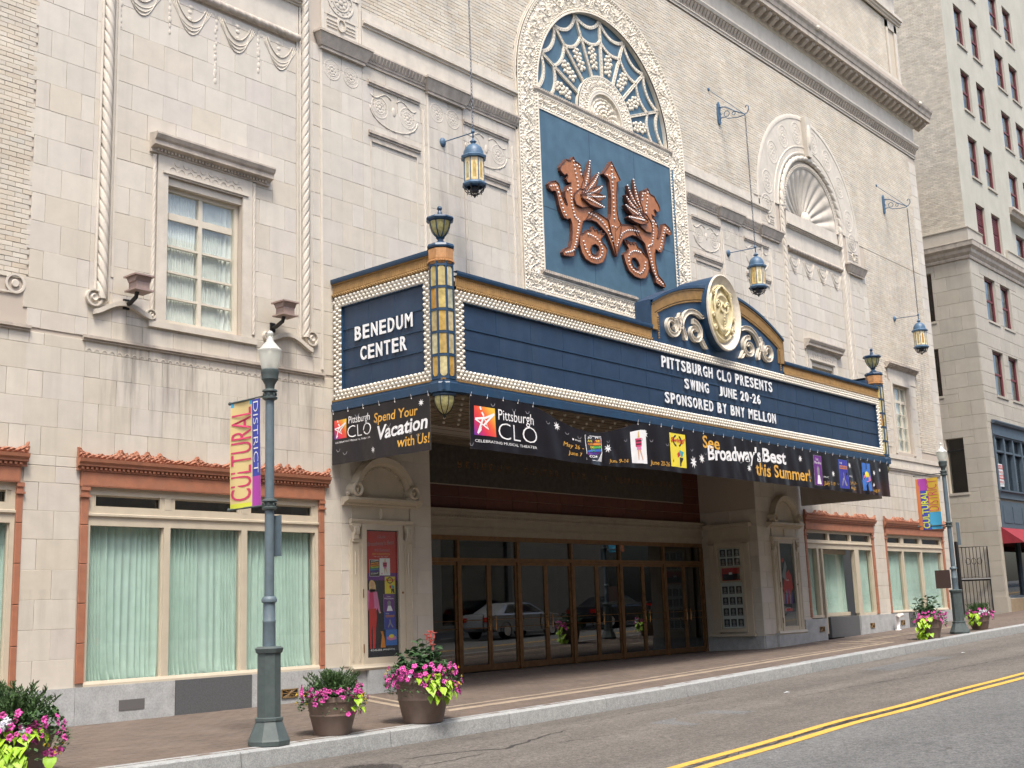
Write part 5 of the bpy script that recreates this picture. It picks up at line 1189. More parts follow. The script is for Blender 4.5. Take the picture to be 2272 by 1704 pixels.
# sign faces: panel rows + bulb border
def face(name, fn, a0, a1, z0, z1, bw, rows_, par=MQ):
    """fn(a,z,d) -> xyz with d outward"""
    b = MB()
    def bx_(A0, A1, Z0, Z1, d0, d1):
        P = [fn(a, z, d) for d in (d0, d1) for z in (Z0, Z1) for a in (A0, A1)]
        b.add(P, [(0, 1, 3, 2), (4, 6, 7, 5), (0, 4, 5, 1), (2, 3, 7, 6), (0, 2, 6, 4), (1, 5, 7, 3)])
    bx_(a0, a1, z0, z0 + bw, -.05, .0); bx_(a0, a1, z1 - bw, z1, -.05, 0); bx_(a0, a0 + bw, z0 + bw, z1 - bw, -.05, 0); bx_(a1 - bw, a1, z0 + bw, z1 - bw, -.05, 0)
    o = b.build('bulb_border', M['socket'], par)
    q = MB(); sp = .098; nrow = 3
    def dome(a, z, r):
        c = fn(a, z, 0); n = Vector(fn(a, z, 1)) - Vector(c); u = (Vector(fn(a + 1, z, 0)) - Vector(c)); base = len(q.v)
        for rr, h in ((r, 0), (r * .8, r * .75), (0.3 * r, r * 1.25)):
            for k in range(6):
                t = 2 * PI * k / 6; q.v.append(tuple(Vector(c) + u * rr * math.cos(t) + Vector((0, 0, rr * math.sin(t))) + n * h))
        for i in range(2):
            for k in range(6): k2 = (k + 1) % 6; q.f.append((base + i * 6 + k, base + i * 6 + k2, base + i * 6 + 6 + k2, base + i * 6 + 6 + k))
        q.f.append(tuple(base + 12 + k for k in range(6)))
    dz = bw / nrow
    for j in range(nrow):
        for zz in (z0 + dz * (j + .5), z1 - dz * (j + .5)):
            n_ = int((a1 - a0) / sp)
            for i in range(n_): dome(a0 + (i + .5 + (.25 if j % 2 else -.25)) * (a1 - a0) / n_, zz, .037)
        for aa in (a0 + dz * (j + .5), a1 - dz * (j + .5)):
            n_ = int((z1 - z0 - 2 * bw) / sp)
            for i in range(n_): dome(aa, z0 + bw + (i + .5 + (.25 if j % 2 else -.25)) * (z1 - z0 - 2 * bw) / n_, .037)
    q.build('bulbs', M['bulb'], o, kind='stuff', smooth=True)
    ed = MB(); b = ed
    for (A0, A1, Z0, Z1) in ((a0 + bw, a1 - bw, z0 + bw, z0 + bw + .012), (a0 + bw, a1 - bw, z1 - bw - .012, z1 - bw), (a0 + bw, a0 + bw + .012, z0 + bw, z1 - bw), (a1 - bw - .012, a1 - bw, z0 + bw, z1 - bw)): bx_(A0, A1, Z0, Z1, -.05, .01)
    ed.build('panel_edge', M['bluetrim'], o)
    zs = [z0 + bw] + rows_ + [z1 - bw]
    for c, d in zip(zs, zs[1:]):
        b = MB(); bx_(a0 + bw, a1 - bw, c + .004, d - .012, -.06, -.035); r_ = b.build('letter_row', M['navy'], par)
        k_ = max(1, round((a1 - a0) / .92))
        for i_ in range(1, k_):
            b = MB(); q_ = a0 + bw + (a1 - a0 - 2 * bw) * i_ / k_ + .05 * math.sin(i_ * 7 + c * 9); bx_(q_, q_ + .007, c + .004, d - .016, -.06, -.031); b.build('panel_seam', M['bluetrim'], r_)
        b = MB(); bx_(a0 + bw + .012, a1 - bw - .012, d - .014, d + .006, -.06, -.02); b.build('letter_rail', M['bluetrim'], r_) if d < z1 - bw - .01 else None
    return o
side = lambda a, z, d: (MX0 - d, a, z)            # faces -X, a runs along Y
front = lambda a, z, d: (a, MY - d, z)
rside = lambda a, z, d: (MX1 + d, a, z)
face('side', side, -2.50, -.03, 5.14, 7.05, .20, [5.71, 6.07, 6.43])
face('front', front, 14.20, 30.98, 5.17, 6.72, .185, [5.745, 6.10])
face('rside', rside, -2.50, -.03, 5.14, 7.05, .20, [5.71, 6.07, 6.43])
# letters
def sign_letters(s, fn, a0, a1, z0, z1, bold=.02):
    """each character its own mesh, fitted to its share of the line"""
    v, f = text2d(s, bold, 0); 
    # islands by character: lay the characters one after another with measured widths
    ws = {'I': .42, ' ': .62, '-': .7, 'M': 1.12, 'W': 1.15, 'N': 1.02}
    tot = sum(ws.get(c, 1.0) for c in s); x = a0; sc_ = (a1 - a0) / tot
    for c in s:
        w_ = ws.get(c, 1.0) * sc_
        if c != ' ':
            b = MB(); g = w_ * .13
            if c == '-': put_text(b, c, x + g, x + w_ - g, z0 + (z1 - z0) * .42, z0 + (z1 - z0) * .56, fn, bold, depth=-.001)
            else: put_text(b, c, x + g, x + w_ - g, z0, z1, fn, bold, depth=.016)
            b.build('sign_letter', M['letter'], MQ)
        x += w_
fl_ = lambda a, z, d: (a, MY - .012 + d, z)
sl_ = lambda a, z, d: (MX0 - .012 + d, -a, z)
sign_letters('PITTSBURGH CLO PRESENTS', fl_, 20.34, 25.04, 6.21, 6.45)
sign_letters('SWING', fl_, 21.17, 22.18, 5.855, 6.075); sign_letters('JUNE 20-26', fl_, 22.55, 24.43, 5.855, 6.075)
sign_letters('SPONSORED BY BNY MELLON', fl_, 20.39, 25.10, 5.47, 5.70)
sign_letters('BENEDUM', sl_, .56, 2.06, 6.16, 6.41); sign_letters('CENTER', sl_, .70, 1.90, 5.78, 6.03)
# gold bands (parapet)
def goldband(fn, a0, a1, z0, name='gold_band'):
    b = MB(); pr = [(0, z0), (.02, z0 + .0), (.03, z0 + .05), (.0, z0 + .07), (.0, z0 + .22), (.03, z0 + .235), (.03, z0 + .25), (-.05, z0 + .25)]
    P0 = [fn(a0, z, d) for d, z in pr]; P1 = [fn(a1, z, d) for d, z in pr]
    b.grid([P0, P1]); o = b.build(name, M['gold'], MQ)
    b = MB(); n = int((a1 - a0) / .05)
    for i in range(n):
        a = a0 + (i + .5) * (a1 - a0) / n; w_ = .017
        P = [fn(a - w_, z0 + .075, .0), fn(a, z0 + .075, .026), fn(a + w_, z0 + .075, 0), fn(a - w_, z0 + .215, 0), fn(a, z0 + .215, .026), fn(a + w_, z0 + .215, 0)]
        b.add(P, [(0, 1, 4, 3), (1, 2, 5, 4), (0, 2, 1), (3, 4, 5)])
    b.build('flutes', M['gold'], o, kind='stuff')
    b = MB(); n = int((a1 - a0) / .06)
    for i in range(n):
        a = a0 + i * (a1 - a0) / n; P = [fn(a, z0 + .002, .025), fn(a + .035, z0 + .002, .03), fn(a + .055, z0 + .06, .03), fn(a + .02, z0 + .06, .025), fn(a + .02, z0 + .03, .055), fn(a + .04, z0 + .03, .055)]
        b.add(P, [(0, 1, 5, 4), (4, 5, 2, 3), (0, 4, 3), (1, 2, 5)])
    b.build('rope_trim', M['golddark'], o, kind='stuff')
    b = MB(); P = [(-.08, z0 + .25), (.05, z0 + .25), (.06, z0 + .29), (.06, z0 + .33), (-.08, z0 + .335)]
    b.grid([[fn(a0, z, d) for d, z in P], [fn(a1, z, d) for d, z in P]]); b.build('parapet_cap', M['bluetrim'], MQ)
for a, c in ((14.2, 20.05), (25.65, 30.98)): goldband(front, a, c, 6.715)
goldband(side, -2.50, -.0, 7.055); goldband(rside, -2.5, 0, 7.055)
# pediment over the front
def arcz(x, half, z0, rise):
    r_ = (half * half + rise * rise) / (2 * rise); return z0 + rise - r_ + math.sqrt(max(0, r_ * r_ - (x - 22.85) ** 2))
H = 2.8
out = [(20.05, 6.72)] + [(x, arcz(x, H, 7.56, .72)) for x in np.linspace(20.05, 25.65, 30)] + [(25.65, 6.72)]
b = MB().prism(out, MY - .0, MY + .34); b.build('pediment', M['bluetrim'], MQ)
def offs(x, off): return arcz(x, H, 7.56, .72) - off
b = MB(); xs = np.linspace(20.05, 25.65, 40)
b.grid([[(x, MY - .0, offs(x, .30)), (x, MY - .03, offs(x, .29)), (x, MY - .045, offs(x, .10)), (x, MY - .06, offs(x, .08)), (x, MY - .06, offs(x, .05)), (x, MY, offs(x, .04))] for x in xs])
for x0_, x1_ in ((20.05, 20.28), (25.42, 25.65)):
    b.box(x0_, x1_, MY, MY - .045, 6.97, 7.32 + .0)
b.build('pediment_gold_arch', M['gold'], MQ)
b = MB()
for x in np.linspace(20.25, 25.45, 110):
    z = offs(x, .33); b.ball((x, MY - .01, z), .026, 5, 3, half='y')
for z in np.arange(6.8, 7.3, .05):
    for x in (20.26, 25.44): b.ball((x, MY - .045, z), .026, 5, 3, half='y')
b.build('pediment_rope', M['golddark'], MQ, kind='stuff')
b = MB(); b.grid([[(x, MY + .34, offs(x, .03)), (x, MY + .34, offs(x, -.02)), (x, MY - .08, offs(x, -.02)), (x, MY - .08, offs(x, .04)), (x, MY, offs(x, .04))] for x in xs])
b.box(20.0, 20.06, MY - .03, MY + .34, 6.95, 7.58); b.box(25.64, 25.7, MY - .03, MY + .34, 6.95, 7.58); b.build('pediment_cap', M['bluetrim'], MQ)
# oval medallion
OX, OZ, OA, OB = 22.72, 7.72, .70, .87
def ell(r, d, n=48): return [(OX + OA * r * math.cos(2 * PI * k / n), MY - d, OZ + OB * r * math.sin(2 * PI * k / n)) for k in range(n + 1)]
b = MB(); b.grid([ell(.98, -.75), ell(.98, .16)]); b.grid([ell(.98, -.75), ell(.01, -.75)]); b.build('medallion_drum', M['bluetrim'], MQ, smooth=False)
b = MB(); b.grid([ell(.97, .15), ell(1.0, .17), ell(1.0, .21), ell(.97, .22), ell(.94, .20), ell(.80, .09), ell(.77, .09)]); md = b.build('medallion', M['cream'], MQ, auto=45)
b = MB(); b.grid([ell(.77, .09), ell(.74, .15), ell(.70, .16), ell(.66, .12), ell(.62, .11), ell(.56, .12), ell(.48, .17), ell(.44, .17), ell(.40, .12), ell(.30, .14), ell(.15, .19), ell(.01, .20)])
for s_ in (-1, 1):
    for (dx, dz, r_) in ((.20, .18, .10), (.34, .42, .09), (.42, -.1, .06), (.36, -.38, .07)):
        sp = [(OX + s_ * dx + r_ * (1 - .8 * t) * math.cos(s_ * t * 9), MY - .17, OZ + dz + r_ * (1 - .8 * t) * math.sin(t * 9)) for t in np.linspace(0, 1, 14)]
        b.tube(sp, .022, 6)
    b.tube([(OX + s_ * .02, MY - .17, OZ + .62), (OX + s_ * .26, MY - .19, OZ + .48), (OX + s_ * .38, MY - .18, OZ + .2), (OX + s_ * .33, MY - .17, OZ - .15), (OX + s_ * .18, MY - .17, OZ - .42), (OX, MY - .17, OZ - .55)], .028, 6)
    b.tube([(OX + s_ * .0, MY - .2, OZ + .1), (OX + s_ * .10, MY - .21, OZ + .2), (OX + s_ * .16, MY - .2, OZ + .05), (OX + s_ * .06, MY - .2, OZ - .02)], .02, 6)
for k in range(40):
    t = 2 * PI * k / 40; b.ball((OX + OA * .67 * math.cos(t), MY - .13, OZ + OB * .67 * math.sin(t)), .018, 5, 3)
for k in range(5): b.ball((OX, MY - .19, OZ - .1 - .07 * k), .022, 6, 4)
b.build('medallion_relief', M['ivory'], md, smooth=True)
def ribbon(cl):
    """flat channel ribbon along [(x,z,halfwidth)...]: raised rims, sunk middle, .13 proud of the sign"""
    up, dn = [], []; m = len(cl)
    for i, (px_, pz_, w_) in enumerate(cl):
        d = (Vector(cl[min(m - 1, i + 1)][:2]) - Vector(cl[max(0, i - 1)][:2])).normalized(); nn = Vector((-d.y, d.x)) * w_
        up.append(Vector((px_, pz_)) + nn); dn.append(Vector((px_, pz_)) - nn)
    b = MB(); fr_ = lambda p, d: (p.x, MY - d, p.y)
    b.grid([[fr_(up[i], .0), fr_(up[i], .075), fr_(up[i].lerp(dn[i], .10), .075), fr_(up[i].lerp(dn[i], .15), .045), fr_(up[i].lerp(dn[i], .85), .045), fr_(up[i].lerp(dn[i], .90), .075), fr_(dn[i], .075), fr_(dn[i], .0)] for i in range(m)])
    for i in (0, m - 1):
        q = [up[i], dn[i]]; b.add([fr_(q[0], 0), fr_(q[0], .075), fr_(q[1], .075), fr_(q[1], 0)], [(0, 1, 2, 3)])
    return b
def smooth(pts, n=40):
    P = np.array(pts, float); t = np.arange(len(P)); out = []
    for u in np.linspace(0, len(P) - 1, n):
        i = min(len(P) - 2, int(u)); f_ = u - i; p0, p1, p2, p3 = P[max(0, i - 1)], P[i], P[i + 1], P[min(len(P) - 1, i + 2)]
        out.append(tuple(.5 * (2 * p1 + (p2 - p0) * f_ + (2 * p0 - 5 * p1 + 4 * p2 - p3) * f_ ** 2 + (3 * p1 - p0 - 3 * p2 + p3) * f_ ** 3)))
    return out
def spir(cx, cz, rx, rz_, a0, turns, w0, w1, k=.74):
    out = []
    for t in np.linspace(0, 1, 40): a = math.radians(a0) - turns * 2 * PI * t; q = 1 - k * t ** .85; out.append((cx + rx * q * math.cos(a), cz + rz_ * q * math.sin(a), w0 + (w1 - w0) * t))
    return out
strokes = [spir(20.78, 7.15, .29, .26, 42, 1.22, .052, .036, .70), spir(21.66, 7.13, .30, .25, 100, 1.22, .056, .036, .70),
           smooth([(21.12, 7.46, .035), (21.09, 7.36, .055), (21.14, 7.22, .05), (21.24, 7.05, .05), (21.27, 6.96, .06), (21.27, 6.90, .035)], 20),
           smooth([(22.08, 7.56, .01), (21.98, 7.52, .04), (21.80, 7.58, .05), (21.55, 7.58, .055), (21.33, 7.48, .055), (21.20, 7.32, .05), (21.15, 7.12, .03)], 30),
           smooth([(22.12, 6.83, .008), (22.02, 6.88, .045), (21.92, 7.0, .05)], 12), smooth([(20.98, 7.36, .02), (21.05, 7.26, .045), (21.08, 7.12, .05)], 10)]
for mir in (False, True):
    for st in strokes:
        cl = [(2 * 22.82 - x if mir else x, z, w_) for x, z, w_ in st]; ribbon(cl).build('scroll_ornament', M['cream'], MQ, auto=40)
# corner pylons with art glass, urn on top and glass bowl beneath
def pylon(cx, cy, label_side):
    o = MB(); rot = math.radians(22.5)
    prof = [(.19, 5.13), (.19, 7.15), (.24, 7.16), (.25, 7.2), (.22, 7.2)]
    o.lathe([(.20, 5.13), (.20, 7.15)], (cx, cy, 0), 8, rot); base = o.build('pylon', M['bluetrim'], MQ)
    for k in range(8):
        a = 2 * PI * k / 8; n = Vector((math.cos(a), math.sin(a), 0)); t_ = Vector((-n.y, n.x, 0))
        if n.x > .8 and cx < 20 or n.y > .8: continue
        for j in range(5):
            z0, z1 = 5.20 + j * .385, 5.20 + j * .385 + .345; c0 = Vector((cx, cy, 0)) + n * .188; hw = .058
            P = []
            if j == 4: P = [(-hw, z0), (hw, z0), (hw, z1 - .05), (hw * .6, z1 - .01), (0, z1), (-hw * .6, z1 - .01), (-hw, z1 - .05)]
            elif j == 0: P = [(-hw, z0 + .05), (-hw * .6, z0 + .01), (0, z0), (hw * .6, z0 + .01), (hw, z0 + .05), (hw, z1), (-hw, z1)]
            else: P = [(-hw, z0), (hw, z0), (hw, z1), (-hw, z1)]
            g = MB().prism(P, .004, -.004, fn=lambda u, z, d: tuple(c0 + t_ * u + n * d + Vector((0, 0, z)))); g.build('glass_pane', M['amber'], base)
    q = MB()
    for j in range(6):
        z = 5.165 + j * .385; q.lathe([(.20, z - .012), (.218, z - .012), (.218, z + .022), (.20, z + .022)], (cx, cy, 0), 8, rot)
    for k in range(8):
        a = 2 * PI * (k + .5) / 8; q.tube([(cx + .203 * math.cos(a), cy + .203 * math.sin(a), 5.15), (cx + .203 * math.cos(a), cy + .203 * math.sin(a), 7.15)], .02, 5)
    q.build('pylon_frame', M['bluetrim'], base)
    q = MB(); q.lathe([(.20, 7.12), (.22, 7.15), (.22, 7.19), (.225, 7.22), (.225, 7.38), (.20, 7.40), (.0, 7.40)], (cx, cy, 0), 8, rot)
    for k in range(40): a = 2 * PI * k / 40; q.ball((cx + .215 * math.cos(a), cy + .215 * math.sin(a), 7.17), .022, 5, 3)
    q.build('pylon_crown', M.setdefault('rustgold', rich('orange_gold', [(.42, .20, .07), (.48, .25, .10)], .5, nscale=8, namt=.15, dirt=.2)), base)
    q = MB(); q.lathe([(.0, 7.40), (.235, 7.40), (.245, 7.43), (.23, 7.47), (.0, 7.49)], (cx, cy, 0), 8, rot); q.build('pylon_cap', M['bluetrim'], base)
    q = MB(); q.lathe([(0, 4.94), (.245, 4.94), (.25, 5.08), (.24, 5.10), (.24, 5.13), (.20, 5.14)], (cx, cy, 0), 8, rot); q.lathe([(.19, 4.94), (.20, 4.90), (.18, 4.88), (0, 4.88)], (cx, cy, 0), 24); q.build('pylon_collar', M['bluetrim'], base)
    # bowl
    q = MB(); q.lathe([(.17, 4.89), (.175, 4.84), (.155, 4.74), (.105, 4.65), (.045, 4.60), (0, 4.59)], (cx, cy, 0), 24); bw = q.build('glass_bowl', M['olive'], base, smooth=True)
    q = MB()
    for k in range(8):
        a = 2 * PI * (k + .5) / 8; q.tube([(cx + r_ * math.cos(a), cy + r_ * math.sin(a), z) for r_, z in ((.175, 4.89), (.18, 4.84), (.16, 4.74), (.11, 4.65), (.045, 4.597), (0, 4.58))], .007, 4)
    q.lathe([(0, 4.60), (.03, 4.59), (.02, 4.55), (0, 4.52)], (cx, cy, 0), 8); q.build('bowl_rib', M['black'], bw)
    # urn
    q = MB(); q.lathe([(0, 7.49), (.10, 7.49), (.10, 7.52), (.05, 7.55), (.05, 7.58), (.08, 7.61), (.04, 7.63)], (cx, cy, 0), 16)
    q.lathe([(.19, 7.88), (.235, 7.90), (.25, 7.93), (.23, 7.96), (.17, 7.97), (.05, 8.0), (.04, 8.05), (.025, 8.10)], (cx, cy, 0), 8, rot); q.ball((cx, cy, 8.13), .045, 10, 6); ur = q.build('urn', M['bluetrim'], base)
    q = MB(); q.lathe([(.04, 7.62), (.09, 7.66), (.14, 7.73), (.172, 7.82), (.185, 7.89)], (cx, cy, 0), 24); q.build('urn_glass', M['olive'], ur, smooth=True)
    q = MB()
    for k in range(8):
        a = 2 * PI * (k + .5) / 8; q.tube([(cx + r_ * math.cos(a), cy + r_ * math.sin(a), z) for r_, z in ((.045, 7.62), (.095, 7.66), (.145, 7.73), (.177, 7.82), (.19, 7.89))], .010, 4)
    q.build('urn_rib', M['bluetrim'], ur)
pylon(14.0, -2.60, 'l'); pylon(31.12, -2.60, 'r')
# ================================================================== banners under the marquee
def vinyl(name, label, fn, a0, a1, zt, zb, prints, sag=None, back=True, group=None):
    """fn(a,z,d)->xyz ; prints = list of callables (add(mb_by_mat, P)) with P(a,z,d)"""
    t = thing(name, label, 'banner', fn((a0 + a1) / 2, zb, 0), group)
    sg = sag or (lambda a: (0, 0))
    def P(a, z, d=0):
        u = (z - zb) / (zt - zb); st, sb_ = sg(a); wave = .012 * math.sin(a * 5.1) + .010 * math.sin(a * 11 + 2 * z) + .02 * abs(st) * math.sin(a * 8 + z * 6)
        wave += .05 * st * (u - .5) + .016 * max(0, math.sin(a * 2.3 + 1.2 * z)) ** 6 + .012 * math.sin(a * 23 + z * 9) * max(0, math.sin(a * 1.1 + .6)) ** 2
        return fn(a, z + st * u + sb_ * (1 - u), d + wave * (.3 + .7 * (1 - u)))
    n = int((a1 - a0) / .08) + 2
    G = [[P(a, z, .0) for a in np.linspace(a0, a1, n)] for z in np.linspace(zb, zt, 9)]
    b = MB().grid(G); G2 = [[P(a, z, -.004) for a in np.linspace(a0, a1, n)] for z in np.linspace(zb, zt, 9)]; b.build('sheet', M['banner'], t, smooth=True)
    MB().grid(G2).build('sheet_back', M['bannerback'], t, smooth=True)
    parts = {}
    for pr in prints: pr(parts, P)
    for key_, mb in parts.items(): mb.build(key_[0], M[key_[1]], t)
    g = MB(); k = int((a1 - a0) / .4)
    for i in range(k + 1):
        a = a0 + .03 + (a1 - a0 - .06) * i / k; q = P(a, zt - .02, .0)
        if abs(sg(a)[0]) > .06: continue
        q2 = fn(a, 4.985, .02); g.tube([q, q2], .004, 4); g.ball(q, .012, 5, 3)
    g.build('tie', M['silver'], t)
    return t
def tx(nm, mt, s, a0, a1, b0, b1, bold=.0, shear=0, slope=0, d=.004):
    return lambda parts, P: put_text(parts.setdefault((nm, mt, s + str(a0)), MB()), s, a0, a1, b0, b1, lambda a, z, dd: P(a, z, d), bold, shear, 0, slope)
def poly(nm, mt, pts, d=.003):
    def f(parts, P):
        mb = parts.setdefault((nm, mt), MB()); tri = tessellate_polygon([[Vector((p[0], p[1], 0)) for p in pts]]); mb.add([P(a, z, d) for a, z in pts], [tuple(t) for t in tri])
    return f
def rect(nm, mt, a0, a1, b0, b1, d=.003, n=3):
    def f(parts, P):
        mb = parts.setdefault((nm, mt), MB()); mb.grid([[P(a, z, d) for a in np.linspace(a0, a1, n + 1)] for z in np.linspace(b0, b1, n + 1)])
    return f
def star(a, z, r=.07, mt='ywhite', nm='star', n=8, inner=.4, d=.004, rot=.2):
    return poly(nm, mt, [(a + (r if k % 2 == 0 else r * inner) * math.cos(PI * k / n + rot), z + (r if k % 2 == 0 else r * inner) * math.sin(PI * k / n + rot)) for k in range(2 * n)], d)
def strip(nm, mt, pts, w_, d=.006):
    def f(parts, P):
        mb = parts.setdefault((nm, mt), MB()); up, dn = [], []
        for i, p in enumerate(pts):
            q = Vector(pts[min(len(pts) - 1, i + 1)]) - Vector(pts[max(0, i - 1)]); q.normalize(); n = Vector((-q.y, q.x)) * w_ / 2
            up.append(P(p[0] + n.x, p[1] + n.y, d)); dn.append(P(p[0] - n.x, p[1] - n.y, d))
        mb.grid([up, dn])
    return f
def gradient_logo():
    """diagonal red-orange-yellow to violet print"""
    m = mat('logo_gradient', (.6, .1, .05), .5); c = N(m, 'ShaderNodeVertexColor'); c.layer_name = 'ink'; L(m, c.outputs[0], m.node_tree.nodes['Principled BSDF'].inputs['Base Color']); return m
M['logo'] = gradient_logo()
def clo_logo(a0, a1, z0, z1):
    def f(parts, P):
        parts.setdefault(('logo_square', 'logo'), MB()).grid([[P(a, z, .003) for a in np.linspace(a0, a1, 9)] for z in np.linspace(z0, z1, 9)])
    X = lambda u: a0 + (a1 - a0) * u
    Z = lambda v: z0 + (z1 - z0) * v
    w_ = (a1 - a0) * .07
    return [f, strip('logo_star', 'ywhite', [(X(.04), Z(.55)), (X(.5), Z(.62)), (X(.96), Z(.80))], w_), strip('logo_star', 'ywhite', [(X(.96), Z(.80)), (X(.5), Z(.45)), (X(.16), Z(.06))], w_),
            strip('logo_star', 'ywhite', [(X(.16), Z(.06)), (X(.34), Z(.5)), (X(.40), Z(.62))], w_), strip('logo_star', 'ywhite', [(X(.30), Z(.88)), (X(.26), Z(.99))], w_), strip('logo_star', 'ywhite', [(X(.42), Z(.68)), (X(.33), Z(.80))], w_), strip('logo_star', 'ywhite', [(X(.40), Z(.66)), (X(.62), Z(.24)), (X(.04), Z(.55))], w_ * .8)]
def mini_card(a0, a1, z0, z1, kind):
    w_, h_ = a1 - a0, z1 - z0; X = lambda u: a0 + w_ * u; Z = lambda v: z0 + h_ * v; out = []
    if kind == 'rainbow':
        out += [rect('card_edge', 'ywhite', X(-.03), X(1.03), Z(-.02), Z(1.02), .003), rect('card', 'prdark', a0, a1, z0, z1, .005)]
        for i, (s_, mt) in enumerate((('JOSEPH', 'ywhite'), ('AND THE', 'prred'), ('AMAZING', 'prorange'), ('TECHNI', 'yelp'), ('COLOR', 'prgreen'), ('DREAM', 'prblue'), ('COAT', 'ywhite'))):
            v = .86 - i * .128; out.append(poly('card_band', ('prdark', 'prred', 'prorange', 'prgreen', 'prsky', 'prpurple', 'prdark')[i], [(X(.04), Z(v - .03)), (X(.96), Z(v + .05)), (X(.96), Z(v + .15)), (X(.04), Z(v + .07))], .006))
            out.append(tx('card_text', mt if mt != 'prred' else 'yelp', s_, X(.10), X(.9), Z(v), Z(v + .10), .02, 0, h_ * .04, .009))
    elif kind == 'white':
        out += [rect('card', 'ywhite', a0, a1, z0, z1, .005), poly('figure_dress', 'crimson', [(X(.30), Z(.76)), (X(.70), Z(.76)), (X(.68), Z(.50)), (X(.32), Z(.50))], .007), poly('figure_skirt', 'prpink', [(X(.40), Z(.52)), (X(.64), Z(.52)), (X(.66), Z(.40)), (X(.38), Z(.40))], .0065),
                poly('figure_skin', 'prskin', [(X(.42), Z(.41)), (X(.52), Z(.41)), (X(.50), Z(.10)), (X(.46), Z(.10))], .007), poly('figure_skin', 'prskin', [(X(.52), Z(.41)), (X(.62), Z(.41)), (X(.74), Z(.10)), (X(.70), Z(.10))], .007),
                poly('figure_hair', 'prhair', [(X(.45), Z(.78)), (X(.57), Z(.78)), (X(.55), Z(.96)), (X(.49), Z(.97))], .007), rect('figure_text', 'prdark', X(.34), X(.66), Z(.66), Z(.70), .008), rect('figure_text', 'prdark', X(.34), X(.66), Z(.56), Z(.60), .008),
                poly('small_dog', 'prpink', [(X(.14), Z(.06)), (X(.26), Z(.06)), (X(.24), Z(.16)), (X(.16), Z(.14))], .007)]
    elif kind == 'yellow':
        ring = [(X(.5) + w_ * .26 * math.cos(t), Z(.78) + h_ * .16 * math.sin(t)) for t in np.linspace(0, 2 * PI, 22)]
        out += [rect('card', 'yelp', a0, a1, z0, z1, .005), strip('ring', 'prdark', ring, w_ * .07, .007), tx('card_text', 'prred', 'Swing!', X(.06), X(.96), Z(.70), Z(.88), .03, .2, 0, .010),
                poly('dancer', 'prteal', [(X(.62), Z(.52)), (X(.9), Z(.46)), (X(.92), Z(.30)), (X(.70), Z(.32))], .007), poly('dancer', 'prdark', [(X(.60), Z(.30)), (X(.88), Z(.30)), (X(.94), Z(.03)), (X(.80), Z(.03)), (X(.74), Z(.16)), (X(.68), Z(.03)), (X(.60), Z(.04))], .007),
                poly('dancer', 'prred', [(X(.42), Z(.46)), (X(.60), Z(.50)), (X(.66), Z(.36)), (X(.48), Z(.28))], .0075), poly('dancer', 'prskin', [(X(.50), Z(.52)), (X(.60), Z(.54)), (X(.58), Z(.60)), (X(.51), Z(.59))], .0075)]
    elif kind == 'grey':
        out += [rect('card_edge', 'prgrey', X(-.03), X(1.03), Z(-.01), Z(1.01), .003), rect('card', 'prpurple', a0, a1, z0, z1, .005), tx('card_text', 'ywhite', 'Les', X(.3), X(.62), Z(.84), Z(.93), 0, 0, 0, .008), tx('card_text', 'ywhite', 'Miserables', X(.06), X(.94), Z(.72), Z(.81), 0, 0, 0, .008),
                poly('portrait', 'prgrey', [(X(.36), Z(.34)), (X(.64), Z(.34)), (X(.68), Z(.56)), (X(.5), Z(.66)), (X(.32), Z(.56))], .007), poly('portrait', 'ywhite', [(X(.26), Z(.04)), (X(.84), Z(.04)), (X(.66), Z(.34)), (X(.38), Z(.34))], .0075)]
    elif kind == 'blue':
        out += [rect('card_edge', 'prsky', X(-.03), X(1.03), Z(-.01), Z(1.01), .003), rect('card', 'prblue', a0, a1, z0, z1, .005), tx('card_text', 'ywhite', 'THE', X(.08), X(.4), Z(.86), Z(.92), 0, 0, 0, .008), rect('card_text', 'prorange', X(.08), X(.92), Z(.68), Z(.80), .0075), tx('card_text', 'prblue', 'MUSICAL', X(.14), X(.86), Z(.71), Z(.77), .02, 0, 0, .010),
                poly('dancer', 'prgrey', [(X(.45), Z(.55)), (X(.55), Z(.55)), (X(.60), Z(.35)), (X(.85), Z(.10)), (X(.72), Z(.08)), (X(.52), Z(.28)), (X(.36), Z(.08)), (X(.28), Z(.10)), (X(.44), Z(.38))], .007)]
    elif kind == 'sunset':
        out += [rect('card_edge', 'prsky', X(-.03), X(1.03), Z(-.01), Z(1.01), .003), rect('card', 'prsky', a0, a1, z0, z1, .005), poly('painted_cloud', 'prpink', [(X(.05), Z(.40)), (X(.4), Z(.30)), (X(.95), Z(.38)), (X(.9), Z(.56)), (X(.4), Z(.60)), (X(.1), Z(.54))], .007), poly('painted_sun', 'yelp', [(X(.5) + w_ * .24 * math.cos(t), Z(.58) + h_ * .12 * math.sin(t)) for t in np.linspace(0, 2 * PI, 12)[:-1]], .008)]
    return out
def sagf(a):
    # top edge hangs in a swag between 16.2 and 19.4 ; bottom nearly straight
    st = -.34 * math.sin(PI * min(1, max(0, (a - 15.9) / 3.5))) ** 1.3 if 15.9 < a < 19.4 else 0
    return (st, st * .12)
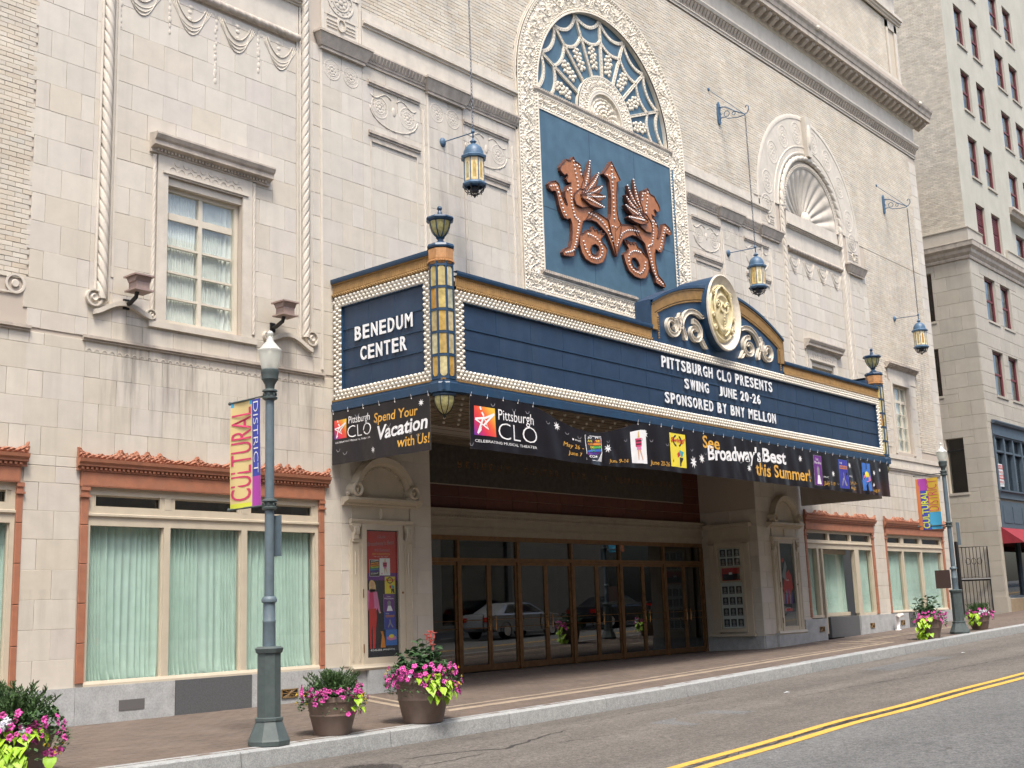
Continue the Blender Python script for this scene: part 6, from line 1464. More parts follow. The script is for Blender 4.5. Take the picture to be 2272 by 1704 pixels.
pF = clo_logo(14.48, 15.0, 4.27, 4.76) + [
    tx('lettering', 'ywhite', 'Pittsburgh', 15.08, 16.02, 4.52, 4.76), tx('lettering', 'ywhite', 'CLO', 15.07, 16.10, 4.25, 4.53, -.018), tx('lettering', 'ywhite', 'CELEBRATING MUSICAL THEATER', 14.50, 16.08, 4.155, 4.20),
    tx('gold_lettering', 'yel', 'May 26 -', 16.86, 17.42, 4.36, 4.50, .0, .15), tx('gold_lettering', 'yel', 'June 7', 16.98, 17.38, 4.18, 4.31, .0, .15), tx('lettering', 'ywhite', 'PNC', 17.20, 17.36, 4.60, 4.645), star(17.13, 4.62, .03, n=6, inner=.8),
    tx('gold_lettering', 'yel', 'June 9-14', 18.22, 18.82, 4.10, 4.22, .0, .15), tx('gold_lettering', 'yel', 'June 20-26', 19.62, 20.28, 4.10, 4.22, .0, .15),
    tx('gold_lettering', 'yel', 'See', 21.60, 22.28, 4.62, 4.89, .02), tx('lettering', 'ywhite', "Broadway's", 21.80, 24.05, 4.27, 4.70, .03, 0, .12), tx('lettering', 'ywhite', 'Best', 24.14, 25.24, 4.50, 4.82, .03), tx('gold_lettering', 'yel', 'this Summer!', 23.75, 26.40, 4.17, 4.47, .02),
    tx('gold_lettering', 'yel', 'July 7-19', 27.12, 27.72, 4.12, 4.24, 0, .1), tx('gold_lettering', 'yel', 'July 21-', 28.52, 28.95, 4.22, 4.32, 0, .1), tx('gold_lettering', 'yel', 'Aug 2', 28.52, 28.9, 4.09, 4.19, 0, .1), tx('gold_lettering', 'yel', 'Aug 4-9', 29.9, 30.35, 4.10, 4.21, 0, .1),
    tx('lettering', 'ywhite', 'PNC', 27.12, 27.36, 4.32, 4.36), tx('lettering', 'ywhite', 'PNC', 28.52, 28.72, 4.42, 4.46)]
for a, z, r_ in ((16.68, 4.78, .10), (18.20, 4.50, .12), (19.48, 4.72, .10), (21.18, 4.28, .14), (21.52, 4.38, .11), (23.48, 4.31, .09), (25.95, 4.70, .09), (27.65, 4.45, .09), (28.6, 4.72, .09), (30.05, 4.62, .08), (29.98, 4.30, .06), (30.45, 4.72, .06)): pF.append(star(a, z, r_))
pF += mini_card(17.50, 17.99, 4.15, 4.68 + .14, 'rainbow') + mini_card(18.95, 19.50, 4.13, 4.80, 'white') + mini_card(20.33, 20.92, 4.14, 4.83, 'yellow') + mini_card(26.64, 27.05, 4.12, 4.84, 'grey') + mini_card(28.0, 28.44, 4.12, 4.83, 'blue') + mini_card(29.36, 29.82, 4.13, 4.84, 'sunset')
def slit(a, z): return strip('wind_slit', 'prgrey', [(a - .05, z + .02), (a - .02, z - .02), (a + .03, z - .01), (a + .05, z + .03)], .012)
for i in range(34): pF.append(slit(14.4 + 16.2 * ((i * .618) % 1), 4.1 + .75 * ((i * .381) % 1)))
bf = vinyl('long_front_banner', "long black vinyl banner reading See Broadway's Best this Summer, hung under the marquee front", lambda a, z, d: (a, MY - .10 - d, z), 14.38, 30.95, 4.94, 4.03, pF, sagf)
pS = clo_logo(.10, .43, 4.46, 4.80) + [tx('lettering', 'ywhite', 'Pittsburgh', .48, 1.02, 4.66, 4.83), tx('lettering', 'ywhite', 'CLO', .46, 1.06, 4.45, 4.66, -.015), tx('lettering', 'ywhite', 'CELEBRATING MUSICAL THEATER', .12, 1.04, 4.38, 4.41),
    tx('gold_lettering', 'yel', 'Spend Your', 1.12, 2.18, 4.58, 4.80, .012, .1), tx('lettering', 'ywhite', 'Vacation', 1.20, 2.40, 4.31, 4.56, .025, .15, .07), tx('gold_lettering', 'yel', 'with Us!', 1.70, 2.44, 4.13, 4.31, .012, .1), star(2.26, 4.83, .065), star(1.10, 4.16, .065)]
for i in range(9): pS.append(slit(.2 + 2.1 * ((i * .618) % 1), 4.1 + .75 * ((i * .381 + .2) % 1)))
bs = vinyl('short_side_banner', 'short black banner reading Spend Your Vacation with Us on the marquee left end', lambda a, z, d: (MX0 - .07 - d, -a, z), .04, 2.46, 4.95, 4.0, pS, lambda a: (-.02, .0))
vinyl('right_end_banner', 'grey back of the black banner hanging across the right end of the marquee', lambda a, z, d: (MX1 + .07 + d, -a, z), .04, 2.46, 4.95, 4.03, [])
# paint the logo squares
for o in bpy.data.objects:
    if o.name.startswith('logo_square'):
        me = o.data; ca = me.color_attributes.new('ink', 'FLOAT_COLOR', 'POINT')
        for i in range(len(me.vertices)):
            r_, c_ = divmod(i, 9); u, v = c_ / 8, r_ / 8; t = min(1, max(0, (u * .6 + v * .55)))
            cs = [(.10, .03, .35), (.62, .03, .08), (.78, .10, .03), (.80, .50, .05)]; k = min(2, int(t * 3)); f_ = t * 3 - k
            ca.data[i].color = (*[cs[k][j] * (1 - f_) + cs[k + 1][j] * f_ for j in range(3)], 1)
# ================================================================== posters in the cases
def poster(name, label, fn, w_, h_, prints, loc):
    t = thing(name, label, 'poster', loc)
    P = lambda a, z, d=0: fn(a, z, d)
    parts = {}
    for pr in prints: pr(parts, P)
    for key_, mb in parts.items(): mb.build(key_[0], M[key_[1]], t)
    return t
a0, a1, z0, z1 = 14.60, 15.35, .69, 2.88
A = lambda u: a0 + (a1 - a0) * u
Z = lambda v: z0 + (z1 - z0) * v
pp = [rect('sheet', 'prdark', a0, a1, z0, z1, 0), rect('red_ground', 'prred', a0, a1, Z(.66), z1, .001), rect('dim_ground', 'prpurple', a0, a1, Z(.60), Z(.66), .0012), tx('lettering', 'prgrey', 'CLO', A(.36), A(.62), Z(.945), Z(.965), 0, 0, 0, .003),
      tx('lettering', 'prgrey', "Broadway's Best", A(.03), A(.90), Z(.865), Z(.91), .0, .1, .05, .003), tx('lettering', 'prgrey', 'this Summer!', A(.26), A(.76), Z(.835), Z(.86), 0, .1, 0, .003), tx('lettering', 'yel', '2009 SUBSCRIPTION', A(.18), A(.76), Z(.805), Z(.822), 0, 0, 0, .003), tx('lettering', 'ywhite', 'May - June - July - August', A(.24), A(.70), Z(.788), Z(.796), 0, 0, 0, .003),
      tx('lettering', 'ywhite', '412-456-6666', A(.10), A(.46), Z(.035), Z(.052), .01, 0, 0, .003), tx('lettering', 'ywhite', 'pittsburghCLO.org', A(.50), A(.88), Z(.035), Z(.052), .01, 0, 0, .003)]
pp += mini_card(A(.10), A(.40), Z(.635), Z(.765), 'rainbow') + mini_card(A(.42), A(.76), Z(.64), Z(.78), 'white') + mini_card(A(.58), A(.92), Z(.49), Z(.63), 'yellow') + mini_card(A(.54), A(.88), Z(.345), Z(.485), 'grey') + mini_card(A(.56), A(.90), Z(.205), Z(.345), 'blue') + mini_card(A(.60), A(.95), Z(.075), Z(.20), 'sunset')
def fig(nm, mt, pts, d=.004): return poly(nm, mt, [(A(u), Z(v)) for u, v in pts], d)
pp += [fig('figure_hair', 'prhair', [(.07, .53), (.06, .565), (.09, .592), (.14, .603), (.20, .60), (.25, .585), (.28, .56), (.29, .53), (.27, .505), (.22, .51), (.12, .505), (.08, .51)]), fig('figure_face', 'prskin', [(.125, .585), (.175, .592), (.215, .582), (.23, .562), (.21, .54), (.17, .530), (.135, .54), (.115, .562)], .006),
       fig('figure_jacket', 'prpink', [(.02, .52), (.12, .53), (.24, .53), (.33, .50), (.38, .42), (.42, .35), (.38, .34), (.33, .38), (.31, .36), (.04, .36), (.02, .44)]), fig('figure_top', 'crimson', [(.08, .50), (.20, .51), (.23, .38), (.06, .37)], .006),
       fig('figure_trousers', 'prred', [(.05, .375), (.29, .375), (.31, .30), (.27, .20), (.25, .06), (.17, .055), (.17, .2), (.15, .25), (.13, .2), (.13, .055), (.08, .055), (.06, .2)], .005), fig('figure_hand', 'prskin', [(.38, .35), (.44, .345), (.44, .335), (.38, .335)], .006),
       fig('brown_dog', 'prorange', [(.42, .06), (.46, .16), (.42, .19), (.50, .19), (.52, .16), (.56, .12), (.58, .06)], .005)]
poster('broadway_poster', 'red and black show poster with blonde woman in red trousers, in the left pier case', lambda a, z, d: (a, -.010 - d, z), .75, 2.2, pp, (14.96, -.01, .69))
a0, a1, z0, z1 = 29.78, 30.52, .74, 2.93
pp = [rect('sheet', 'prdark', a0, a1, z0, z1, 0), fig('red_shape', 'prred', [(.1, .45), (.35, .62), (.65, .68), (.85, .60), (.9, .45), (.6, .38), (.3, .40)], .002), fig('figure_grey', 'prgrey', [(.12, .60), (.30, .72), (.42, .80), (.52, .72), (.40, .62), (.44, .56), (.30, .56)], .004), fig('red_shape', 'prred', [(.12, .80), (.3, .83), (.34, .79), (.2, .77)], .003),
      tx('lettering', 'ywhite', 'RED', A(.40), A(.62), Z(.545), Z(.56), 0, 0, 0, .005), rect('red_footer', 'prred', A(.16), A(.74), Z(.17), Z(.205), .003), tx('lettering', 'ywhite', 'JUNE 20-26', A(.26), A(.62), Z(.20), Z(.22), 0, 0, 0, .005)]
for i in range(9): u = .14 + .08 * i; pp.append(fig('crowd_figure', ('prgrey', 'prred', 'prblue')[i % 3], [(u - .03, .26), (u + .03, .26), (u + .04, .36), (u, .42 + .03 * (i % 2)), (u - .04, .36)], .004))
poster('dance_poster', 'dark poster with red and grey dancing figures in the right pier case', lambda a, z, d: (a, -.010 - d, z), .75, 2.2, pp, (30.15, -.01, .74))
# photo sheets in the side case (faces -X)
a0, a1 = .52, 1.20
def side_print(a, z, d): return (28.646 - d, 1.72 - a, z)
pp = [rect('sheet', 'paper', a0, a1, .72, 1.93, 0), rect('sheet', 'paper', a0 + .02, a1 - .04, 2.36, 2.84, 0)]
for j, z in enumerate((.76, 1.05, 1.34, 1.63, 2.38, 2.62)):
    for i in range(3):
        a = a0 + .04 + i * .215; zz = z; pp += [rect('photo', 'prdark', a, a + .17, zz, zz + .20, .002), poly('photo_face', 'prgrey', [(a + .085 + .045 * math.cos(t), zz + .12 + .055 * math.sin(t)) for t in np.linspace(0, 2 * PI, 9)[:-1]], .004), poly('photo_shoulders', 'prgrey', [(a + .02, zz + .01), (a + .15, zz + .01), (a + .12, zz + .06), (a + .05, zz + .06)], .004)]
poster('headshot_sheets', 'white sheets of small black and white portrait photos in the side wall case', side_print, .7, 2, pp, (28.646, .86, .72))
pp = [rect('sheet', 'prred', .58, 1.14, 1.98, 2.32, 0), rect('dark_area', 'prdark', .60, 1.12, 2.0, 2.16, .002), rect('white_label', 'ywhite', .80, .90, 2.14, 2.20, .004)]
poster('small_red_notice', 'small red notice pinned between the portrait photo sheets', side_print, .5, .3, pp, (28.646, .86, 1.98))
# ================================================================== hanging lanterns
def lantern(loc, label):
    t = thing('hanging_lantern', label, 'lantern', loc, 'blue iron lanterns hung in front of the facade')
    x, y, z = loc; H = 6; rot = 0
    d = MB(); d.lathe([(.205, .86), (.20, .94), (.17, 1.02), (.11, 1.08), (.05, 1.11), (.03, 1.14)], (x, y, z), 24); d.lathe([(.03, 1.12), (.06, 1.15), (.07, 1.17), (.03, 1.19), (.02, 1.24)], (x, y, z), 12); d.ball((x, y, z + 1.38), .04, 8, 6); d.tube([(x, y, z + 1.2), (x, y, z + 1.44)], .018, 6)
    d.build('dome', M['iron'], t, smooth=True)
    q = MB(); q.lathe([(.20, .78), (.26, .79), (.27, .83), (.24, .86), (.205, .87), (.0, .87)], (x, y, z), 8, math.radians(22.5)); q.lathe([(.0, .30), (.21, .30), (.26, .25), (.25, .22), (.17, .20)], (x, y, z), 8, math.radians(22.5)); split_build(q, 'collar', M['iron'], t)
    for k in range(8):
        a = 2 * PI * k / 8; n = Vector((math.cos(a), math.sin(a), 0)); tt = Vector((-n.y, n.x, 0)); c0 = Vector((x, y, z)) + n * .188; hw = .068
        g = MB(); fnp = lambda u, zz, d_: tuple(c0 + tt * u + n * d_ + Vector((0, 0, zz)))
        g.prism([(-hw, .31), (hw, .31), (hw, .78), (-hw, .78)], .003, -.003, fn=fnp); pn = g.build('glass_pane', M['amberpale'], t)
        g = MB(); g.prism([(-hw * .5, .36), (hw * .5, .36), (hw * .5, .62), (hw * .3, .68), (0, .70), (-hw * .3, .68), (-hw * .5, .62)], .005, .003, fn=fnp); g.build('arched_inset', M['amber'], pn)
        a2 = a + PI / 8; p_ = Vector((x + .205 * math.cos(a2), y + .205 * math.sin(a2), z)); MB().tube([p_ + Vector((0, 0, .28)), p_ + Vector((0, 0, .82))], .011, 5).build('rib', M['iron'], t)
    q = MB()
    for k in range(8):
        a = 2 * PI * (k + .5) / 8; q.tube([(x + r_ * math.cos(a), y + r_ * math.sin(a), z + zz) for r_, zz in ((.22, .22), (.19, .14), (.13, .08), (.05, .05), (.02, .02))], .010, 5); q.tube([(x + .2 * math.cos(a), y + .2 * math.sin(a), z + .2), (x + .13 * math.cos(a), y + .13 * math.sin(a), z + .13), (x + .16 * math.cos(a), y + .16 * math.sin(a), z + .06)], .008, 4)
    q.lathe([(0, .21), (.09, .21), (.09, .10), (0, .09)], (x, y, z), 6); q.lathe([(0, .06), (.035, .05), (.02, .0), (.0, -.03)], (x, y, z), 8); q.build('finial_cage', M['black'], t)
    # stay rod to the wall rosette
    q = MB(); q.tube([(x, y, z + 1.36), (x, -.04, z + 1.40)], .012, 6); q.build('stay_rod', M['iron'], t); q = MB(); q.ball((x, -.0, z + 1.40), .085, 12, 5, half='y', sq=(1, .8, 1.2)); q.build('wall_rosette', M['iron'], t)
    # chain up to the bracket
    q = MB(); zt = 14.70; n = int((zt - (z + 1.44)) / .075)
    for i in range(n):
        zz = z + 1.44 + (i + .5) * .075; a = (i % 2) * PI / 2; u = Vector((math.cos(a), math.sin(a), 0))
        q.tube([Vector((x, y, zz)) + u * .018 * math.cos(tt) + Vector((0, 0, .05 * math.sin(tt))) for tt in np.linspace(0, 2 * PI, 8)], .007, 4, cap=False)
    q.build('chain', M['chain'], t, kind='stuff')
    # bracket
    q = MB(); q.prism([(-.06, 14.72), (0, 14.66), (.06, 14.72), (.075, 14.95), (.06, 15.28), (0, 15.36), (-.06, 15.28), (-.075, 14.95)], -.05, 0, fn=lambda a, b_, d_: (x + a, d_, b_)); q.build('bracket_plate', M['iron'], t)
    q = MB(); q.tube([(x, -.02, 15.20), (x, -.25, 15.14), (x, -.55, 14.92), (x, y, 14.74)], .018, 6); q.tube([(x, y, 14.74), (x, y - .06, 14.76), (x, y - .12, 14.84), (x, y - .12, 14.94), (x, y - .06, 14.99), (x, y - .02, 14.93)], .014, 6)
    for cy_, r_ in ((-.28, .085), (-.50, .05)): q.tube([(x, cy_ + r_ * math.cos(u), 14.93 - (.5 + cy_) * 0 + r_ * math.sin(u) - (-.28 - cy_) * .25) for u in np.linspace(0, 2 * PI, 15)], .012, 5)
    q.tube([(x, -.02, 14.80), (x, -.12, 14.86), (x, -.22, 14.84), (x, -.3, 14.78), (x, -.6, 14.72), (x, y, 14.72)], .013, 6); q.tube([(x, -.1, 15.16), (x - .02, -.05, 15.02), (x, -.12, 14.95)], .012, 5)
    q.tube([(x, y + .05, 14.78), (x - .45, -.0, 15.60)], .009, 5); q.ball((x - .45, 0, 15.60), .05, 8, 5); q.build('bracket_arm', M['iron'], t)
    return t
lantern((16.85, -.85, 9.50), 'large blue domed lantern on a chain left of the arch, amber glass, nearest to camera')
lantern((28.20, -.85, 9.50), 'blue domed lantern on a chain right of the arch, over the gold medallion')
lantern((39.32, -.85, 9.46), 'small far blue domed lantern hanging near the right corner of the theatre')
# ================================================================== STREET
def sheet(name, xs, ys, fn, matn, kind='structure', parent=None):
    X, Y = np.meshgrid(xs, ys); Zs = np.array([[fn(x, y) for x in xs] for y in ys])
    o = MB().grid(np.stack([X, Y, Zs], -1)).build(name, M[matn], parent, smooth=True, kind=kind); return o
xs = np.concatenate([np.linspace(-60, 4, 12), np.arange(5, 60, .8), np.linspace(62, 138, 16)])
ROAD = sheet('road', xs, np.linspace(-4.45, -8.97, 8), rz, 'asphalt')
sheet('road_far_lane', xs, np.linspace(-8.97, -14.3, 6), rz, 'concrete')
sheet('ground', np.linspace(-200, 400, 4), np.linspace(-200, 400, 4), lambda x, y: -3.0, 'ground')
SW = sheet('sidewalk', xs, np.linspace(.02, -4.25, 6), lambda x, y: gz(x, y) - .022, 'bed')
sheet('forecourt', np.linspace(16.25, 28.75, 8), np.linspace(2.2, 0.02, 3), lambda x, y: (gz(x, 0) * (1 - y / 1.75) + .115 * y / 1.75) - .022, 'bed')
sheet('alley', np.linspace(42.74, 47.5, 3), np.linspace(.02, 30, 6), lambda x, y: gz(x, 0) - .05, 'concrete')
sheet('opposite_pavement', xs, np.linspace(-14.5, -19.6, 3), lambda x, y: rz(x, -14.3) + .13, 'concrete')
OK_ = MB(); 
for i in range(60): x = -20 + i * 2.2; OK_.box(x + .01, x + 2.19, -14.3, -14.5, rz(x, -14.3) - .1, rz(x + 1, -14.3) + .14)
OK_.build('opposite_kerb', M['curb'], None, kind='structure')
def floor_z(x, y):
    if y <= 0: return gz(x, y)
    return gz(x, 0) * (1 - y / 1.75) + .115 * y / 1.75
# pavers: running bond, lifted by tiny random amounts; pale double bands in front of the entrance
def in_band(x, y):
    for o_ in (0.0,):
        # outer band 0.14 wide, inner band 0.08 wide, trapezoid with cut corners
        for d, w_ in ((0, .16), (.36, .10)):
            yb = -3.34 + d
            # left diagonal from (13.9,-3.34) up to (14.6, -.3) ; right diagonal
            for (xa, xb) in ((13.0 + d, 14.2 + d), ):
                pass
    for d, w_ in ((0, .17), (.34, .11)):
        if abs(y + 3.34 - d) < w_ / 2 and 13.15 < x < 29.05: return True
    return False
pv = []
bw, bh = .205, .1025
y = 1.70; row = 0
while y > -4.22:
    x = (5.2 if y <= 0 else 16.3) + (bw / 2 if row % 2 else 0)
    while x < (42.5 if y <= 0 else 28.6):
        cx_, cy_ = x + bw / 2, y - bh / 2
        if y <= -.02 or y > .05:
            if y > 0 or seen((cx_, cy_, 0), 60): pv.append((cx_, cy_))
        x += bw
    y -= bh; row += 1
pv.sort(key=lambda p: (Vector((p[0], p[1], 0)) - CP).length)
def pav(b, cx_, cy_, w_=bw, h_=bh, z=None):
    z = floor_z(cx_, cy_) + R.uniform(-.0015, .0015) if z is None else z; g = .0035; c = .004
    x0, x1, y0, y1 = cx_ - w_ / 2 + g, cx_ + w_ / 2 - g, cy_ - h_ / 2 + g, cy_ + h_ / 2 - g
    sl = (floor_z(cx_ + .1, cy_) - floor_z(cx_ - .1, cy_)) / .2; f_ = lambda x, y_, d: (x, y_, z + (x - cx_) * sl + d)
    b.add([f_(x0, y0, -.02), f_(x1, y0, -.02), f_(x1, y1, -.02), f_(x0, y1, -.02), f_(x0, y0, -c), f_(x1, y0, -c), f_(x1, y1, -c), f_(x0, y1, -c), f_(x0 + c, y0 + c, 0), f_(x1 - c, y0 + c, 0), f_(x1 - c, y1 - c, 0), f_(x0 + c, y1 - c, 0)],
          [(0, 1, 5, 4), (1, 2, 6, 5), (2, 3, 7, 6), (3, 0, 4, 7), (4, 5, 9, 8), (5, 6, 10, 9), (6, 7, 11, 10), (7, 4, 8, 11), (8, 9, 10, 11)])
_pm = MB(); _z0 = floor_z; 
floor_z_saved = floor_z
_pm.add(*(lambda g, c, w_, h_: ([(-w_, -h_, -.02), (w_, -h_, -.02), (w_, h_, -.02), (-w_, h_, -.02), (-w_, -h_, -c), (w_, -h_, -c), (w_, h_, -c), (-w_, h_, -c), (-w_ + c, -h_ + c, 0), (w_ - c, -h_ + c, 0), (w_ - c, h_ - c, 0), (-w_ + c, h_ - c, 0)],
                                [(0, 1, 5, 4), (1, 2, 6, 5), (2, 3, 7, 6), (3, 0, 4, 7), (4, 5, 9, 8), (5, 6, 10, 9), (6, 7, 11, 10), (7, 4, 8, 11), (8, 9, 10, 11)]))(.0035, .004, bw / 2 - .0035, bh / 2 - .0035))
_pme = mesh_of(_pm, 'paving_brick', M['paver']); pr_, pb_ = MB(), MB(); cnt = 0
for cx_, cy_ in pv:
    if cy_ <= 0 and in_band(cx_, cy_): pav(pb_, cx_, cy_)
    elif cnt < 300: inst(_pme, 'paving_brick', SW, (cx_, cy_, floor_z(cx_, cy_) + R.uniform(-.0015, .0015))); cnt += 1
    else: pav(pr_, cx_, cy_)
pr_.build('paving_bricks', M['paver'], SW, kind='stuff'); pb_.build('pale_band_bricks', M['palepaver'], SW, kind='stuff')
def pale_strip(a, c, w_):
    A_, B_ = Vector(a), Vector(c); n = int((B_ - A_).length / .2); d = (B_ - A_).normalized(); q = Vector((-d.y, d.x)) * w_ / 2; b = MB()
    for i in range(n):
        p0, p1 = A_.lerp(B_, i / n) + d * .003, A_.lerp(B_, (i + 1) / n) - d * .003
        b.add([(v.x, v.y, floor_z(v.x, v.y) + h_) for h_ in (-.02, .004) for v in (p0 - q, p1 - q, p1 + q, p0 + q)], [(4, 5, 6, 7), (0, 1, 5, 4), (1, 2, 6, 5), (2, 3, 7, 6), (3, 0, 4, 7)])
    b.build('pale_band_bricks', M['palepaver'], SW, kind='stuff')
for a, c, w_ in (((14.05, -.12), (12.85, -3.30), .14), ((14.40, -.12), (13.20, -2.96), .09), ((29.0, -3.30), (31.6, -.35), .14), ((28.5, -2.96), (31.0, -.2), .09), ((30.4, -1.95), (37.5, -1.95), .14), ((30.9, -1.6), (37.5, -1.6), .09)): pale_strip(a, c, w_)
# kerb stones
x = -10.0; k = 0
while x < 120:
    ln = 2.33; x1 = x + ln; b = MB()
    pr = [(-4.24, -.03), (-4.24, 0), (-4.385, -.004), (-4.40, -.018), (-4.415, -.30), (-4.24, -.30)]
    n = 4; path = []
    b.sweep([(q, z) for q, z in pr], [((x + .006 + (ln - .012) * i / n, 0, gz(x + ln * i / n, -4.4)), (0, 1, 0), (0, 0, 1)) for i in range(n + 1)])
    b.build('kerb_stone', M['curb'], SW); x = x1; k += 1
# pale inner strip of the kerb
b = MB()
for i in range(150):
    x = -8 + i * .62
    if x > 60: break
    s0, s1 = gz(x, -4.2), gz(x + .62, -4.2)
    b.add([(x + .005, -4.235, s0), (x + .615, -4.235, s1), (x + .615, -4.14, s1 + .002), (x + .005, -4.14, s0 + .002), (x + .005, -4.235, s0 - .02), (x + .615, -4.235, s1 - .02), (x + .615, -4.14, s1 - .02), (x + .005, -4.14, s0 - .02)], [(0, 1, 2, 3), (0, 4, 5, 1), (3, 2, 6, 7), (0, 3, 7, 4), (1, 5, 6, 2)])
split_build(b, 'kerb_edging', M['curb'], SW)
# yellow lines
for y0_, y1_ in ((-8.54, -8.67), (-8.81, -8.94)):
    xs2 = np.arange(-10, 120, .6); b = MB()
    b.grid([[(x, y0_ + .006 * math.sin(x * 2.3), rz(x, y0_) + .004) for x in xs2], [(x, (y0_ + y1_) / 2, rz(x, (y0_ + y1_) / 2) + .004) for x in xs2], [(x, y1_ + .006 * math.sin(x * 1.7 + 1), rz(x, y1_) + .004) for x in xs2]])
    b.build('yellow_line', M['yellow'], ROAD)
# cracks
def crack(pts, w0, seed):
    rr = random.Random(seed); P = [Vector(p) for p in pts]; out = []
    for a, c in zip(P, P[1:]):
        n = max(2, int((c - a).length / .12))
        for i in range(n): q = a.lerp(c, i / n); out.append(q + Vector((rr.uniform(-.03, .03), rr.uniform(-.035, .035))))
    out.append(P[-1]); b = MB(); up, dn = [], []
    for i, q in enumerate(out):
        w_ = w0 * rr.uniform(.25, 1.2) * (.3 + .7 * math.sin(PI * (i + .5) / len(out)))
        up.append((q.x, q.y + w_, rz(q.x, q.y) + .003)); dn.append((q.x, q.y - w_, rz(q.x, q.y) + .003))
    b.grid([up, dn]); b.build('crack', M['crack'], ROAD)
crack([(7.5, -5.6), (8.2, -5.35), (9.0, -5.3)], .02, 1); crack([(10.2, -5.4), (10.9, -5.55), (11.5, -5.9), (12.6, -5.6), (13.3, -5.45)], .035, 2); crack([(9.6, -6.0), (10.6, -6.0), (11.3, -5.9)], .015, 3); crack([(11.6, -5.95), (12.4, -6.25), (13.2, -6.4)], .010, 4)
crack([(13.8, -5.2), (15.5, -5.05), (16.5, -5.1), (19, -5.15)], .012, 5); crack([(17.5, -6.4), (19.5, -6.6), (22, -6.9), (25, -7.1), (28, -7.3)], .018, 6); crack([(9.5, -8.3), (12.5, -8.9), (13.4, -9.8), (14.3, -11.5)], .012, 7); crack([(11.0, -8.735), (20, -8.74)], .03, 8); crack([(20.0, -8.735), (34, -8.74)], .02, 9)
b = MB().lathe([(0, .006), (.30, .006), (.31, .008), (.35, .008), (.36, .003)], (9.5, -5.62, rz(9.5, -5.62) + .004), 32)
for i in range(7):
    for j in range(7):
        if (i - 3) ** 2 + (j - 3) ** 2 < 12: b.box(9.5 + (i - 3) * .08 - .02, 9.5 + (i - 3) * .08 + .02, -5.62 + (j - 3) * .08 - .02, -5.62 + (j - 3) * .08 + .02, rz(9.5, -5.62) + .010, rz(9.5, -5.62) + .016)
tag(b.build('manhole_cover', rich('iron_cover', [(.045, .04, .037), (.07, .062, .055)], .7, nscale=15, namt=.2), None), 'round dark iron manhole cover in the road below the left planters', 'manhole cover')
_spot = rich('oil_stain', [(.055, .05, .045), (.075, .068, .06)], .8, nscale=9, namt=.2, bump=0)
rr_ = random.Random(3)
for i in range(16):
    x_, y_ = rr_.uniform(9.5, 26), rr_.choice((rr_.uniform(-8.2, -5.4), rr_.uniform(-11.5, -9.3))); q_ = rr_.uniform(.015, .05); pts = [(x_ + q_ * rr_.uniform(.7, 1.6) * math.cos(t), y_ + q_ * rr_.uniform(.6, 1.1) * math.sin(t)) for t in np.linspace(0, 2 * PI, 9)[:-1]]
    MB().add([(a, c, rz(a, c) + .0035) for a, c in pts], [tuple(range(8))]).build('oil_spot', _spot, ROAD)
b = MB()
for i in range(260):
    x_ = rr_.uniform(8, 36); y_ = -4.43 - abs(rr_.gauss(0, .07)); z_ = rz(x_, y_) + .003; q_ = rr_.uniform(.006, .022); a_ = rr_.uniform(0, 6)
    b.add([(x_, y_, z_), (x_ + q_ * math.cos(a_), y_ + q_ * math.sin(a_), z_ + .006), (x_ + q_ * math.cos(a_ + 1.2), y_ + q_ * math.sin(a_ + 1.2), z_ + .002)], [(0, 1, 2)])
b.build('gutter_debris', M['soil'], ROAD, kind='stuff')
for i, (x0_, x1_, y0_, y1_) in enumerate(((14.2, 16.0, -6.9, -6.1), (23.0, 26.5, -5.9, -5.2))):
    pts = [(x0_, y0_), (x1_, y0_ + .05), (x1_ - .05, y1_), (x0_ + .06, y1_ - .03)]
    MB().add([(a, c, rz(a, c) + .002) for a, c in pts], [(0, 1, 2, 3)]).build('road_patch', M['concrete'], ROAD)
# ================================================================== standpipe by the right shopfronts
t = thing('standpipe', 'small silver twin-head standpipe on the sidewalk against the right wall base', 'standpipe', (36.75, -.22, gz(36.7, 0)))
z = gz(36.7, 0); b = MB(); b.lathe([(.10, 0), (.10, .02), (.05, .03), (.05, .42), (.065, .44), (.065, .47), (0, .49)], (36.75, -.22, z), 14); b.build('pipe', M['silver'], t, smooth=True)
b = MB()
for s_ in (-1, 1): b.tube([(36.75, -.22, z + .43), (36.75 + s_ * .1, -.30, z + .46)], .05, 8); b.tube([(36.75 + s_ * .1, -.30, z + .46), (36.75 + s_ * .14, -.34, z + .465)], .062, 8)
b.build('hose_head', M['silver'], t)
for i_, (x_, y_) in enumerate(((18.6, -5.9), (27.5, -5.6))):
    z_ = rz(x_, y_) + .004; sc_ = MB().add([(x_, y_, z_), (x_ + .16, y_ + .02, z_ + .012), (x_ + .15, y_ - .05, z_ + .004), (x_ + .01, y_ - .06, z_ + .010)], [(0, 1, 2, 3)]).build('paper_scrap', M['paper']); tag(sc_, ('small white paper scrap on the asphalt near the middle of the road', 'tiny white scrap on the road by the far kerb')[i_], 'litter')
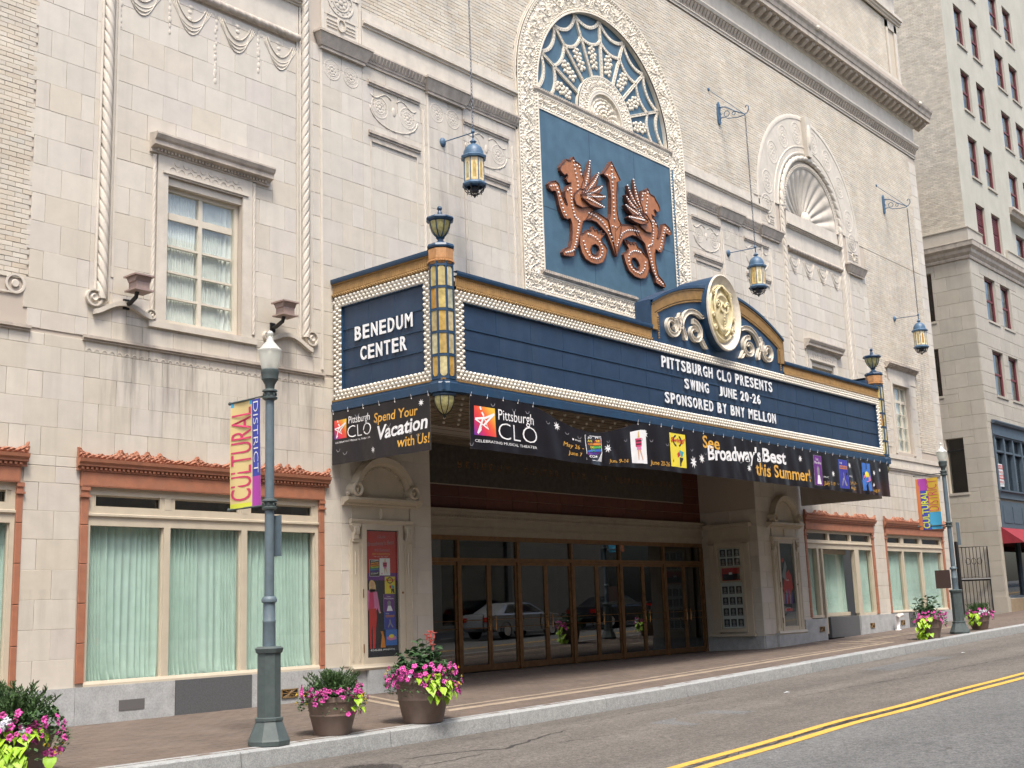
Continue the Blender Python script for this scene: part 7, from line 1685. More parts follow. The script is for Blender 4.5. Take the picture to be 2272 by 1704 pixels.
# ================================================================== lamp posts
def lamp(x, y, label, plaque, banner, zb=None):
    z = gz(x, y) if zb is None else zb; t = thing('street_lamp', label, 'street lamp', (x, y, z), 'street lamps along the kerb')
    rot = math.radians(22.5 + 12); c = (x, y, z)
    b = MB(); b.lathe([(0, 0), (.255, 0), (.26, .05), (.25, .07), (.165, .27), (.175, .28), (.175, .31), (.145, .32), (.145, 1.06), (.165, 1.07), (.18, 1.12), (.15, 1.14), (.08, 1.145)], c, 8, rot); b.build('base', M['lamp'], t)
    b = MB(); b.lathe([(.078, 1.14), (.076, 1.42), (.080, 1.43), (.080, 1.45), (.073, 1.46), (.070, 1.66), (.092, 1.67), (.096, 1.70), (.08, 1.73), (.060, 1.74), (.054, 4.12), (.054, 4.16)], c, 20); b.build('shaft', M['lampgrey'], t, auto=40)
    b = MB()
    for zz in (2.80, 4.18): b.lathe([(.054, zz - .02), (.092, zz), (.096, zz + .02), (.068, zz + .035), (.068, zz + .08), (.096, zz + .095), (.092, zz + .115), (.054, zz + .13)], c, 20)
    for k in range(8):
        a = 2 * PI * k / 8
        for zz in (2.857, 4.237): b.box(x + .075 * math.cos(a) - .01, x + .075 * math.cos(a) + .01, y + .075 * math.sin(a) - .01, y + .075 * math.sin(a) + .01, zz - .018 + z, zz + .018 + z)
    b.lathe([(.052, 4.28), (.062, 4.36), (.095, 4.42), (.105, 4.43), (.108, 4.50), (.112, 4.51), (.112, 4.55), (.10, 4.56)], c, 20); split_build(b, 'collar', M['lamp'], t, auto=40)
    b = MB(); b.lathe([(.098, 4.55), (.115, 4.62), (.132, 4.71), (.145, 4.79), (.15, 4.805), (.142, 4.82), (.125, 4.83)], c, 28)
    b.lathe([(.125, 4.83), (.11, 4.85), (.075, 4.89), (.048, 4.925), (.036, 4.965), (.032, 4.985)], c, 28); g = b.build('glass_globe', M['globe_glass'], t, smooth=True)
    b = MB(); b.ball((x, y, z + 5.02), .043, 14, 8); b.build('finial', M['globe_glass'], g, smooth=True)
    b = MB(); b.lathe([(0, 4.57), (.03, 4.57), (.035, 4.65), (.04, 4.76), (.025, 4.8), (0, 4.8)], c, 12); b.build('lamp_bulb', M['bulb'], g, smooth=True)
    if plaque == 'grey':
        b = MB(); b.box(x + .065, x + .085, y - .13, y + .13, z + 2.22, z + 2.72); b.build('sign_plate', M['lampgrey'], t)
    else:
        b = MB(); b.box(x - .04, x - .015, y + .10, y + .50, z + 1.18, z + 1.66); b.build('sign_plate', mat('brown_plate', (.06, .035, .03), .6), t); b = MB(); b.box(x + .03, x + .2, y - .2, y - .17, z + 2.3, z + 2.9); b.build('sign_plate', M['lampgrey'], t)
    b = MB()
    for zz in (2.855, 4.235): b.tube([(x, y, z + zz), (x, y + .82, z + zz)], .013, 6); b.ball((x, y + .83, z + zz), .025, 6, 4)
    b.build('banner_arm', M['lamp'], t)
    bt = thing('cultural_district_banner', banner, 'banner', (x, y + .45, z + 2.86))
    return z, bt
M['globe_glass'] = glassmat('frosted_globe', (.80, .82, .78), .14, .12)
_T = M['globe_glass'].node_tree; _df = _T.nodes.new('ShaderNodeBsdfDiffuse'); _df.inputs[0].default_value = (.86, .87, .82, 1); _m2 = _T.nodes.new('ShaderNodeMixShader'); _m2.inputs[0].default_value = .42
_out = [n for n in _T.nodes if n.type == 'OUTPUT_MATERIAL'][0]; _src = _out.inputs[0].links[0].from_socket; _T.links.new(_src, _m2.inputs[1]); _T.links.new(_df.outputs[0], _m2.inputs[2]); _T.links.new(_m2.outputs[0], _out.inputs[0])
z, bt = lamp(9.25, -4.12, 'tall grey-green lamp post near the left planters, with clear glass globe', 'grey', 'yellow and crimson CULTURAL banner on the near lamp post')
def ban_fn(x, y0, z0, sgn=1): return lambda a, zz, d: (x - d - .012 * math.sin(a * 9 + zz * 2), y0 + .80 - a, z0 + zz)   # a: 0 at the outer (far) edge -> .64 at the pole
def cloth(bt, fn, patches, texts, w_=.62, h_=1.38):
    def grid(a0, a1, b0, b1, d): return [[fn(a, zz, d) for a in np.linspace(a0, a1, 8)] for zz in np.linspace(b0, b1, 18)]
    MB().grid(grid(0, w_, 0, h_, -.002)).build('cloth_back', M['sand'], bt, smooth=True)
    for nm, mt, a0, a1, b0, b1 in patches: MB().grid(grid(a0, a1, b0, b1, .001)).build(nm, M[mt], bt, smooth=True)
    for (s_, mt, c0, c1, l0, l1, up, bold, d_) in texts:
        b = MB()
        if up: put_text(b, s_, l0, l1, c0, c1, lambda u, v, d: fn(c0 + c1 - v, u, d_), bold)      # reads upward
        else: put_text(b, s_, l0, l1, c0, c1, lambda u, v, d: fn(v, l0 + l1 - u, d_), bold)       # reads downward
        split_build(b, 'letter', M[mt], bt)
fn = ban_fn(9.25, -4.12, z + 2.86)
cloth(bt, fn, [('cloth_yellow', 'sand', 0, .44, .06, 1.38), ('cloth_blue', 'cobalt', .44, .62, .38, 1.36), ('cloth_violet', 'magenta', .44, .62, .0, .38), ('hem_blue', 'cyan', 0, .44, 1.31, 1.38), ('hem_lime', 'lime', 0, .44, 0, .06)],
      [('CULTURAL', 'crimson', .025, .425, .09, 1.28, True, -.0, .006), ('DISTRICT', 'ywhite', .475, .58, .42, 1.33, False, -.012, .006)])
z, bt = lamp(31.95, -3.95, 'far grey lamp post between the two right planters, with glass globe', 'brown', 'purple, orange and yellow CULTURAL DISTRICT banner on the far lamp post', zb=.39)
fn = ban_fn(31.95, -3.95, z + 2.76)
cloth(bt, fn, [('cloth_orange', 'orange', 0, .10, 0, 1.38), ('cloth_violet', 'magenta', .06, .34, 1.06, 1.38), ('cloth_indigo', 'cobalt', .10, .34, .0, 1.06), ('cloth_amber', 'amberc', .30, .62, .46, 1.38), ('cloth_cyan', 'cyan', .30, .62, 0, .46)],
      [('CULTURAL', 'lime', .11, .30, .03, 1.04, True, .02, .006), ('DISTRICT', 'crimson', .30, .58, .50, 1.34, True, -.015, .007)])
# ================================================================== planters
def leaf_mesh(name, L_, W_, mt, fold=.25, heart=False, curl=.2):
    pts = [(0, 0), (.18, .32), (.38, .5), (.62, .40), (.84, .18), (1, 0)] if not heart else [(0, 0), (-.10, .30), (.05, .52), (.35, .50), (.62, .30), (.85, .12), (1.05, 0)]
    b = MB(); v = []
    for u, w_ in pts: v.append((u * L_, 0, -curl * L_ * u * u))
    n = len(pts)
    for s_ in (1, -1):
        for u, w_ in pts: v.append((u * L_, s_ * w_ * W_, fold * w_ * W_ - curl * L_ * u * u))
    f = []
    for i in range(n - 1): f.append((i, i + 1, n + i + 1, n + i)); f.append((i, 2 * n + i, 2 * n + i + 1, i + 1))
    b.add(v, f); return mesh_of(b, name, M[mt], smooth=True)
LM_LIME = leaf_mesh('lime_leaf', .115, .105, 'leaflime', .25, True, .25); LM_DARK = leaf_mesh('shrub_leaf', .095, .055, 'leafdark', .3, False, .25)
def blossom_mesh(name, r_, mt):
    """five lobed petals flaring from a throat"""
    b = MB(); n = 20; v = [(0, 0, -.016)]
    for ring, (q, h_) in enumerate(((.30, .0), (.72, .010), (1.0, .004))):
        for k in range(n):
            t = 2 * PI * k / n; lobe = 1 - .24 * (ring / 2) * (1 - abs(math.cos(2.5 * t))) ** 1.5; v.append((r_ * q * lobe * math.cos(t), r_ * q * lobe * math.sin(t), h_ + .005 * math.sin(5 * t + ring) * ring))
    f = [(0, 1 + k, 1 + (k + 1) % n) for k in range(n)]
    for g in range(2): f += [(1 + g * n + k, 1 + (g + 1) * n + k, 1 + (g + 1) * n + (k + 1) % n, 1 + g * n + (k + 1) % n) for k in range(n)]
    b.add(v, f); return mesh_of(b, name, M[mt], smooth=True)
BL = {c: blossom_mesh('blossom', .034, m_) for c, m_ in (('pink', 'petal'), ('white', 'petalwhite'))}; BLY = blossom_mesh('small_blossom', .016, 'petalyellow')
EYE = None
def orient(d, roll=0.0):
    return Vector(d).to_track_quat('Z', 'Y').to_euler() if roll == 0 else (Vector(d).to_track_quat('Z', 'Y') @ __import__('mathutils').Quaternion((0, 0, 1), roll)).to_euler()
def orientx(d, roll):
    from mathutils import Quaternion
    return (Vector(d).to_track_quat('X', 'Z') @ Quaternion((1, 0, 0), roll)).to_euler()
RT = Vector((.755, -.655, 0)).normalized(); TC = Vector((-.70, -.71, 0))   # screen right, towards the camera (horizontal)
def planter(x, y, z, rr, h, label, seed, shrub, npink, nwhite, lime, yel=1, leafy=1.0, coral=False):
    rn = random.Random(seed); t = thing('flower_planter', label, 'planter', (x, y, z), 'brown flower planters along the kerb'); c = (x, y, z); s = rr / .37
    b = MB(); b.lathe([(0, .02), (rr * .66, .0), (rr * .68, .02), (rr * .835, h * .48), (rr * .86, h * .50), (rr * .86, h * .53), (rr * .85, h * .55), (rr * .93, h * .83), (rr * .98, h * .85), (rr * 1.0, h * .87), (rr * 1.0, h), (rr * .95, h), (rr * .92, h * .9)], c, 40); b.build('pot', M['pot'], t, auto=30)
    b = MB(); b.lathe([(0, h * .92), (rr * .93, h * .9)], c, 20); b.build('soil', M['soil'], t)
    C0 = Vector(c)
    if shrub == 'juniper':
        b = MB()
        for i in range(60):
            a = rn.uniform(0, 2 * PI); lean = rn.uniform(0, .75) ** 1.2; ln = rn.uniform(.28, .44) * s; p0 = C0 + Vector((math.cos(a), math.sin(a), 0)) * rr * .45 * lean + Vector((0, 0, h * .88)); d = Vector((math.cos(a) * lean, math.sin(a) * lean, 1)).normalized(); pts = []
            for k in range(5): u = k / 4; pts.append(p0 + d * ln * u + Vector((math.cos(a), math.sin(a), 0)) * .10 * s * u * u)
            b.tube(pts, [.005, .004, .003, .002, .001], 3, cap=False)
            side_ = d.cross(Vector((rn.uniform(-1, 1), rn.uniform(-1, 1), .2))).normalized()
            for k in range(26):    # flat sprays of scale leaves, shorter towards the tip
                u = .12 + .88 * k / 26; j = min(3, int(u * 4)); p = pts[j].lerp(pts[j + 1], u * 4 - j); sg = 1 if k % 2 else -1; l2 = (.085 * (1.12 - u) + .02) * s * rn.uniform(.7, 1.2)
                dd = (d * .9 + side_ * sg * .75 + Vector((rn.uniform(-.25, .25), rn.uniform(-.25, .25), rn.uniform(-.1, .3)))).normalized()
                for m_ in range(4):
                    q = p + dd * l2 * (m_ / 4); e = q + (dd + Vector((rn.uniform(-.6, .6), rn.uniform(-.6, .6), rn.uniform(-.3, .6)))).normalized() * .034 * s; sd_ = (e - q).cross(Vector((rn.uniform(-1, 1), rn.uniform(-1, 1), rn.uniform(-1, 1)))).normalized() * .0065 * s
                    b.add([q - sd_, q + sd_, e + sd_ * .3, e - sd_ * .3], [(0, 1, 2, 3)])
        b.build('juniper_bush', M['juniper'], t, kind='stuff')
    else:
        b = MB(); tops = []
        for i in range(34):
            a = rn.uniform(0, 2 * PI); el = rn.uniform(.55, 1.5); ln = rn.uniform(.30, .50) * s * leafy; d = Vector((math.cos(a) * math.cos(el), math.sin(a) * math.cos(el), math.sin(el))); p0 = C0 + Vector((rn.uniform(-.08, .08), rn.uniform(-.08, .08), h * .9)); p1 = p0 + d * ln
            b.tube([p0, p0.lerp(p1, .5), p1], [.006, .005, .003], 4, cap=False); tops.append((p0, p1, a))
        st = b.build('stem', M['leafmid'], t)
        nl = 0
        for p0, p1, a in tops:
            for k in range(9):
                u = rn.uniform(.3, 1.05); p = p0.lerp(p1, u); aa = rn.uniform(0, 2 * PI); dd = Vector((math.cos(aa), math.sin(aa), rn.uniform(-.3, .7))); sc_ = rn.uniform(.8, 1.35) * s
                inst(LM_DARK, 'leaf', t, p, orientx(dd, rn.uniform(-.9, .9)), (sc_, sc_, sc_)); nl += 1
        if coral:
            b = MB()
            for (dx, dz) in ((.02, .62), (.07, .60), (-.03, .58), (.03, .50), (.05, .44), (.01, .54)):
                p = C0 + RT * (dx + .10) + Vector((0, 0, h * .9 + dz + .02))
                for k in range(5):
                    a = 2 * PI * k / 5 + dx * 40; e = p + Vector((math.cos(a) * .05, math.sin(a) * .05, .02)); m_ = p.lerp(e, .6) + Vector((0, 0, .015)); w_ = Vector((-math.sin(a), math.cos(a), 0)) * .024; b.add([p, m_ + w_, e, m_ - w_], [(0, 1, 2, 3)])
                b.ball(p - Vector((0, 0, .03)), .014, 6, 4, sq=(1, 1, 2.5))
            b.build('coral_flower', M['coral'], t)
            b = MB(); b.tube([C0 + RT * .1 + Vector((0, 0, h)), C0 + RT * .13 + Vector((0, 0, h + .50))], .006, 5); b.build('stem', M['leafmid'], t)
    # trailing greenery round the rim
    b = MB()
    for i in range(int(1500 * s)):
        a = rn.uniform(0, 2 * PI); d = Vector((math.cos(a), math.sin(a), 0)); u = rn.random(); u = u ** .8; r_ = rr * (.5 + .78 * u); zz = h * 1.0 + .12 * s * math.sin(u * PI) - .13 * s * max(0, u - .55) * 2 + rn.uniform(-.04, .05) - (.10 * s if math.sin(a * 3 + seed) > .4 and u > .8 else 0)
        p = C0 + d * r_ + Vector((0, 0, zz)); dd = (d * .5 + Vector((rn.uniform(-1, 1), rn.uniform(-1, 1), rn.uniform(-.6, 1)))).normalized(); l2 = rn.uniform(.03, .06) * s; sd_ = dd.cross(Vector((0, 0, 1)) + dd * .01).normalized() * l2 * .33
        b.add([p, p + dd * l2 * .5 + sd_, p + dd * l2, p + dd * l2 * .5 - sd_], [(0, 1, 2, 3)])
    b.build('trailing_greenery', M['leafmid'], t, kind='stuff')
    # blossoms: in clusters, mostly on the visible side
    def bloom(me, nm, n, a_c, spread, lo=-.22, hi=.12, cl=None):
        for i in range(n):
            a = a_c + rn.gauss(0, spread); d = RT * math.sin(a) + TC * math.cos(a); r_ = rr * rn.uniform(.85, 1.35); u = rn.random(); zz = h + (hi * (1 - u) + lo * u) * s * (1 if r_ > rr else .4) + rn.uniform(0, .05)
            p = C0 + d * r_ + Vector((0, 0, max(.05, zz))); nd = (d + Vector((rn.uniform(-.5, .5), rn.uniform(-.5, .5), rn.uniform(-.1, .7)))); sc_ = rn.uniform(.8, 1.15) * (.85 + .15 * s)
            inst(me, nm, t, p, orient(nd), (sc_, sc_, sc_))
    bloom(BL['pink'], 'blossom', npink // 2, .0, .9, -.10, .14); bloom(BL['pink'], 'blossom', npink // 4, .95, .35, -.26, .12); bloom(BL['pink'], 'blossom', npink // 4, -.9, .35, -.14, .12)
    if nwhite: bloom(BL['white'], 'blossom', nwhite, .1 if nwhite > 8 else -.5, .22, .0, .10)
    if yel: bloom(BLY, 'small_blossom', 12, 1.25, .2, -.2, .08); bloom(BLY, 'small_blossom', 8, -1.3, .2, -.1, .08)
    for i in range(lime[1]):
        a = lime[0] + rn.gauss(0, .26 if lime[1] < 100 else .42); d = RT * math.sin(a) + TC * math.cos(a); u = rn.random(); r_ = rr * (1.0 + .25 * math.sin(u * PI)) + .02; zz = h * 1.08 - u * lime[2]
        p = C0 + d * r_ * (1 if u > .1 else .9) + Vector((0, 0, zz)); out_ = (d * .8 + Vector((rn.uniform(-.5, .5), rn.uniform(-.5, .5), -.5 - .4 * u))).normalized(); sc_ = rn.uniform(.75, 1.2) * lime[3]
        from mathutils import Quaternion
        q = Vector(out_).to_track_quat('X', 'Z') @ Quaternion((1, 0, 0), rn.uniform(-.4, .4)); inst(LM_LIME, 'lime_leaf', t, p, q.to_euler(), (sc_, sc_, sc_))
    return t
planter(6.12, -4.0, -.08, .44, .46, 'largest planter at the left photo edge, pink and white petunias, lime leaves and juniper', 1, 'juniper', 110, 26, (-.15, 135, .46, 1.05))
planter(10.33, -4.02, gz(10.3, -4), .34, .47, 'planter of juniper and pink petunias just right of the near lamp post', 2, 'juniper', 70, 0, (.95, 9, .22, .7), 1)
planter(11.87, -4.10, gz(11.9, -4), .40, .60, 'planter with glossy dark shrub, coral flower and bright pink petunias before the doors', 3, 'shrub', 130, 2, (.45, 32, .34, .95), 1, 1.05, True)
planter(29.95, -3.95, .35, .34, .50, 'far planter with tall dark shrub and pink flowers, left of the far lamp post', 4, 'shrub', 60, 0, (-.75, 36, .48, 1.1), 0, 1.35)
planter(33.9, -3.78, .44, .31, .42, 'farthest planter with low greenery and white and pink flowers, right of the far lamp post', 5, 'juniper', 46, 10, (-.85, 26, .28, 1.0), 0)
# ================================================================== TOWER beyond the alley
TX = 47.5
TW = thing('office_tower', 'tall pale office tower with paired maroon sash windows and red awning beyond the alley', 'office building', (TX, 0, .6))
rows_z = [17.45 + 3.02 * i for i in range(10)]
cols = [(49.0, 50.08), (50.86, 51.95), (54.85, 56.1), (56.85, 58.1), (61.0, 62.2), (63.1, 64.3), (67.5, 68.7), (69.5, 70.7)]
ho = []
for zt in rows_z:
    for i, (a, c) in enumerate(cols): ho.append((a, c, zt - (1.85 if zt > 18 or i > 1 else 1.75), zt + (0 if i < 2 else 0)))
low = [(49.0, 50.28), (50.9, 52.12), (55.2, 56.4), (57.1, 58.3), (61, 62.2), (63.1, 64.3)]
for zt in (14.28, 11.16):
    for a, c in low: ho.append((a, c, zt - 1.88, zt))
ho.append((47.88, 60, 5.05, 8.06)); ho.append((47.75, 60, 1.2, 3.9))
b = MB()
for x0, x1, z0, z1 in cover(TX + .02, 53.4, -.5, 46, ho): b.box(x0, x1, .0, .5, z0, z1)
for x0, x1, z0, z1 in cover(53.4, 80, 15.6, 46, ho): b.box(x0, x1, .28, .7, z0, z1)
for x0, x1, z0, z1 in cover(53.4, 80, -.5, 15.6, ho): b.box(x0, x1, .0, .5, z0, z1)
b.build('front_wall', M['pale_render'], TW)
sh = [(1.0, 1.72, 5.36, 7.53), (1.62, 2.7, 9.3, 11.25), (1.60, 2.7, 12.4, 14.42)]
b = MB()
for y0_, y1_, z0, z1 in cover(0.01, 30, -.5, 46, sh): b.box(TX, TX + .3, y0_, y1_, z0, z1)
b.build('side_wall', M['brickmortar'], TW); MB().box(TX + .55, TX + .6, .5, 30, -.5, 46).build('inner_wall', M['dark'], TW)
# side brickwork above z 16 ; stone courses below
b = MB(); rn = random.Random(5)
for i in range(int((40 - 16.05) / .075)):
    z0 = 16.05 + i * .075; y_ = .0 + (.11 if i % 2 else 0) - .11
    while y_ < 3.2:
        y0_ = max(y_, 0.0); d = .012 + rn.uniform(-.002, .004)
        y1_ = y_ + .22
        if y1_ - y0_ > .04: b.add([(TX, y0_ + .003, z0 + .003), (TX, y1_ - .003, z0 + .003), (TX, y1_ - .003, z0 + .072), (TX, y0_ + .003, z0 + .072), (TX - d, y0_ + .003, z0 + .003), (TX - d, y1_ - .003, z0 + .003), (TX - d, y1_ - .003, z0 + .072), (TX - d, y0_ + .003, z0 + .072)], [(4, 7, 6, 5), (0, 1, 5, 4), (2, 3, 7, 6), (0, 4, 7, 3), (1, 2, 6, 5)])
        y_ += .225
b.build('side_brickwork', M['brick_grey'], TW, kind='stuff')
k = 0
def sblock(P, n, c=.006):
    pass
for i in range(24):
    z0 = .9 + i * .575; z1 = z0 + .575
    if z1 > 14.75: break
    ys = [0.0] + ([.55, 1.45, 2.35, 3.25] if i % 2 else [1.0, 1.9, 2.8, 3.7])
    for a, c in zip(ys, ys[1:]):
        for y0_, y1_, q0, q1 in cover(a, c, z0, z1, sh):
            if y1_ - y0_ < .05 or q1 - q0 < .05: continue
            g = .004; e = .008; bb = MB(); X0 = TX; X1 = TX - .02
            bb.add([(X0, y0_ + g, q0 + g), (X0, y1_ - g, q0 + g), (X0, y1_ - g, q1 - g), (X0, y0_ + g, q1 - g), (X1 + e, y0_ + g, q0 + g), (X1 + e, y1_ - g, q0 + g), (X1 + e, y1_ - g, q1 - g), (X1 + e, y0_ + g, q1 - g), (X1, y0_ + g + e, q0 + g + e), (X1, y1_ - g - e, q0 + g + e), (X1, y1_ - g - e, q1 - g - e), (X1, y0_ + g + e, q1 - g - e)],
                   [(0, 4, 5, 1), (1, 5, 6, 2), (2, 6, 7, 3), (3, 7, 4, 0), (4, 8, 9, 5), (5, 9, 10, 6), (6, 10, 11, 7), (7, 11, 8, 4), (8, 11, 10, 9)])
            bb.build('limestone_block', M['tan_stone'], TW)
    xs_ = [TX - .0] + ([48.5, 49.6, 50.7, 51.8, 52.9, 54.0, 55.1, 56.2] if i % 2 else [49.05, 50.15, 51.25, 52.35, 53.45, 54.55, 55.65])
    for a, c in zip(xs_, xs_[1:]):
        for r_ in cover(a, c, z0, z1, ho):
            if r_[1] - r_[0] < .05 or r_[3] - r_[2] < .05: continue
            MB().tile(r_[0] + .004, r_[1] - .004, r_[2] + .004, r_[3] - .004, .0, -.02, .008).build('limestone_block', M['tan_stone'], TW)
def sash(a, c, z0, z1, y, par=TW, blind=0.0, dark=False, name='window'):
    f = MB(); f.box(a, a + .09, y + .1, y + .2, z0, z1); f.box(c - .09, c, y + .1, y + .2, z0, z1); f.box(a, c, y + .1, y + .2, z1 - .08, z1); f.box(a, c, y + .1, y + .2, z0, z0 + .08)
    m_ = (z0 + z1) / 2; f.box(a + .09, c - .09, y + .12, y + .2, m_ - .04, m_ + .04); w_ = f.build(name, M['maroon'], par)
    MB().box(a - .04, c + .04, y - .06, y + .1, z0 - .09, z0 - .001).build('sill', M['tan_stone'], w_)
    if name != 'louvre_window':
        MB().box(a + .09, c - .09, y + .15, y + .156, z0 + .08, z1 - .08).build('pane', M['tglass'], w_)
        if blind: MB().box(a + .09, c - .09, y + .24, y + .25, z1 - (z1 - z0) * blind, z1 - .08).build('blind', M['white'], w_)
    else:
        for i in range(18): zz = z0 + .1 + (z1 - z0 - .2) * i / 18; MB().box(a + .09, c - .09, y + .12, y + .17, zz, zz + .05).build('louvre_blade', M['maroon'], w_)
    MB().box(a, c, y + .42, y + .43, z0, z1).build('room_dark', M['dark'], w_)
M['tglass'] = glassmat('tower_glass', (.62, .66, .68), .10)
rn = random.Random(9)
for j, zt in enumerate(rows_z):
    for i, (a, c) in enumerate(cols):
        y = 0 if i < 2 else .28
        z0 = zt - (1.85 if not (j == 0 and i < 2) else 1.75)
        if seen((a, y, z0), 200) or seen((c, y, zt), 200): sash(a, c, z0, zt, y, blind=rn.choice([0, .3, .45, .5, .85, .59]), name='louvre_window' if (j == 0 and i < 2) else 'window')
for zt, bl in ((14.28, .3), (11.16, .0)):
    for i, (a, c) in enumerate(low): sash(a, c, zt - 1.88, zt, 0, blind=bl)
for (y0_, y1_, z0, z1) in sh:
    MB().box(TX + .18, TX + .19, y0_, y1_, z0, z1).build('pane', M['tglass'], TW); MB().box(TX + .1, TX + .2, y0_, y1_, z1 - .5, z1 - .44).build('transom', M['black'], TW) if z1 < 8 else MB().box(TX + .1, TX + .2, y0_, y0_ + .06, z0, z1).build('window_jamb', M['maroon'], TW); MB().box(TX - .05, TX + .02, y0_ - .05, y1_ + .05, z0 - .1, z0 - .001).build('sill', M['tan_stone'], TW)
# tower cornice above the sixth floor, returns round the corner
b = MB(); pr = [(-.0, 14.72), (.06, 14.74), (.08, 14.82), (.06, 14.86), (.16, 14.98), (.18, 15.1), (.30, 15.2), (.32, 15.36), (.34, 15.40), (.0, 15.5)]
b.sweep(pr, [((TX, 30, 0), (-1, 0, 0), (0, 0, 1)), ((TX, 0, 0), (-1, -1, 0), (0, 0, 1)), ((80, 0, 0), (0, -1, 0), (0, 0, 1))], cap=False); b.build('tower_cornice', M['weathered'], TW)
b = MB(); pr = [(0, 15.45), (.10, 15.45), (.10, 15.98), (.14, 16.0), (.14, 16.04), (0, 16.08)]
for seg in (((TX, 30, 0), (-1, 0, 0)), ((TX, 0, 0), (-1, -1, 0)), ((49.1, 0, 0), (0, -1, 0))), : b.sweep(pr, [(o, A, (0, 0, 1)) for o, A in seg], cap=False)
b.build('cornice_parapet', M['tan_stone'], TW); b = MB(); b.sweep(pr, [((52.2, 0, 0), (0, -1, 0), (0, 0, 1)), ((80, 0, 0), (0, -1, 0), (0, 0, 1))]); b.build('cornice_parapet', M['tan_stone'], TW)
b = MB(); b.mx([(0.28, 18.0), (.0, 18.05), (-.05, 18.2), (-.15, 18.25), (-.15, 18.35), (.28, 18.4)], 53.6, 80); b.build('balcony_ledge', M['weathered'], TW)
# slate blue shop bay
b = MB(); y = -.06
b.box(47.88, 60, y, .3, 7.82, 8.06); b.mx([(y, 8.0), (y - .1, 8.02), (y - .14, 8.1), (y - .14, 8.14), (y, 8.16)], 47.84, 60); b.mx([(y, 7.55), (y - .05, 7.56), (y - .05, 7.6), (y, 7.62)], 47.88, 60); b.box(47.88, 60, y, .3, 7.5, 7.82); b.box(47.88, 60, y - .04, .3, 5.05, 5.35); b.mx([(y - .04, 5.3), (y - .12, 5.32), (y - .12, 5.38), (y - .04, 5.4)], 47.84, 60)
fr2 = b.build('bay_frame', M['blueframe'], TW)
for x in [47.92 + 1.05 * i for i in range(12)]: MB().box(x, x + .14, y, .2, 5.4, 7.5).build('bay_mullion', M['blueframe'], fr2)
MB().box(48.0, 60, y + .02, .2, 6.9, 6.98).build('bay_transom', M['blueframe'], fr2); MB().box(48, 60, .08, .09, 5.4, 7.5).build('pane', M['tglass'], fr2)
for i in range(6): MB().box(49.2 + i * 2.1, 50.0 + i * 2.1, .3, .31, 5.4, 6.85).build('blind', M['white'], fr2)
MB().box(48, 60, .9, .92, 5, 8).build('room_dark', M['dark'], fr2)
MB().box(47.85, 60, -.05, .1, 3.9, 4.95).build('fascia_panel', M['blueframe'], TW)
for i in range(10): MB().box(48.1 + i * 1.1, 49.0 + i * 1.1, -.07, -.05, 4.1, 4.75).build('raised_panel', M['blueframe'], TW)
b = MB(); b.box(48.22, 48.86, .05, .06, 5.55, 6.45); g = b.build('window_notice', M['paper'], TW)
for i, (z_, s_) in enumerate(((6.27, 'FOR LEASE'), (6.07, 'SPACE'), (5.87, 'AVAILABLE'), (5.67, 'OFFICE'))):
    MB().box(48.22, 48.86, .040, .049, z_ - .02, z_ + .13).build('notice_band', M['prred'] if i % 2 == 0 else M['paper'], g); bb = MB(); put_text(bb, s_, 48.28, 48.80, z_ + .01, z_ + .10, lambda a, z, d: (a, .036, z), .02); bb.build('lettering', M['ywhite'] if i % 2 == 0 else M['prred'], g)
b = MB(); b.add([(47.72, -.02, 3.92), (60, -.02, 3.92), (60, -.85, 3.28), (47.72, -.85, 3.28), (47.72, -.02, 3.28), (60, -.02, 3.28), (47.72, -.85, 3.08), (60, -.85, 3.08)], [(0, 1, 2, 3), (0, 3, 4), (1, 5, 2), (3, 2, 7, 6)]); b.build('awning', M['awning'], TW)
b = MB(); b.box(47.76, 60, .15, .16, 1.25, 3.9); b.build('pane', M['darkglass'], TW); b = MB(); b.box(47.72, 47.80, 0, .2, 1.2, 3.9); b.box(49.9, 49.98, .05, .2, 1.2, 3.9); b.box(47.8, 60, 0, .2, 1.2, 1.3); b.build('shop_frame', M['blueframe'], TW); MB().box(47.7, 60, .9, .92, 0, 4).build('room_dark', M['dark'], TW)
b = MB(); b.box(TX - .06, TX + .3, -.05, .55, .3, 1.25); b.box(TX - .04, TX + .3, .55, 6, .3, 1.24); b.build('stone_plinth', M['tan_stone'], TW); MB().box(TX + .3, 60, -.05, .3, .3, 1.18).build('shop_plinth', rich('tan_plinth', [(.25, .19, .12), (.3, .23, .15)], .7, nscale=3, namt=.1), TW)
# black gate in the alley
t = thing('alley_gate', 'tall black metal gate with upright bars closing the alley beside the tower', 'gate', (46.6, 1.0, .6))
b = MB(); b.box(46.55, 46.75, 1.35, 1.55, .5, 3.42); b.build('gate_post', M['black'], t)
fr_ = [(47.40, .52), (46.72, 1.40)]
A_, B_ = Vector((46.76, 1.38, 0)), Vector((47.42, .50, 0))
def gp(u, z): p = A_.lerp(B_, u); return (p.x, p.y, z)
b = MB(); b.tube([gp(0, .7), gp(0, 3.2), gp(1, 3.2), gp(1, .7), gp(0, .7)], .025, 6); b.build('gate_frame', M['black'], t)
for u in (.12, .25, .38, .5, .62, .75, .88): MB().tube([gp(u, .7), gp(u, 3.2)], .014, 5).build('gate_bar', M['black'], t)
b = MB(); b.add([gp(0, 1.9), gp(1, 1.9), gp(1, 2.02), gp(0, 2.02)], [(0, 1, 2, 3)]); b.tube([gp(0, 1.96), gp(1, 1.96)], .05, 6)
for u in (.3, .5, .7):
    b.tube([gp(u + .08 * math.cos(q), 2.65 + .12 * math.sin(q)) for q in np.linspace(0, 2 * PI, 12)], .01, 4)
split_build(b, 'gate_rail', M['black'], t)
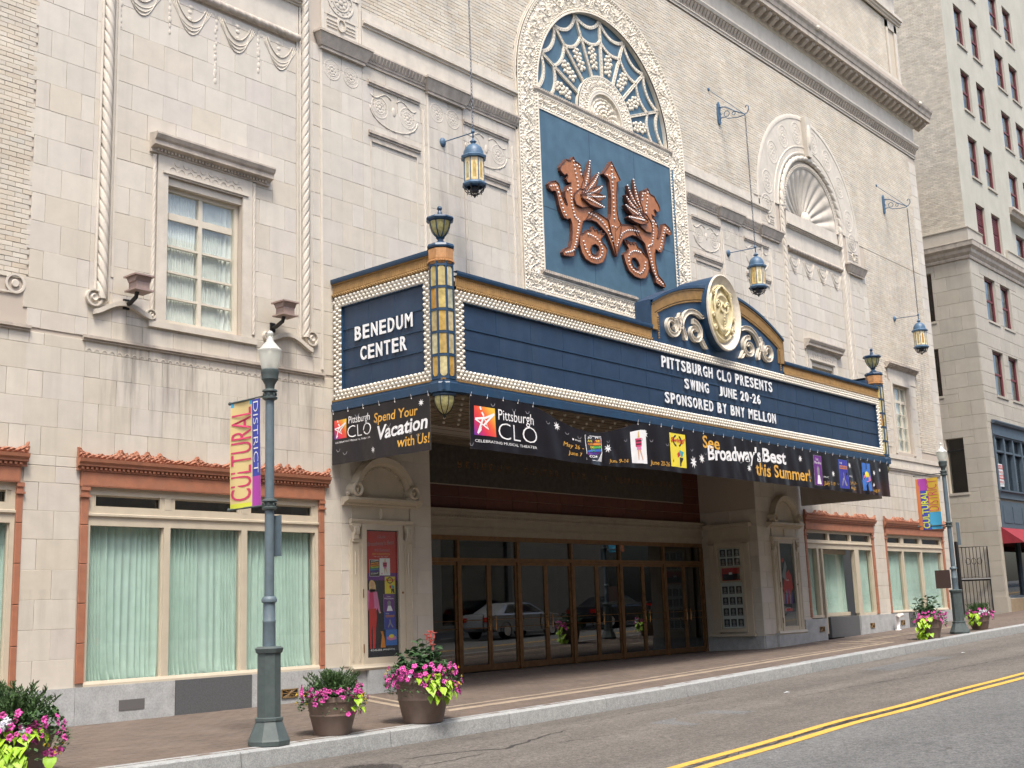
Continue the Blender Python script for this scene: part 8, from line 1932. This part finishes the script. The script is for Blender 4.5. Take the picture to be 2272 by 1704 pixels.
# ================================================================== across the street (seen only in reflections)
OB = thing('opposite_building', 'pale stone building with dark shop windows across the street, behind the camera', 'building', (40, -19.6, 0))
b = MB(); hs = []
for i in range(14):
    if i != 7: hs.append((2 + i * 6.4, 7.0 + i * 6.4, .8, 5.2))
for j in range(3):
    for i in range(28): hs.append((2.4 + i * 3.2, 4.2 + i * 3.2, 6.6 + j * 3.4, 8.8 + j * 3.4))
for x0, x1, z0, z1 in cover(-10, 95, -1, 15, hs): b.box(x0, x1, -19.6, -20.0, z0, z1)
b.build('front_wall', M['tan_stone'], OB); MB().box(-10, 95, -20.3, -20.4, -1, 15).build('dark_interior', M['dark'], OB)
b = MB()
for h_ in hs: b.box(h_[0], h_[1], -19.85, -19.86, h_[2], h_[3])
b.build('glazing', M['tglass'], OB)
def sedan(x, y, label, paint, hdg=0):
    z = rz(x, y); t = thing('parked_car', label, 'car', (x, y, z), 'cars parked across the street')
    prof = [(-2.25, .45), (-2.28, .75), (-2.2, .95), (-1.55, 1.02), (-1.0, 1.36), (-.3, 1.42), (.45, 1.38), (1.05, 1.0), (1.95, .90), (2.25, .72), (2.28, .42), (1.9, .28), (-1.9, .28)]
    b = MB()
    loopz = []
    for yy, wz, top in ((-.86, .0, .93), (-.88, 0, .97), (-.78, 0, 1.0), (-.55, 0, 1.0), (0, 0, 1.0), (.55, 0, 1.0), (.78, 0, 1.0), (.88, 0, .97), (.86, 0, .93)):
        k = abs(yy); lim = 9 if k < .6 else (1.42 if k < .8 else 1.0)
        if k >= .85: lim = .92
        elif k >= .7: lim = 1.0
        loopz.append([(x + px, y + yy, z + min(pz, lim)) for px, pz in prof + [prof[0]]])
    b.grid(loopz); b.add([loopz[0][i] for i in range(len(prof))], [tuple(range(len(prof)))]); b.add([loopz[-1][i] for i in range(len(prof))], [tuple(reversed(range(len(prof))))]); b.build('body', M[paint], t, auto=40)
    b = MB(); gh = [(-1.42, 1.0), (-.92, 1.34), (.40, 1.35), (.98, 1.0)]
    for s_ in (-1, 1):
        P = [(x + a, y + s_ * (.80 if q < 1.1 else .62), z + q) for a, q in gh]; b.add(P, [(0, 1, 2, 3)])
    b.build('side_window', M['tglass'], t); b = MB(); 
    for s_ in (-1, 1):
        P = [(x + a, y + s_ * (.79 if q < 1.1 else .61), z + q) for a, q in gh]; b.add(P, [(0, 1, 2, 3)])
    b.build('window_dark', M['black'], t)
    for a in (-1.4, 1.4):
        for s_ in (-1, 1):
            w_ = MB(); w_.arc(x + a, z + .32, [(.0, 0), (.2, .02), (.22, 0), (.32, 0), (.33, .04), (.33, .18)], 0, 360, 20, y=y + s_ * .90 - (.0 if s_ < 0 else .18)); wh_ = w_.build('wheel', M['tyre'], t); w_ = MB(); w_.arc(x + a, z + .32, [(0, 0), (.19, 0), (.2, .03)], 0, 360, 16, y=y + s_ * .93); w_.build('rim', M['silver'], wh_)
    b = MB(); b.box(x - 2.29, x - 2.2, y + .45, y + .87, z + .68, z + .85); b.box(x - 2.29, x - 2.2, y - .87, y - .45, z + .68, z + .85); b.build('tail_light', M['tail'], t)
sedan(37.8, -13.1, 'silver sedan parked across the street, mirrored in the entrance doors', 'carpaint'); sedan(44.8, -13.1, 'dark sedan parked ahead of the silver one across the street', 'cardark'); sedan(51.0, -13.1, 'dark car farthest along the opposite kerb', 'cardark')
bpy.context.view_layer.update()
